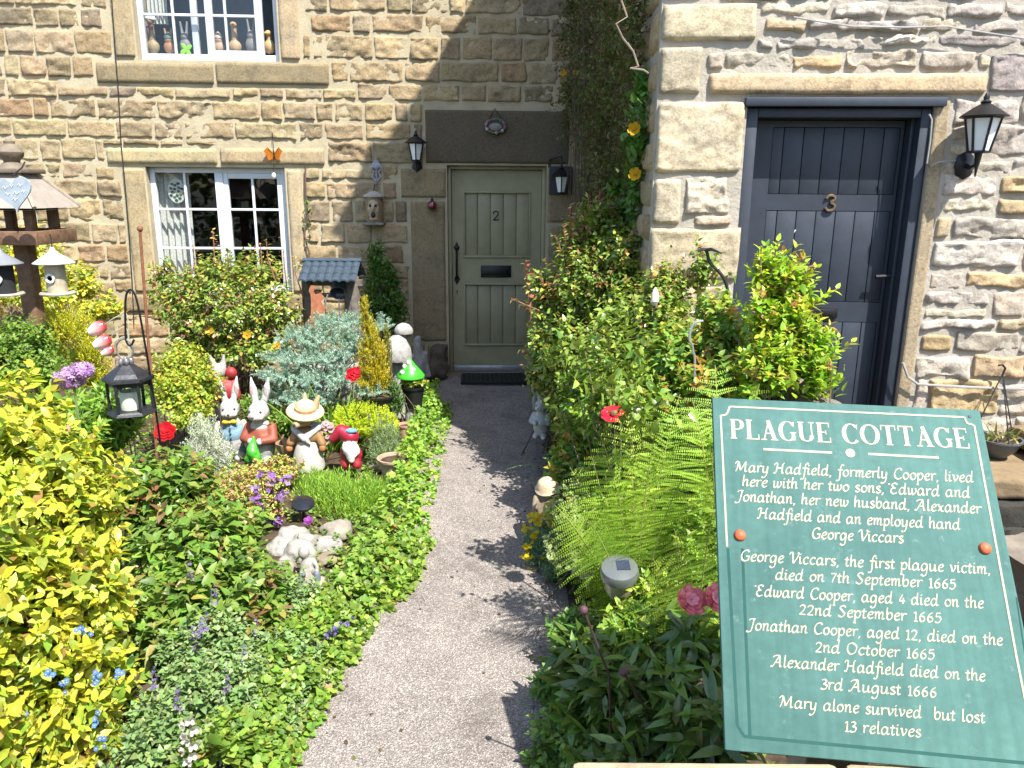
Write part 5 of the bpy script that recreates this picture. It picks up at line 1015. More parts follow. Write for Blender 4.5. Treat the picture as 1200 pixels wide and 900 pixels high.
# front boundary wall under the sign
t = thing('garden_wall', (.7, 1.0, 0), 'sandstone front boundary wall beneath the green sign board', 'garden wall', 'garden walls'); fy0, fy1, fx0, fx1 = .86, 1.25, .118, 2.2; zt_ = .744
b = MB(); b.box(((fx0 + fx1) / 2, (fy0 + fy1) / 2, zt_ / 2 - .09), (fx1 - fx0 - .08, fy1 - fy0 - .08, zt_ - .02)); b.build('core', M_MORTAR2, t)
for k in range(4):
    a0 = fx0 + (fx1 - fx0) * k / 4; a1 = fx0 + (fx1 - fx0) * (k + 1) / 4 - .012; b = MB(); b.box(((a0 + a1) / 2, (fy0 + fy1) / 2, zt_ - .05), (a1 - a0, fy1 - fy0, .1), bev=.015); b.build('coping', mat("sandstone_coping", srgb('#a8987c'), .9, var=.3, bump=.5, bscale=40), t, smooth=True)
SWf = Side((fx1 - .04, fy1 - .04), (fx0 + .04, fy1 - .04)); SWf.n = np.array([0, 1.0, 0]); SLf = Side((fx0 + .04, fy1 - .04), (fx0 + .04, fy0 + .04)); SLf.n = np.array([-1.0, 0, 0]); sm = StoneMesh()
for S_, sd in ((SWf, 3000), (SLf, 3200)):
    for i, r in enumerate(coursed(rng, .01, S_.len - .01, .0, .62, (.12, .17), (.2, .4), .02)): 
        if r[3] < .64: sm.stone(S_, r, pick(rng, BUFF), .02, .012, .03, .02, .01, sd + i)
sm.build('stonework', M_BUFF, t)
# ornaments on the upper window sill
def sill_pt(x, y): return F2.at(x, y, -.2)
def goose(px, top, label, col, bill, hat=None, scarf=None):
    zb = F2.uv(px, 63.5, -.22)[1] + .004; q0 = sill_pt(px, 60); q0[2] = zb; h = sill_pt(px, top)[2] - zb; t = thing('goose_ornament', q0, label, 'goose ornament', 'ornaments on the upper window sill'); q = lambda x, y, z: q0 + F2.u * x + F2.n * y + Z3 * z
    m_ = mat("goose_%s" % label[:6], col, .6, var=.25)
    blob('body', [('e', q(0, 0, .055), (.06, .05, .06)), ('c', q(.0, 0, .07), q(.0, .0, h * .9), .03, .024), ('e', q(0, .01, h - .025), (.032, .036, .028))], m_, t, voxel=.006)
    b = MB(); b.lathe(q(0, .035, h - .03), [(.014, 0), (.012, .02), (.004, .045)], 8, Z=F2.n * .8 + F2.u * bill, col=(.5, .25, .06)); b.build('bill', M_PAINT, t, smooth=True)
    if hat: b = MB(); b.lathe(q(0, 0, h - .012), [(.05, 0), (.052, .012), (.036, .03), (.003, .045)], 14, col=hat); b.build('hat', M_PAINT, t, smooth=True)
    if scarf: b = MB(); b.tube([q(.03, .03, h * .75), q(0, .042, h * .72), q(-.035, .03, h * .75), q(-.045, .03, h * .45), q(-.045, .03, .06)], .013, 6, col=scarf); b.build('scarf', M_PAINT, t, smooth=True)
goose(180, 22, 'tall brown goose in white hat and red scarf, leftmost on the upper sill', srgb('#8f7a56'), -.1, (.62, .62, .6), (.3, .03, .05))
goose(276, 26, 'slim tan goose standing alone in the third upper pane', srgb('#a88a66'), .5)
goose(316, 36, 'tan goose leaning in the gap of the open sliding sash', srgb('#a98c62'), -.6)
def small_fig(px, top, label, col, hat, ears=False, cat='ornament', r=.05):
    zb = F2.uv(px, 63.5, -.22)[1] + .004; q0 = sill_pt(px, 60); q0[2] = zb; h = sill_pt(px, top)[2] - zb; t = thing('sill_figurine', q0, label, cat, 'ornaments on the upper window sill'); q = lambda x, y, z: q0 + F2.u * x + F2.n * y + Z3 * z; hb = h * (.62 if ears else .8)
    pr = [('e', q(0, 0, hb * .4), (r, r * .8, hb * .42)), ('e', q(0, .005, hb * .85), (r * .72, r * .7, r * .7))]
    if ears: pr += [('c', q(.018 * a, 0, hb), q(.03 * a, 0, h), .014, .009) for a in (-1, 1)]
    blob('body', pr, mat("fig_%s" % label[:8], col, .65, var=.3), t, voxel=.006)
    if hat: b = MB(); b.lathe(q(0, 0, hb * .85 + r * .3), [(r * .85, 0), (r * .8, .02), (r * .3, .05), (.003, .06)], 12, col=hat); b.build('hat', M_PAINT, t, smooth=True)
small_fig(199, 34, 'squat rust brown figurine with a teal hat on the upper sill', srgb('#a0714a'), srgb('#4d6a66'), True)
small_fig(257, 40, 'short pale pink figurine in hat beside the slim goose', srgb('#b39078'), srgb('#b5a898'))
small_fig(296, 23, 'grey stone hare figurine behind the sliding sash stile', srgb('#7d7874'), None, True, r=.06)
small_fig(218, 26, 'grey long eared figurine behind the centre window bar', srgb('#77757a'), None, True)
t = thing('green_bow', sill_pt(218, 59), 'bright lime green bow on the upper window sill', 'ornament'); b = MB(); c = F2.at(218, 58, -.14)
for a in range(4): d = F2.u * math.cos(a * PI / 2 + .6) + Z3 * math.sin(a * PI / 2 + .6); b.ball(c + d * .03, (.034, .01, .02), 10, X=d, Y=F2.n, Z=np.cross(d, F2.n), col=(.2, .55, .03))
b.build('ribbon_loops', M_PAINT, t, smooth=True)
# ------------------------------------------------------------------ plants
def Lb(px, py, Y, rx, ry, rd=None):
    c = P(px, py, Y); s = mpp(c); return (c, np.array([rx * s, (rd if rd is not None else rx) * s, ry * s]))
def shell(rg, lobes, n, lo=.55, up=.5, zmin=.03, lump=.22, jit=.35, inner=.5):
    w = np.array([l[1][0] * l[1][2] + l[1][0] * l[1][1] for l in lobes]); w = w / w.sum()
    k = rg.choice(len(lobes), n * 2, p=w); C = np.array([l[0] for l in lobes])[k]; R = np.array([l[1] for l in lobes])[k]
    d = unit(rg.normal(size=(n * 2, 3))); rho = lo + (1 - lo) * rg.random(n * 2) ** .6
    rho = rho * (1 + lump * fbm(d * 2.2 + k[:, None] * 3.1, 2, 31))
    Pn = C + R * d * rho[:, None]; ok = Pn[:, 2] > zmin
    for j, l in enumerate(lobes):
        q = np.linalg.norm((Pn - l[0]) / l[1], axis=1); ok &= ~((k != j) & (q < inner))
    D = unit(unit(d / R) + np.array([0, 0, up]) + jit * rg.normal(size=d.shape))
    return Pn[ok][:n], D[ok][:n]

SHAPES = {                                                            # rows (y, half width), widest = 1
    'oval': [(.3, .85), (.65, .9)], 'round': [(.22, .9), (.62, 1.0)], 'ovate': [(.2, .95), (.55, .75)], 'lance': [(.25, .9), (.6, .8)],
    'needle': [], 'heart': [(.1, .9), (.5, .85)]}
def leaves(name, parent, mt, pos, l, nrm, size, width, shape, col, fold=.25, curl=.25, rg=None, edge=None):
    n = len(pos); side = unit(np.cross(l, nrm)); nn = unit(np.cross(side, l))
    rows = SHAPES[shape]; T = [(0, 0, 0)]
    for y, h in rows: T += [(-h, y, 1), (0, y, 0), (h, y, 1)]
    T += [(0, 1, 0)] if rows else [(-1, .5, 1), (1, .5, 1), (0, 1, 0)]
    T = np.array(T, float); tx, ty, ed = T[:, 0], T[:, 1], T[:, 2]
    cu = np.broadcast_to(np.asarray(curl, float), (n,)); s = np.broadcast_to(np.asarray(size, float), (n,)); wv = s * width
    V = pos[:, None] + l[:, None] * (ty[None] * s[:, None])[..., None] + side[:, None] * (tx[None] * wv[:, None])[..., None] \
        + nn[:, None] * ((np.abs(tx)[None] * fold * wv[:, None]) - (ty ** 2)[None] * (cu * s)[:, None])[..., None]
    m_ = len(T)
    if rows:
        F = [(0, 2, 1), (0, 3, 2)]
        for i in range(len(rows) - 1):
            a = 1 + 3 * i; F += [(a, a + 1, a + 4, a + 3), (a + 1, a + 2, a + 5, a + 4)]
        a = 1 + 3 * (len(rows) - 1); F += [(a, a + 1, m_ - 1), (a + 1, a + 2, m_ - 1)]
    else: F = [(0, 2, 3), (0, 3, 1)]
    fl = np.array([i for f in F for i in f]); tt = np.array([len(f) for f in F]); st = np.concatenate([[0], np.cumsum(tt)[:-1]])
    loops = (fl[None] + (np.arange(n) * m_)[:, None]).ravel(); starts = (st[None] + (np.arange(n) * len(fl))[:, None]).ravel(); tot = np.tile(tt, n)
    C = np.repeat(col[:, None], m_, 1)
    if edge is not None:
        C = np.where((ed > 0)[None, :, None], np.array(edge)[None, None], C)
    me = raw_mesh(name, V.reshape(-1, 3), loops, starts, tot, C.reshape(-1, 3), True)
    return link(name, me, mt, parent)
def palette(rg, n, cols, jit=.2):
    w = np.array([c[1] for c in cols], float); k = rg.choice(len(cols), n, p=w / w.sum()); c = np.array([q[0] for q in cols])[k]
    return c * (1 + jit * rg.uniform(-1, 1, (n, 1))) * (1 + .08 * rg.normal(size=(n, 3)))
def sprig_leaves(name, parent, rg, Pn, D, k, length, size, width, shape, cols, spread=.75, tips=None, tipfrac=.25, droop=.0, mt=None, fold=.25, curl=.25, upn=.6, edge=None, shrink=.35, sj=.25):
    n = len(Pn); t = (np.arange(k) + .5) / k
    a = np.where(np.abs(D[:, 2:3]) < .9, np.array([[0, 0, 1.0]]), np.array([[1.0, 0, 0]])); e1 = unit(np.cross(D, a)); e2 = np.cross(D, e1)
    az = rg.random(n)[:, None] * 6.28 + np.arange(k)[None] * 2.4 + rg.normal(size=(n, k)) * .25
    rad = e1[:, None] * np.cos(az)[..., None] + e2[:, None] * np.sin(az)[..., None]
    Ln = length * rg.uniform(.6, 1.3, n)
    pos = Pn[:, None] + D[:, None] * ((t[None] - 1) * Ln[:, None])[..., None]
    sp = spread * (1.15 - .5 * t)[None, :, None]
    l = unit(rad * sp + D[:, None] * (1 - .6 * sp) + np.array([0, 0, -droop]) + .12 * rg.normal(size=(n, k, 3)))
    nr = unit(D[:, None] * (1 - upn) + np.array([0, 0, upn]) + rad * -.15 + .25 * rg.normal(size=(n, k, 3)))
    sz = size * (1 - shrink * t)[None] * rg.uniform(1 - sj, 1 + sj, (n, k))
    col = palette(rg, n * k, cols) * BRIGHT
    if tips is not None:
        isT = (np.repeat((rg.random(n) < tipfrac)[:, None], k, 1) & (t[None] > .5)).ravel(); col[isT] = palette(rg, int(isT.sum()), tips) * 1.15
    f = lambda q: q.reshape(-1, q.shape[-1])
    return leaves(name, parent, mt or M_LEAF, f(pos), f(l), f(nr), sz.ravel(), width, shape, np.clip(col, .004, .9), fold, curl * rg.uniform(.2, 1.6, n * k), rg, edge)
def stems(name, parent, rg, root, Pn, n, r=.006, col=(.12, .08, .045), spread=.12):
    b = MB(); root = np.asarray(root, float)
    for j in rg.choice(len(Pn), min(n, len(Pn)), replace=False):
        e = Pn[j]; s = root + np.array([rg.normal() * spread, rg.normal() * spread, 0]); mid = s * .5 + e * .5 + np.array([0, 0, .12 * np.linalg.norm(e - s)]) + rg.normal(size=3) * .03
        q = [s, s * .6 + mid * .4 - np.array([0, 0, .01]), mid, e]; pts = [catmull(q, u) for u in np.linspace(0, 3, 8)]
        b.tube(pts, np.linspace(r, r * .3, 8), 5, col=tuple(np.array(col) * rg.uniform(.7, 1.2)))
    return b.build(name, M_STEM, parent, smooth=True)
PL = {}; DENS = 1.7; BRIGHT = 1.5
def shrub(name, label, cat, lobes, n, k, length, size, width, shape, cols, seed, group=None, nst=24, str_=.006, stcol=(.11, .075, .04), root=None, sh={}, **kw):
    rg = np.random.default_rng(seed); Pn, D = shell(rg, lobes, int(n * DENS), **sh)
    c = np.mean([l[0] for l in lobes], 0) if root is None else np.asarray(root); base = np.array([c[0], c[1], 0.0])
    t = thing(name, base, label, cat, group)
    o = sprig_leaves('foliage', t, rg, Pn, D, k, length, size, width, shape, cols, **kw)
    if nst: stems('stems', t, rg, base, Pn, max(4, nst // 2), str_, stcol)
    PL[seed] = (t, Pn, D); return t, Pn, D
def star(b, c, up, r, n, col, w=.4, cup=.3, eye=None, er=.25):            # an open flower of n petals
    up = unit(np.asarray(up, float)); x = unit(np.cross(up, [.3, .9, .1])); y = np.cross(up, x)
    for i in range(n):
        a = 2 * PI * i / n; d = x * math.cos(a) + y * math.sin(a); s = np.cross(up, d); h = r * w
        b.add([c + d * r * .08, c + d * r * .55 - s * h + up * cup * r * .4, c + d * r + up * cup * r * .9 - s * h * .5, c + d * r + up * cup * r * .9 + s * h * .5, c + d * r * .55 + s * h + up * cup * r * .4], [(0, 1, 2, 3, 4)], tuple(np.array(col) * random.uniform(.85, 1.12)))
    if eye is not None: b.ball(c + up * r * .12, r * er, 8, col=eye)
def spike_flowers(b, rg, p0, p1, n, r, cols, taper=.6, n_pet=4):
    p0, p1 = np.asarray(p0), np.asarray(p1); ax = unit(p1 - p0)
    for i in range(n):
        t = i / max(n - 1, 1); d = unit(rg.normal(size=3) + ax * .3); q = p0 + (p1 - p0) * t + d * r * (1 - taper * t)
        star(b, q, d, r * rg.uniform(.7, 1.1) * (1 - .4 * t), n_pet, cols[int(rg.integers(len(cols)))], .45, .4)
def blades(name, parent, rg, roots, dirs, length, width, cols, bend=.5, seg=6, mt=None):
    V, Lp, C, k0 = [], [], [], 0
    for p, d in zip(roots, dirs):
        L = length * rg.uniform(.6, 1.1); d = unit(np.asarray(d)); h = np.array([d[0], d[1], 0]); h = h / (np.linalg.norm(h) + 1e-6); s = np.array([-h[1], h[0], 0]); c = palette(rg, 1, cols)[0]; bd = bend * rg.uniform(.3, 1.4)
        for i in range(seg + 1):
            t = i / seg; q = p + d * L * t + (h * .5 - np.array([0, 0, .6])) * L * bd * t ** 2.4; w = width * (1 - t ** 2.2) * (.55 + .45 * min(1, t * 4)) + .0004
            V += [q - s * w, q + np.array([0, 0, -.25 * w]), q + s * w]; C += [c * (.85 + .3 * t)] * 3
            if i: a = k0 + (i - 1) * 3; Lp += [(a, a + 1, a + 4, a + 3), (a + 1, a + 2, a + 5, a + 4)]
        k0 += (seg + 1) * 3
    q = np.array(Lp); me = raw_mesh(name, V, q.ravel(), np.arange(len(q)) * 4, np.full(len(q), 4), np.array(C), True)
    return link(name, me, mt or M_LEAF, parent)

GOLD = [((.29, .32, .028), 5), ((.24, .29, .03), 3), ((.35, .35, .06), 2), ((.14, .2, .025), 3), ((.22, .13, .04), .35)]
MID = [((.12, .2, .03), 4), ((.09, .16, .026), 3), ((.17, .24, .04), 2), ((.06, .11, .02), 1)]
ROSE = [((.12, .18, .028), 4), ((.085, .14, .024), 3), ((.18, .235, .04), 2.5), ((.23, .27, .045), 2), ((.2, .12, .04), .35)]
YOUNG = [((.3, .17, .06), 2), ((.32, .27, .06), 3), ((.22, .09, .045), 1)]
LIME = [((.15, .235, .033), 4), ((.11, .185, .03), 3), ((.21, .28, .05), 2), ((.07, .12, .02), 1.2), ((.25, .17, .06), .25)]
DARKG = [((.045, .095, .022), 4), ((.03, .07, .018), 3), ((.07, .13, .03), 2)]
GREYG = [((.13, .2, .065), 4), ((.10, .16, .05), 3), ((.18, .24, .10), 2)]

# --- left bed, from the front
shrub('golden_shrub', 'big bright yellow leaved shrub filling the lower left corner', 'shrub',
      [Lb(20, 720, 2.2, 105, 130), Lb(-60, 620, 2.4, 140, 150), Lb(40, 560, 2.55, 80, 90), Lb(75, 860, 2.1, 75, 110), Lb(110, 690, 2.35, 50, 75), Lb(-10, 500, 2.75, 90, 65), Lb(75, 600, 2.5, 70, 70), Lb(-60, 850, 2.0, 120, 120), Lb(120, 790, 2.2, 40, 70)],
      1500, 8, .085, .054, .25, 'oval', GOLD, 1, tips=[((.44, .42, .04), 1)], tipfrac=.5, nst=60, stcol=(.2, .08, .05), spread=.9, sj=.45, sh=dict(lo=.4, up=.45, lump=.42))
t, Pn, D = PL[1]; rg = np.random.default_rng(50)
for i, (x, y) in enumerate(((78, 801), (115, 795), (24, 838), (113, 845), (118, 870), (95, 740), (26, 890), (140, 790), (58, 790))):
    b = MB(); c = P(x, y, 1.98)
    for q in range(5): star(b, c + rg.normal(size=3) * .009, (rg.normal() * .4, -1, .6 + rg.normal() * .3), .008, 5, (.12, .25, .62), .5, .1, (.7, .6, .1))
    b.build('flower_cluster', M_PETAL, t)
shrub('tutsan_bush', 'mid green leafy bush with reddish tips right of the golden shrub', 'shrub',
      [Lb(235, 650, 3.0, 85, 62), Lb(185, 575, 3.3, 70, 55), Lb(255, 615, 3.15, 55, 40), Lb(285, 700, 2.8, 55, 52), Lb(205, 720, 2.65, 75, 70), Lb(215, 560, 3.45, 45, 32)],
      560, 8, .13, .062, .30, 'ovate', MID, 2, tips=[((.2, .1, .05), 1), ((.26, .24, .06), 3)], tipfrac=.22, sj=.4, nst=40, stcol=(.2, .06, .04), spread=.95, upn=.8, sh=dict(lo=.6, up=.9), droop=.1)
shrub('catmint', 'soft grey green catmint with small mauve spikes at the front of the bed', 'perennial plant',
      [Lb(250, 830, 2.3, 80, 75), Lb(330, 790, 2.55, 60, 55), Lb(190, 870, 2.15, 70, 60), Lb(300, 860, 2.25, 70, 60), Lb(340, 710, 2.95, 45, 40), Lb(240, 755, 2.5, 60, 40)],
      850, 9, .10, .030, .36, 'ovate', GREYG, 3, nst=40, stcol=(.16, .2, .1), mt=M_DULL_LEAF, spread=.9, sh=dict(lo=.5, up=.8))
t, Pn, D = PL[3]; rg = np.random.default_rng(51); MAUVE = [(.2, .13, .36), (.26, .18, .4), (.3, .25, .36)]
for x, y, Y in ((285, 770, 2.4), (300, 740, 2.6), (265, 800, 2.2), (180, 800, 2.1), (330, 740, 2.7), (315, 830, 2.3), (250, 700, 2.5), (235, 740, 2.35), (226, 750, 2.35), (222, 672, 2.6), (240, 730, 2.4), (208, 820, 2.1), (345, 800, 2.45)):
    b = MB(); c = P(x, y, Y); spike_flowers(b, rg, c - np.array([0, 0, .03]), c + np.array([.005, 0, .05]), 14, .010, MAUVE); b.build('flower_spike', M_PETAL, t)
b = MB(); rg = np.random.default_rng(52); f0 = P(222, 900, 2.0); f0[2] = .25                        # pale foxglove spire low in the catmint
fx = thing('foxglove', (f0[0], f0[1], 0), 'white flower spire low among the grey catmint near the bottom edge', 'flower')
b.tube([(f0[0], f0[1], 0), P(222, 900, 2.0), P(224, 835, 2.0)], .005, 6, col=(.2, .25, .1)); b.build('stem', M_STEM, fx)
b = MB()
for i in range(9): star(b, P(221 + 5 * math.sin(i * 2.4), 890 - i * 6, 1.985), (math.sin(i * 2.4), -1, -.2), .017, 5, (.66, .62, .6), .5, .9)
b.build('flower_spike', M_PETAL, fx)
rg = np.random.default_rng(4)                                                                          # veronica, blue-violet arching spike
sp = thing('violet_spike_plant', P(330, 800, 2.6) * np.array([1, 1, 0]), 'slender arching stem of blue violet flowers over the path edging', 'flower')
q = [P(300, 800, 2.6), P(350, 765, 2.65), P(385, 742, 2.68), P(408, 728, 2.7)]
b = MB(); b.tube([catmull(q, u) for u in np.linspace(0, 3, 14)], .004, 6, col=(.12, .14, .08)); b.build('stem', M_STEM, sp)
b = MB(); spike_flowers(b, rg, P(345, 768, 2.62), P(410, 727, 2.68), 26, .016, [(.16, .1, .52), (.2, .14, .6), (.26, .2, .6)], .2, 5); b.build('flower_spike', M_PETAL, sp)
# golden creeping edging along the path
def edging(name, label, pts, n, k, size, cols, seed, hz, wid, **kw):
    rg = np.random.default_rng(seed); pts = [np.array(p) for p in pts]; u = rg.random(n) * (len(pts) - 1)
    base = np.array([catmull(pts, s) for s in u]); off = rg.uniform(-1, 1, (n, 1)) * wid
    off = np.abs(off) ** .8 * np.sign(off)
    Pn = base + np.concatenate([off, rg.normal(size=(n, 1)) * .04, (hz * np.sqrt(np.clip(1 - (off / (wid * 1.05)) ** 2, 0, 1)) * rg.uniform(.55, 1.15, (n, 1)) + .02)], 1)
    D = unit(np.concatenate([off / wid * .9, rg.normal(size=(n, 1)) * .4, np.full((n, 1), .9)], 1) + rg.normal(size=(n, 3)) * .3)
    t = thing(name, pts[len(pts) // 2] * np.array([1, 1, 0]), label, 'edging plant', 'plants edging the path')
    sprig_leaves('foliage', t, rg, Pn, D, k, .07, size, .42, 'round', cols, mt=M_LEAF, spread=.95, upn=.85, shrink=.45, **kw); return t
edging('golden_marjoram', 'low lime green marjoram spilling over the near left path edge', [G(268, 900), G(300, 850), G(340, 790), G(385, 735), G(437, 680), G(462, 630)], 1150, 7, .043, LIME, 5, .12, .15)
edging('edging_plant', 'round leaved bright green plant edging the path beside the lavender mound', [G(462, 625), G(478, 575), G(490, 540), G(499, 505), G(505, 475)], 560, 7, .040, [((.17, .28, .035), 4), ((.1, .2, .03), 2), ((.24, .34, .05), 2)], 6, .22, .12)
shrub('lavender_mound', 'dense bright green lavender mound in the middle of the bed', 'lavender',
      [Lb(405, 600, 4.2, 68, 48, 60), Lb(370, 585, 4.35, 42, 38), Lb(440, 600, 4.2, 36, 45), Lb(420, 635, 3.95, 50, 30)],
      1500, 11, .11, .042, .07, 'lance', [((.17, .29, .03), 4), ((.12, .23, .028), 3), ((.25, .36, .05), 2)], 7, nst=0, spread=.42, upn=.2, curl=.1, sh=dict(lo=.55, up=1.6, jit=.22, lump=.12))
shrub('silver_curry_plant', 'silver grey fine leaved bush beside the white rabbit', 'shrub',
      [Lb(240, 515, 4.5, 24, 36), Lb(228, 535, 4.4, 18, 26), Lb(256, 530, 4.4, 16, 28)],
      420, 14, .12, .022, .11, 'lance', [((.33, .36, .29), 4), ((.26, .3, .23), 3), ((.42, .44, .38), 2)], 8, nst=20, stcol=(.25, .22, .17), mt=M_DULL_LEAF, spread=.6, sh=dict(lo=.45, up=1.4, jit=.3))
shrub('stonecrop_patch', 'pink and yellow green stonecrop patch in front of the rabbits', 'ground plant',
      [Lb(285, 565, 4.0, 40, 18, 50), Lb(320, 550, 4.3, 35, 14, 40), Lb(250, 575, 3.9, 25, 20), Lb(310, 590, 3.8, 30, 16)],
      420, 9, .035, .020, .42, 'round', [((.3, .33, .06), 3), ((.36, .16, .11), 2), ((.2, .27, .06), 3), ((.42, .24, .15), 1.4)], 9, nst=0, mt=M_DULL_LEAF, sh=dict(lo=.4, up=1.0, zmin=.0))
shrub('golden_thuja_cushion', 'round yellow lime conifer cushion below the pointed golden conifer', 'conifer',
      [Lb(428, 492, 5.0, 38, 20, 36), Lb(412, 488, 5.1, 24, 17), Lb(448, 496, 5.0, 20, 16)],
      750, 14, .05, .014, .26, 'lance', [((.36, .42, .02), 4), ((.26, .36, .02), 3), ((.45, .44, .03), 1)], 10, nst=0, spread=.7, sh=dict(lo=.75, up=.5))
shrub('potted_lavender', 'grey green lavender with purple heads behind the stone planter', 'lavender',
      [Lb(452, 510, 4.8, 20, 20), Lb(448, 525, 4.75, 22, 14)], 260, 12, .09, .026, .07, 'lance', [((.19, .25, .12), 3), ((.13, .19, .08), 3), ((.25, .3, .17), 1)], 11, nst=0, spread=.5, sh=dict(lo=.4, up=1.6, jit=.3))
t, Pn, D = PL[11]; rg = np.random.default_rng(61)
for x, y in ((444, 485), (453, 489), (432, 489), (460, 494), (447, 493)):
    b = MB(); c = P(x, y, 4.78); b.tube([c - np.array([0, 0, .09]), c], .002, 5, col=(.15, .2, .1)); spike_flowers(b, rg, c - np.array([0, 0, .015]), c + np.array([0, 0, .03]), 10, .007, [(.13, .07, .25), (.2, .12, .34)]); b.build('flower_spike', M_PETAL, t)
# blue spruce: tiered sprays
rg = np.random.default_rng(12)
sp_l = [Lb(400, 375, 5.9, 42, 14), Lb(370, 392, 5.7, 50, 15), Lb(350, 415, 5.55, 45, 13), Lb(400, 412, 5.5, 40, 14), Lb(340, 437, 5.4, 42, 14), Lb(385, 440, 5.3, 48, 15), Lb(330, 460, 5.4, 30, 14), Lb(420, 395, 5.8, 28, 14), Lb(360, 465, 5.3, 40, 12), Lb(432, 455, 5.3, 26, 12), Lb(445, 380, 5.9, 18, 8)]
Pn, D = shell(rg, sp_l, 800, lo=.55, up=.05, jit=.25, inner=.35); D = unit(D * np.array([1, 1, .45]) + np.array([0, 0, .12]))
spruce = thing('blue_spruce', P(375, 470, 5.6) * np.array([1, 1, 0]), 'low blue grey spruce in front of the slate roofed well', 'conifer')
sprig_leaves('needles', spruce, rg, Pn, D, 60, .12, .020, .16, 'needle', [((.2, .29, .23), 4), ((.15, .23, .18), 3), ((.27, .36, .30), 2)], spread=.8, mt=M_DULL_LEAF, shrink=.3)
stems('branches', spruce, rg, P(375, 470, 5.6) * np.array([1, 1, 0]), Pn, 60, .006, (.09, .065, .045))
shrub('golden_cone_conifer', 'slender pointed golden conifer between the spruce and toadstools', 'conifer',
      [Lb(428, 365, 5.35, 8, 22), Lb(432, 390, 5.35, 13, 26), Lb(436, 415, 5.35, 19, 26), Lb(440, 440, 5.35, 20, 22), Lb(428, 440, 5.3, 15, 20)],
      520, 14, .07, .02, .2, 'lance', [((.36, .31, .018), 4), ((.29, .27, .02), 3), ((.2, .15, .03), 1), ((.42, .36, .04), 2)], 13, nst=10, spread=.45, sh=dict(lo=.35, up=1.8, jit=.2))
shrub('olive_cone_conifer', 'small olive green conifer sprig right of the golden conifer', 'conifer', [Lb(454, 405, 5.5, 6, 30), Lb(452, 425, 5.5, 8, 22)], 110, 12, .07, .018, .2, 'lance', [((.2, .2, .03), 2), ((.14, .15, .03), 1)], 130, nst=6, spread=.4, sh=dict(lo=.3, up=2, jit=.15))
rg = np.random.default_rng(14); c = P(385, 470, 5.0); n = 34; c[2] = 0
iris = thing('sword_leaf_clump', c, 'clump of upright sword shaped green leaves in front of the spruce', 'perennial plant')
blades('leaf_blades', iris, rg, c + rg.normal(size=(n, 3)) * np.array([.12, .08, 0]), np.c_[rg.normal(size=(n, 2)) * .38, np.ones(n)], .66, .012, [((.15, .26, .03), 3), ((.2, .33, .04), 2), ((.1, .19, .03), 1)], .25)
shrub('rose_bush', 'glossy green rose bush growing under the lower window', 'rose bush',
      [Lb(265, 360, 6.4, 80, 50), Lb(215, 350, 6.5, 45, 40), Lb(320, 365, 6.35, 42, 45), Lb(270, 320, 6.55, 65, 30), Lb(300, 405, 6.2, 50, 30), Lb(235, 395, 6.3, 45, 28), Lb(190, 320, 6.7, 20, 25)],
      720, 8, .16, .054, .32, 'ovate', ROSE, 15, tips=YOUNG, tipfrac=.28, nst=50, str_=.008, stcol=(.13, .07, .04), mt=M_GLOSSY_LEAF, spread=.95, upn=.65, sh=dict(lo=.5, up=.5), droop=.12)
t, Pn, D = PL[15]; b = MB(); rg = np.random.default_rng(77)                                        # tall young shoots in front of the panes
SH_P, SH_D = [], []
for x, y in ((249, 268), (226, 288), (305, 285), (332, 292), (312, 280), (179, 305), (266, 290), (345, 300)):
    c = P(x, y, 6.45); b.tube([c - np.array([rg.normal() * .03, 0, .35]), c - np.array([0, 0, .15]), c], [.006, .005, .003], 5, col=(.25, .1, .06)); SH_P.append(c); SH_D.append((rg.normal() * .2, -.2, 1))
b.build('young_shoots', M_STEM, t); sprig_leaves('shoot_leaves', t, rg, np.array(SH_P), unit(np.array(SH_D, float)), 12, .24, .05, .3, 'ovate', YOUNG + [((.2, .24, .05), 4)], spread=.9, mt=M_GLOSSY_LEAF, droop=.3)
for x, y in ((254, 443), (325, 405), (246, 388), (290, 393)):
    b = MB(); star(b, P(x, y, 6.0), (0, -1, .5), .035, 6, (.6, .33, .02), .5, .5, (.5, .25, .02)); b.build('flower', M_PETAL, t)
shrub('yellow_green_bush', 'loose light green bush behind the hanging black lantern', 'shrub',
      [Lb(215, 430, 5.0, 38, 34), Lb(235, 450, 4.9, 30, 30), Lb(205, 455, 4.8, 32, 28), Lb(222, 480, 4.7, 30, 22)],
      380, 8, .12, .034, .34, 'oval', [((.23, .3, .035), 4), ((.15, .22, .03), 3), ((.34, .33, .04), 2)], 16, tips=[((.4, .36, .05), 1)], tipfrac=.3, nst=30, spread=.9)
shrub('golden_feather_conifer', 'feathery yellow green conifer below the right seed feeder', 'conifer',
      [Lb(85, 395, 5.2, 36, 38), Lb(70, 375, 5.3, 26, 26), Lb(105, 420, 5.1, 24, 32), Lb(80, 420, 5.1, 32, 22)],
      620, 16, .11, .022, .2, 'lance', [((.34, .34, .02), 4), ((.24, .27, .02), 3), ((.44, .4, .03), 2), ((.14, .17, .02), 1)], 17, nst=16, spread=.5, sh=dict(lo=.5, up=1.3, jit=.3))
shrub('gold_spotted_laurel', 'golden leaved bush against the wall behind the bird table', 'shrub',
      [Lb(90, 330, 6.7, 32, 26), Lb(30, 300, 6.8, 40, 40), Lb(55, 345, 6.6, 45, 22), Lb(120, 360, 6.5, 25, 18), Lb(-20, 330, 6.8, 40, 40)],
      360, 8, .13, .055, .34, 'oval', [((.46, .4, .03), 3), ((.24, .29, .04), 3), ((.16, .22, .04), 2), ((.5, .46, .15), 1)], 18, nst=25, spread=.95)
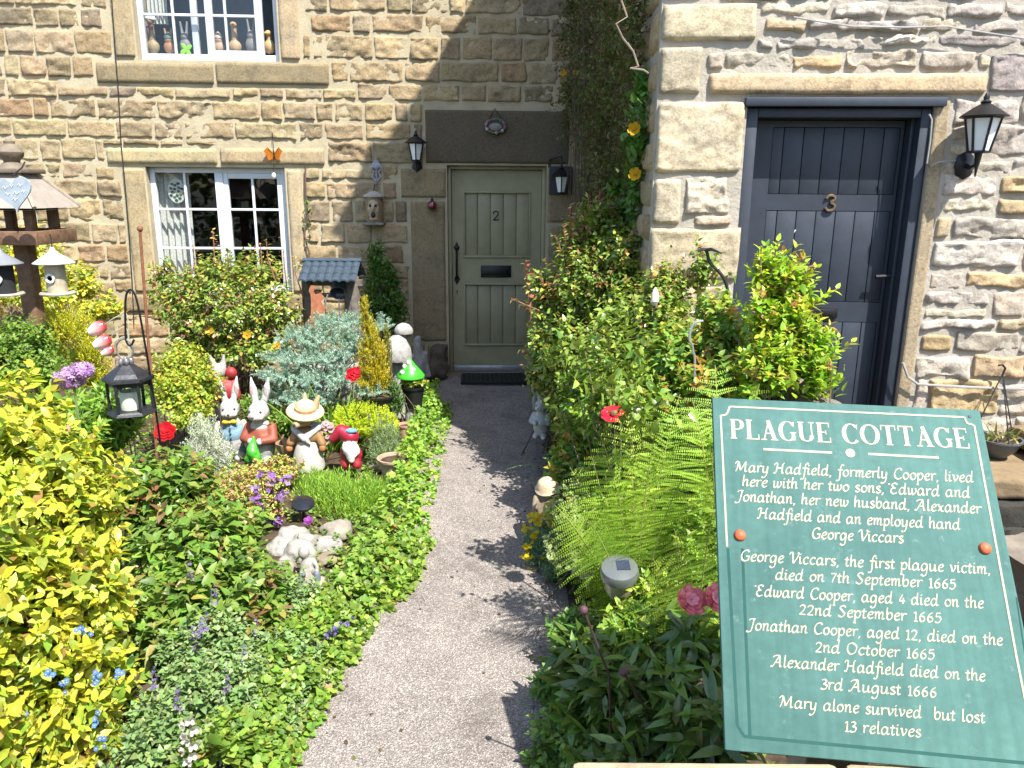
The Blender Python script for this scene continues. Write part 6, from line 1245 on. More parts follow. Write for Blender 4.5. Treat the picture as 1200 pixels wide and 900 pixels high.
shrub('green_shrub', 'dull green shrub at the left edge below the bird table', 'shrub',
      [Lb(22, 400, 4.6, 48, 32), Lb(-10, 425, 4.4, 50, 32), Lb(50, 430, 4.4, 36, 22)],
      480, 8, .11, .036, .33, 'oval', MID, 19, nst=24, spread=.9, sh=dict(lo=.5, up=.7))
shrub('allium_leaf_clump', 'fresh green lance leaved clump beneath the lilac pompom flower', 'perennial plant',
      [Lb(115, 485, 3.75, 48, 34), Lb(140, 470, 3.9, 30, 28), Lb(85, 505, 3.5, 36, 24)],
      260, 9, .16, .085, .15, 'lance', [((.17, .27, .035), 4), ((.11, .2, .03), 3)], 20, nst=24, stcol=(.14, .2, .05), spread=.8, sh=dict(lo=.45, up=1.1))
al = thing('lilac_allium', P(86, 443, 3.3) * np.array([1, 1, 0]), 'round lilac flower pompom rising above the golden shrub', 'flower')
b = MB(); c = P(85, 441, 3.0); b.tube([c * np.array([1, 1, 0]), c], .006, 6, col=(.14, .2, .06)); b.build('stem', M_STEM, al)
rg = np.random.default_rng(71)
for (x, y, r) in ((80, 443, .052), (96, 434, .038)):
    b = MB(); cc = P(x, y, 3.0)
    for q in range(120): d = unit(rg.normal(size=3)); star(b, cc + d * r * rg.uniform(.8, 1.05) * np.array([1.15, 1, .8]), d, .016, 6, [(.42, .2, .55), (.5, .3, .62), (.55, .4, .65)][q % 3], .25, .2)
    b.build('flower_head', M_PETAL, al)
shrub('wall_climber', 'dark green leafy climber on the wall between the well and the sage door', 'climber',
      [Lb(450, 335, 7.1, 26, 40, 10), Lb(440, 300, 7.25, 14, 26, 8), Lb(465, 360, 7.0, 16, 25, 10), Lb(440, 370, 7.0, 24, 25, 12)],
      300, 8, .16, .05, .22, 'lance', [((.06, .13, .025), 3), ((.1, .2, .03), 2), ((.04, .08, .02), 2)], 21, nst=20, droop=.35, spread=.8)
shrub('small_box_plant', 'small dark green upright shrublet beside the black plant pot', 'shrub', [Lb(462, 458, 5.35, 11, 18), Lb(463, 468, 5.3, 13, 12)], 150, 12, .06, .016, .3, 'oval', [((.09, .16, .04), 3), ((.06, .12, .03), 2)], 22, nst=8, spread=.7, sh=dict(lo=.4, up=1.2))
shrub('pot_succulent', 'yellow green rosette plant in the black pot under the toadstool', 'potted plant', [Lb(484, 446, 5.6, 16, 7)], 60, 8, .04, .03, .4, 'round', [((.3, .32, .06), 2), ((.2, .27, .06), 2)], 23, nst=0, sh=dict(zmin=.1))
# wallflower stems with violet flowers
rg = np.random.default_rng(24); wf = thing('purple_wallflower', G(316, 610), 'wiry stems of mauve wallflowers before the rabbits', 'flower')
PT = ((300, 572), (308, 590), (322, 565), (332, 577), (297, 600), (312, 611), (325, 580), (318, 556), (290, 612), (334, 560), (305, 555), (300, 585), (328, 610))
b = MB()
for x, y in PT: c = P(x, y, 3.75); b.tube([G(316, 615) + rg.normal(size=3) * np.array([.05, .05, 0]), (c + G(316, 615)) / 2 + rg.normal(size=3) * .02, c], .003, 5, col=(.1, .1, .07))
b.build('stems', M_STEM, wf)
for x, y in PT:
    b = MB(); c = P(x, y, 3.75)
    for q in range(7): star(b, c + rg.normal(size=3) * .014, rg.normal(size=3) + np.array([0, -1, 1]), .014, 4, [(.36, .18, .55), (.45, .28, .6), (.3, .14, .5)][q % 3], .5, .15)
    b.build('flower_cluster', M_PETAL, wf)
t_ = thing('purple_tulip', G(362, 640), 'single purple flower above the white stones', 'flower'); c = P(362, 612, 3.75)
b = MB(); b.tube([c * np.array([1, 1, 0]), c], .003, 5, col=(.12, .18, .05)); b.build('stem', M_STEM, t_); b = MB()
for q in range(3): star(b, c + np.array([0, 0, .006 * q]), (0, -.6, 1), .026 - .005 * q, 6, (.38, .1, .45), .45, .8)
b.build('flower_head', M_PETAL, t_)
rp = thing('red_poppy', P(195, 505, 3.9) * np.array([1, 1, 0]), 'crimson flower beside the silver bush', 'flower'); c = P(194, 507, 3.9); b = MB(); b.tube([c * np.array([1, 1, 0]), c], .004, 5, col=(.12, .14, .05)); b.build('stem', M_STEM, rp); b = MB()
for q in range(4): star(b, c + np.array([0, 0, .008 * q]), (.3, -1, .7), .055 - .009 * q, 6, (.5, .012, .02), .5, .5)
b.build('flower_head', M_PETAL, rp)
rp = thing('red_flower', P(413, 442, 5.2) * np.array([1, 1, 0]), 'red flower against the blue spruce', 'flower'); c = P(413, 440, 5.15); b = MB(); b.tube([c * np.array([1, 1, 0]), c], .004, 5, col=(.12, .14, .05)); b.build('stem', M_STEM, rp); b = MB()
for q in range(4): star(b, c + np.array([0.01 * q, 0, .012 * q]), (.3, -1, .5), .05 - .008 * q, 5, (.55, .012, .03), .5, .5)
b.build('flower_head', M_PETAL, rp)
# ground cover of the bed, so that little soil shows
rg = np.random.default_rng(25)
def cover(name, label, x, y, n, cols, size, seed, h=.06):
    rg = np.random.default_rng(seed); X = rg.uniform(*x, n); Y = rg.uniform(*y, n); keep = fbm(np.stack([X, Y, X * 0], -1) * 2.5, 2, seed) > -.35; X, Y = X[keep], Y[keep]; n = len(X)
    Pn = np.stack([X, Y, .03 + h * rg.random(n)], -1); D = unit(rg.normal(size=(n, 3)) * .5 + np.array([0, 0, 1]))
    o = sprig_leaves(name, None, rg, Pn, D, 6, .05, size, .4, 'oval', cols, spread=1.0); tag(o, label, 'ground cover', None, 'stuff')
cover('ground_cover', 'low mixed green ground cover over the left bed', (-3.4, -.78), (2.2, 6.9), 3600, MID + [((.2, .27, .05), 2)], .03, 25)
cover('ground_cover', 'low mixed green ground cover over the right bed', (.3, 1.05), (1.3, 7.2), 1500, MID + [((.2, .27, .05), 2)], .03, 26)

# --- right bed
shrub('tall_rose_bush', 'tall leafy rose bush crowding the right of the sage door', 'rose bush',
      [Lb(700, 330, 4.6, 62, 55), Lb(690, 410, 4.5, 72, 62), Lb(760, 370, 3.9, 60, 55), Lb(655, 380, 4.8, 38, 55), Lb(715, 275, 4.75, 36, 34), Lb(670, 290, 4.9, 30, 38), Lb(740, 440, 3.9, 60, 50), Lb(780, 330, 3.95, 35, 35), Lb(672, 470, 4.55, 42, 40), Lb(800, 400, 3.75, 45, 50), Lb(700, 490, 4.2, 50, 34), Lb(825, 310, 3.9, 24, 30), Lb(650, 440, 4.8, 26, 36), Lb(636, 345, 4.9, 26, 38), Lb(634, 420, 4.7, 22, 42), Lb(706, 268, 4.7, 26, 38), Lb(735, 300, 4.45, 40, 40), Lb(690, 250, 4.8, 16, 26)],
      2200, 8, .15, .042, .33, 'ovate', ROSE, 30, tips=YOUNG, tipfrac=.16, nst=80, str_=.008, stcol=(.2, .09, .05), mt=M_GLOSSY_LEAF, spread=.95, upn=.6, sh=dict(lo=.5, up=.55), droop=.12)
t, Pn, D = PL[30]; rg = np.random.default_rng(78); b = MB(); SH_P, SH_D = [], []
for x, y, dx in ((703, 222, .0), (668, 240, -.1), (632, 318, -.25), (616, 305, -.1), (599, 350, -1.0), (650, 275, -.3), (758, 255, .2), (735, 250, .1), (715, 238, .1), (795, 285, .5), (660, 265, -.2), (690, 228, -.05), (722, 230, .1), (680, 250, -.15), (745, 268, .25), (770, 272, .3), (640, 330, -.5), (622, 380, -.6), (612, 410, -.7), (625, 450, -.5)):
    c = P(x, y, 4.7); d = unit(np.array([dx, -.15, 1 - abs(dx) * .45])); b.tube([c - d * .4, c - d * .2 + rg.normal(size=3) * .01, c], [.007, .005, .003], 5, col=(.26, .11, .07)); SH_P.append(c); SH_D.append(d)
b.build('young_shoots', M_STEM, t)
sprig_leaves('shoot_leaves', t, rg, np.array(SH_P), np.array(SH_D), 14, .28, .055, .3, 'ovate', YOUNG + [((.2, .24, .05), 4), ((.3, .32, .1), 2)], spread=.95, mt=M_GLOSSY_LEAF, droop=.3, tips=[((.3, .06, .04), 2), ((.34, .25, .1), 2)], tipfrac=.6)
shrub('twiggy_climber', 'dark twiggy climber covering the corner between the two cottages', 'climber',
      [Lb(742, 40, 4.55, 24, 80, 50), Lb(720, 60, 5.2, 26, 90, 70), Lb(736, 150, 4.75, 20, 80, 50), Lb(705, 140, 5.7, 30, 90, 70), Lb(690, 80, 6.5, 32, 100, 50), Lb(672, 20, 7.2, 26, 60, 14), Lb(715, 225, 5.2, 26, 60, 60), Lb(752, 190, 4.4, 8, 70, 24), Lb(700, -40, 6.0, 40, 50, 60), Lb(745, -40, 4.5, 22, 40, 40), Lb(668, 120, 7.35, 18, 60, 10)],
      1500, 7, .16, .028, .38, 'oval', [((.075, .095, .025), 4), ((.055, .085, .02), 3), ((.12, .10, .045), 2), ((.13, .07, .04), 1)], 31, nst=300, str_=.005, stcol=(.1, .075, .045), root=(.62, 6.4, 0), mt=M_DULL_LEAF, spread=.9, sh=dict(lo=.3, up=.2, jit=.8, lump=.5))
t, Pn, D = PL[31]; rg = np.random.default_rng(79)
shr = [Lb(744, 200, 4.5, 10, 60, 30), Lb(728, 240, 4.9, 22, 40, 40), Lb(750, 130, 4.4, 8, 60, 30)]
Pq, Dq = shell(rg, shr, 200, lo=.4); sprig_leaves('broad_leaves', t, rg, Pq, Dq, 5, .1, .06, .4, 'heart', [((.06, .14, .03), 3), ((.09, .2, .04), 2)], droop=.4)
for x, y, Y in ((744, 152, 4.3), (745, 205, 4.3), (661, 86, 7.0), (675, 86, 7.0)):
    b = MB(); s_ = .036 if Y < 6 else .03; star(b, P(x, y, Y), (-.5, -1, .3), s_, 6, (.62, .36, .012), .5, .6, (.55, .3, .02)); b.build('flower', M_PETAL, t)
b = MB()
for pp in (((728, 0), (735, 20), (722, 28), (730, 45), (742, 60), (748, 78)), ((748, 78), (738, 80), (754, 82), (760, 86)), ((740, 58), (735, 50))):
    b.tube([P(x, y, 4.2) for x, y in pp], .005, 5, col=(.24, .19, .14))
b.build('dry_tendril', M_STEM, t)
rg = np.random.default_rng(32)
shrub('bright_azalea', 'bright fresh green upright shrub in front of the dark plank door', 'shrub',
      [Lb(915, 320, 3.0, 34, 34), Lb(905, 370, 2.95, 40, 40), Lb(940, 400, 2.9, 36, 36), Lb(900, 420, 2.85, 42, 36), Lb(962, 430, 2.8, 20, 28), Lb(930, 340, 3.0, 28, 30), Lb(895, 300, 3.05, 16, 18)],
      330, 10, .13, .046, .26, 'lance', [((.2, .32, .025), 4), ((.14, .25, .025), 3), ((.3, .38, .035), 2)], 32, tips=[((.4, .42, .05), 3), ((.32, .16, .07), 1)], tipfrac=.35, nst=60, str_=.007, stcol=(.2, .13, .07), spread=.8, sh=dict(lo=.35, up=1.0, lump=.4))
t, Pn, D = PL[32]; rg = np.random.default_rng(80); b = MB(); SH_P, SH_D = [], []
for x, y, dx in ((892, 288, -.1), (912, 282, .1), (958, 313, .6), (982, 338, .9), (1000, 400, .7), (880, 330, -.5), (945, 300, .3), (970, 345, .7)):
    c = P(x, y, 2.95); d = unit(np.array([dx, -.1, 1 - abs(dx) * .4])); b.tube([c - d * .3, c], [.006, .003], 5, col=(.2, .13, .07)); SH_P.append(c); SH_D.append(d)
b.build('young_shoots', M_STEM, t); sprig_leaves('shoot_leaves', t, rg, np.array(SH_P), np.array(SH_D), 14, .16, .05, .25, 'lance', [((.26, .38, .03), 4), ((.36, .42, .05), 2)], spread=.75)
shrub('mixed_green_bush', 'broad green bush between the rose and the ferns', 'shrub',
      [Lb(800, 420, 3.3, 60, 45), Lb(850, 400, 3.2, 40, 45), Lb(780, 470, 3.2, 60, 40), Lb(720, 480, 3.7, 50, 40), Lb(850, 450, 3.0, 50, 40), Lb(690, 500, 4.1, 40, 40), Lb(840, 360, 3.3, 24, 25), Lb(690, 535, 3.9, 46, 36), Lb(745, 540, 3.5, 55, 40), Lb(800, 500, 3.0, 50, 40), Lb(668, 545, 3.95, 34, 46), Lb(700, 590, 3.35, 40, 55)],
      1350, 8, .13, .05, .30, 'ovate', [((.11, .2, .03), 4), ((.17, .27, .035), 3), ((.07, .14, .025), 2), ((.28, .32, .05), 1)], 33, tips=[((.36, .33, .05), 2), ((.38, .18, .03), 1)], tipfrac=.25, nst=60, spread=.95, sh=dict(lo=.5, up=.8))
def fern(name, label, root, n, L, seed, cols, lean=(0, 0), rise=1.0, tips=None):
    rg = np.random.default_rng(seed); t = thing(name, (root[0], root[1], 0), label, 'fern', 'ferns of the right bed'); b = MB()
    A, Ld, Nn, Sz, Cc = [], [], [], [], []
    for i in range(n if tips is None else len(tips)):
        az = 2 * PI * (i + rg.random() * .7) / n; h = np.array([math.cos(az), math.sin(az), 0]); ln = L * rg.uniform(.7, 1.1); sd = np.array([-h[1], h[0], 0])
        th = rg.uniform(.2, .55); pts = []; p = np.array(root, float); p[2] = max(p[2], .02); m_ = 26; lean3 = np.array([lean[0], lean[1], 0])
        for k in range(m_ + 1):
            a = th + 1.0 * (k / m_) ** 1.8; d = unit(h * math.sin(a) + np.array([0, 0, math.cos(a) * rise]) + lean3 * .5); pts.append(p.copy()); p = p + d * ln / m_
        if tips is not None:
            r_ = np.array(root, float); e_ = np.asarray(tips[i]); ln = np.linalg.norm(e_ - r_) * 1.06; h = unit((e_ - r_) * np.array([1, 1, 0]) + np.array([1e-4, 0, 0])); m0 = r_ * .5 + e_ * .5 + np.array([0, 0, .13 * ln]) - h * .06 * ln
            pts = [r_ * (1 - u) ** 2 + m0 * 2 * u * (1 - u) + e_ * u * u for u in np.linspace(0, 1, m_ + 1)]; sd = unit(np.cross(unit(e_ - r_), np.array([.25, -.8, .5])))
        b.tube(pts, np.linspace(.005, .0012, m_ + 1), 5, col=(.25, .28, .06)); c0 = palette(rg, 1, cols, .35)[0]
        for k in range(4, m_):
            f = (k - 4) / (m_ - 4); pl = ln * (.30 if tips is None else .21) * (math.sin(PI * min(1, (f * .82 + .16)))) ** .8; d = unit(pts[k + 1] - pts[k]); up = unit(np.cross(d, sd)); up = up if up[2] > 0 else -up
            for s_ in (-1, 1):
                pd = unit(sd * s_ + d * .45 - np.array([0, 0, .12 + .1 * rg.random()]) + .11 * rg.normal(size=3)); pl_ = pl; pl = pl_ * rg.uniform(.78, 1.08); m2 = max(5, int(pl / .0085))
                for j in range(m2):
                    g = j / m2; q = pts[k] + pd * pl * g - np.array([0, 0, .10 * pl * g * g]); s2 = .0165 * (1 - .75 * g) * (pl / (ln * (.3 if tips is None else .21))) ** .5 + .002
                    for e in (-1, 1):
                        A.append(q); Ld.append(unit(np.cross(up, pd) * e * 1.0 + pd * .5)); Nn.append(up); Sz.append(s2); Cc.append(c0 * rg.uniform(.85, 1.2))
                pl = pl_
    b.build('stalks', M_STEM, t, smooth=True)
    leaves('fronds', t, M_LEAF, np.array(A), np.array(Ld), np.array(Nn), np.array(Sz), .30, 'needle', np.array(Cc), .0, .1); return t
FERN = [((.25, .37, .045), 3), ((.31, .43, .06), 2), ((.18, .29, .04), 1)]
for (rt_, tp, sd, lab) in (((745, 700, 2.6), ((735, 478, 2.75), (704, 512, 2.65), (668, 548, 2.75), (768, 505, 2.5), (797, 462, 2.8), (690, 610, 2.45), (800, 560, 2.35), (650, 592, 2.5)), 41, 'tall lacy bright green fern rising above the solar lamp'),
        ((850, 620, 2.55), ((872, 412, 3.0), (838, 428, 2.8), (908, 420, 2.9), (812, 470, 2.7), (832, 525, 2.35), (890, 450, 2.6)), 43, 'tall fern standing between the azalea and the sign board'),
        ((815, 720, 2.3), ((790, 620, 2.1), (835, 600, 2.1), (765, 655, 2.2)), 44, 'shorter fern with fronds against the left edge of the sign')):
    c = P(*rt_); fern('fern', lab, (c[0], c[1], .05), 9, .8, sd, FERN, tips=[P(*q) for q in tp])
shrub('dark_peony', 'dark glossy peony clump shaded by the sign board', 'peony',
      [Lb(780, 810, 1.95, 64, 66), Lb(725, 790, 2.05, 44, 50), Lb(835, 860, 1.75, 60, 60), Lb(745, 880, 1.85, 50, 50), Lb(815, 740, 2.1, 50, 46), Lb(690, 810, 2.1, 36, 46), Lb(672, 760, 2.25, 26, 30)],
      110, 10, .2, .115, .15, 'lance', [((.065, .115, .02), 4), ((.09, .15, .025), 3), ((.045, .08, .016), 2)], 34, nst=40, str_=.006, stcol=(.2, .07, .05), mt=M_GLOSSY_LEAF, spread=.95, droop=.15, upn=.7, sh=dict(lo=.45, up=1.0))
t, Pn, D = PL[34]; rg = np.random.default_rng(81); b = MB()
for x, y in ((684, 715), (731, 788)):
    c = P(x, y, 1.85); e_ = c * np.array([1, 1, .3]) + np.array([.10, .05, 0]); b.tube([e_, (c + e_) / 2 + np.array([.03, 0, .03]), c], .0034, 6, col=(.045, .02, .014))
b.build('bud_stems', M_STEM, t)
for x, y in ((684, 715), (731, 788)):
    b = MB(); b.ball(P(x, y, 1.85), (.012, .012, .013), 12, col=(.09, .03, .045)); b.build('bud', M_PAINT, t, smooth=True)
for x, y in ((808, 706), (836, 704)):
    b = MB(); c = P(x, y, 2.0)
    for q in range(6): star(b, c + np.array([0, -.004 * q, .004 * q]), (rg.normal() * .35, -.7, .8), .045 - .005 * q, 7, [(.85, .24, .32), (.88, .42, .48)][q % 2], .46, .6)
    b.build('flower_head', M_PETAL, t)
shrub('variegated_euonymus', 'cream edged euonymus low beside the path', 'shrub',
      [Lb(690, 610, 3.5, 38, 26), Lb(665, 645, 3.3, 34, 26), Lb(700, 660, 3.1, 36, 30), Lb(720, 590, 3.5, 30, 24), Lb(672, 600, 3.35, 34, 40), Lb(690, 620, 3.2, 30, 40)],
      380, 7, .08, .034, .34, 'oval', [((.12, .2, .05), 3), ((.17, .26, .06), 2)], 35, nst=20, spread=.95, edge=(.5, .5, .28), sh=dict(lo=.5, up=.8))
shrub('grey_green_spurge', 'fine grey green cushion with yellow flower heads on the right path edge', 'perennial plant',
      [Lb(640, 650, 3.5, 26, 30), Lb(655, 670, 3.35, 24, 22), Lb(632, 630, 3.7, 18, 18)],
      420, 14, .06, .017, .2, 'lance', [((.13, .21, .12), 3), ((.1, .17, .09), 2), ((.2, .27, .12), 1)], 36, nst=0, mt=M_DULL_LEAF, spread=.7, sh=dict(lo=.6, up=.9))
t, Pn, D = PL[36]; rg = np.random.default_rng(82)
for x, y in ((624, 606), (632, 612), (644, 612), (618, 618), (626, 628), (617, 640), (616, 652), (622, 670), (645, 590), (655, 592), (639, 605), (640, 652)):
    b = MB(); c = P(x, y, 3.42); b.tube([c - np.array([0, -.02, .06]), c], .002, 5, col=(.2, .25, .08))
    for q in range(8): star(b, c + rg.normal(size=3) * .011, rg.normal(size=3) + np.array([0, -1, 1.5]), .012, 5, (.6, .48, .02), .5, .2)
    b.build('flower_cluster', M_PETAL, t)
rg = np.random.default_rng(37); n = 90; c = G(662, 560)
dl = thing('strap_leaf_clump', c, 'dark strap leaved grassy clump along the right path edge', 'perennial plant')
blades('leaf_blades', dl, rg, c + np.c_[rg.uniform(-.05, .35, n), rg.uniform(-.3, 1.4, n), np.zeros(n)], np.c_[rg.normal(size=(n, 2)) * .5 + np.array([-.15, 0]), np.ones(n)], .36, .008, [((.07, .14, .03), 3), ((.12, .21, .035), 2), ((.26, .32, .1), 1)], .7)
shrub('pale_violet_plant', 'airy plant dotted with tiny pale violet flowers beside the white lamb', 'perennial plant',
      [Lb(655, 440, 5.2, 22, 30), Lb(648, 420, 5.4, 18, 22), Lb(668, 470, 4.9, 22, 22)], 160, 7, .09, .026, .3, 'oval', MID, 38, nst=16)
t, Pn, D = PL[38]; b = MB(); rg = np.random.default_rng(83)
for q in range(90): star(b, Pn[q % len(Pn)] + np.array([-.02, -.04, .02]) + rg.normal(size=3) * .03, rg.normal(size=3) + np.array([-1, -1, 1]), .010, 4, [(.45, .38, .55), (.55, .5, .6), (.4, .28, .5)][q % 3], .5, .2)
tag(b.build('tiny_flowers', M_PETAL, t), kind='stuff')
shrub('path_edge_plant', 'small green plant at the path edge below the dark peony', 'perennial plant',
      [Lb(655, 850, 2.15, 34, 30), Lb(690, 880, 2.0, 40, 26), Lb(640, 885, 2.1, 28, 16), Lb(668, 740, 2.6, 30, 26), Lb(640, 800, 2.4, 20, 20)], 190, 8, .08, .034, .36, 'ovate', [((.13, .22, .05), 3), ((.09, .17, .04), 2)], 39, nst=0, sh=dict(lo=.45, up=.9))
shrub('leafy_undergrowth', 'bright small leaved undergrowth beneath the ferns', 'perennial plant',
      [Lb(740, 725, 2.75, 40, 28), Lb(735, 728, 2.25, 36, 24), Lb(790, 690, 2.45, 60, 45), Lb(760, 600, 3.0, 60, 45), Lb(830, 640, 2.45, 50, 70), Lb(860, 540, 2.7, 50, 50)], 620, 8, .10, .04, .28, 'ovate', [((.2, .29, .035), 3), ((.13, .22, .03), 3), ((.28, .34, .05), 1)], 40, nst=20, sh=dict(lo=.4, up=.9))

# extra arching growth, added so that its leaf shade dapples the path
shrub('added_shade_shrub', 'loose arching light green shoots added to dapple the path with shade', 'shrub',
      [Lb(722, 405, 2.95, 40, 60), Lb(708, 460, 3.2, 34, 50), Lb(752, 470, 2.55, 36, 56), Lb(692, 430, 3.8, 26, 56), Lb(672, 455, 3.95, 28, 50), Lb(664, 400, 4.3, 22, 44)],
      130, 8, .20, .050, .30, 'ovate', [((.13, .2, .03), 3), ((.18, .24, .04), 3), ((.09, .15, .025), 2)], 55, nst=24, root=(.5, 3.1, 0), stcol=(.12, .1, .045), spread=.95, upn=.6, droop=.2, mt=M_GLOSSY_LEAF, sh=dict(lo=.2, up=.6, jit=.6))
rg = np.random.default_rng(56); n_ = 620; sd = np.where(rg.random(n_) < .5, -1, 1); X = -.26 + sd * (.50 - np.abs(rg.normal(size=n_)) * .09); Y = rg.uniform(2.0, 7.2, n_); sc = rg.random(n_) < .18; X[sc] = rg.uniform(-.7, .2, sc.sum())
L_ = unit(np.c_[rg.normal(size=(n_, 2)), np.zeros(n_) + .05]); N_ = unit(np.c_[rg.normal(size=(n_, 2)) * .35, np.ones(n_)]); c_l = palette(rg, n_, [((.1, .065, .035), 4), ((.16, .11, .06), 3), ((.14, .18, .04), 1), ((.3, .26, .2), 1.2)])
o = leaves('path_litter', None, M_DULL_LEAF, np.c_[X, Y, path_z(X, Y) + .006], L_, N_, rg.uniform(.006, .022, n_), .4, 'oval', np.clip(c_l, .01, 1)); tag(o, 'bits of soil, grit and fallen leaves along the path edges', 'litter', None, 'stuff')
shrub('alpine_cushion', 'low grey green alpine cushion between the pale stones', 'ground plant', [Lb(372, 665, 3.5, 40, 14, 40), Lb(338, 655, 3.5, 26, 14), Lb(405, 650, 3.7, 26, 12), Lb(350, 690, 3.2, 40, 14)], 190, 8, .04, .018, .3, 'oval', [((.15, .2, .07), 3), ((.22, .24, .1), 2), ((.3, .2, .12), .6)], 57, nst=0, mt=M_DULL_LEAF, sh=dict(lo=.4, up=1, zmin=0))
t_ = thing('pink_daisy_clump', G(378, 530), 'small clump of pale pink flowers between bonnet figure and gnome', 'flower'); b = MB(); rg = np.random.default_rng(58)
for k in range(12): star(b, P(384 + rg.normal() * 6, 503 + rg.normal() * 7, 4.7), (rg.normal() * .4, -1, .8), .022, 8, (.6, .42, .46), .4, .2, (.5, .3, .06))
b.build('flower_heads', M_PETAL, t_); b = MB()
for k in range(6): b.tube([G(382, 545) + rg.normal(size=3) * np.array([.03, .03, 0]), P(384 + rg.normal() * 6, 506 + rg.normal() * 6, 4.7)], .003, 5, col=(.12, .17, .05))
b.build('stems', M_STEM, t_)

shrub('leafy_tuft', 'fresh green leafy tuft standing behind the bonnet figure', 'perennial plant', [Lb(338, 485, 5.3, 26, 18), Lb(392, 488, 5.2, 18, 14), Lb(300, 470, 5.6, 26, 14)], 130, 9, .12, .05, .2, 'lance', [((.15, .23, .04), 3), ((.1, .17, .03), 2)], 59, nst=6, sh=dict(lo=.4, up=1.2))

# the far side of the lane, behind the viewer: seen only as dark green in the window panes
rg = np.random.default_rng(60); Pn, D = shell(rg, [(np.array([x, -9.0 + rg.normal() * .8, 2.2]), np.array([1.9, 1.2, 2.6 + rg.normal() * .4])) for x in np.linspace(-16, 10, 12)], 3200, lo=.75)
o = sprig_leaves('hedge_foliage', None, rg, Pn, D, 4, .5, .3, .35, 'oval', [((.04, .08, .02), 3), ((.06, .11, .025), 2)]); tag(o, 'dark green hedgerow on the far side of the lane, mirrored in the panes', 'hedgerow', None, 'stuff')
# ------------------------------------------------------------------ green sign board
SC = np.array([0.74131258, 1.47253147, 1.03971931]); SM = np.array([[0.99525785, 0.07437209, -0.06269452], [-0.09592435, 0.64350358, -0.75940876], [-0.01613467, 0.76182146, 0.64758608]])
SU, SV, SN = SM[:, 0], SM[:, 1], SM[:, 2]; SWD, SHT = .60, .7515
sign = thing('sign_board', (.74, 1.35, 0.68), 'tilted teal green board with cream lettering telling of the plague', 'information sign')
m, n, l, p, out = nodes("weathered_teal_paint")
t1 = noise_node(n, l, 3.5, 5, .6); r1 = ramp(n, l, t1.outputs[0], [(.3, srgb('#385853')), (.5, (.052, .12, .105)), (.72, srgb('#4a6b65'))]); t2 = noise_node(n, l, 60, 4); r2 = ramp(n, l, t2.outputs[0], [(.35, (.92,) * 3), (.7, (1.06,) * 3)]); cc = mul(n, l, r1.outputs[0], r2.outputs[0])
g_ = n.new("ShaderNodeNewGeometry"); cx_ = n.new("ShaderNodeCombineXYZ")
for k_, (ax_, f_) in enumerate(((SU, 55.0), (SV, 2.2))):
    d_ = n.new("ShaderNodeVectorMath"); d_.operation = 'DOT_PRODUCT'; l.new(g_.outputs['Position'], d_.inputs[0]); d_.inputs[1].default_value = tuple(ax_ * f_); l.new(d_.outputs['Value'], cx_.inputs[k_])
ts = n.new("ShaderNodeTexNoise"); ts.inputs['Scale'].default_value = 1; ts.inputs['Detail'].default_value = 4; l.new(cx_.outputs[0], ts.inputs['Vector']); rs_ = ramp(n, l, ts.outputs[0], [(.3, (.86, .88, .88)), (.55, (1.0,) * 3), (.75, (1.16, 1.13, 1.12))]); cc = mul(n, l, cc, rs_.outputs[0])
t3 = noise_node(n, l, 22, 6, .75); r3 = ramp(n, l, t3.outputs[0], [(.6, (0, 0, 0)), (.72, (.5,) * 3)]); cc = mul(n, l, cc, srgb('#6a807b'), 'MIX', r3.outputs[0]); l.new(cc, p.inputs['Base Color']); p.inputs['Roughness'].default_value = .72; p.inputs['Specular IOR Level'].default_value = .16
M_TEAL = m
b = MB(); b.box(SC - SN * .007, (SWD, SHT, .014), SU, SV, SN, bev=.0035); b.build('board', M_TEAL, sign, smooth=True)
def S2(px, py):
    d = ray(px, py); t_ = ((SC - CAM) @ SN) / (d @ SN); q = CAM + d * t_ - SC; return np.array([q @ SU, q @ SV])
def spt(x, y, w=0.0): return SC + SU * x + SV * y + SN * w
M_CREAM = mat("cream_sign_paint", srgb('#9b9079'), .65, var=.22, scale=70)
LEVEL = [0]
def ribbon(b, pts, wid, z=.0006):
    pts = np.asarray(pts, float); n_ = len(pts); T = np.gradient(pts, axis=0); T = T / (np.linalg.norm(T, axis=1, keepdims=True) + 1e-12); N = np.stack([-T[:, 1], T[:, 0]], -1); w = np.asarray(wid if hasattr(wid, '__len__') else [wid] * n_)[:, None] / 2
    LEVEL[0] = (LEVEL[0] + 1) % 9; z = z + LEVEL[0] * .00004; L_, R_ = pts + N * w, pts - N * w
    b.add([spt(*q, z) for q in L_] + [spt(*q, z) for q in R_], [(i, n_ + i, n_ + i + 1, i + 1) for i in range(n_ - 1)])
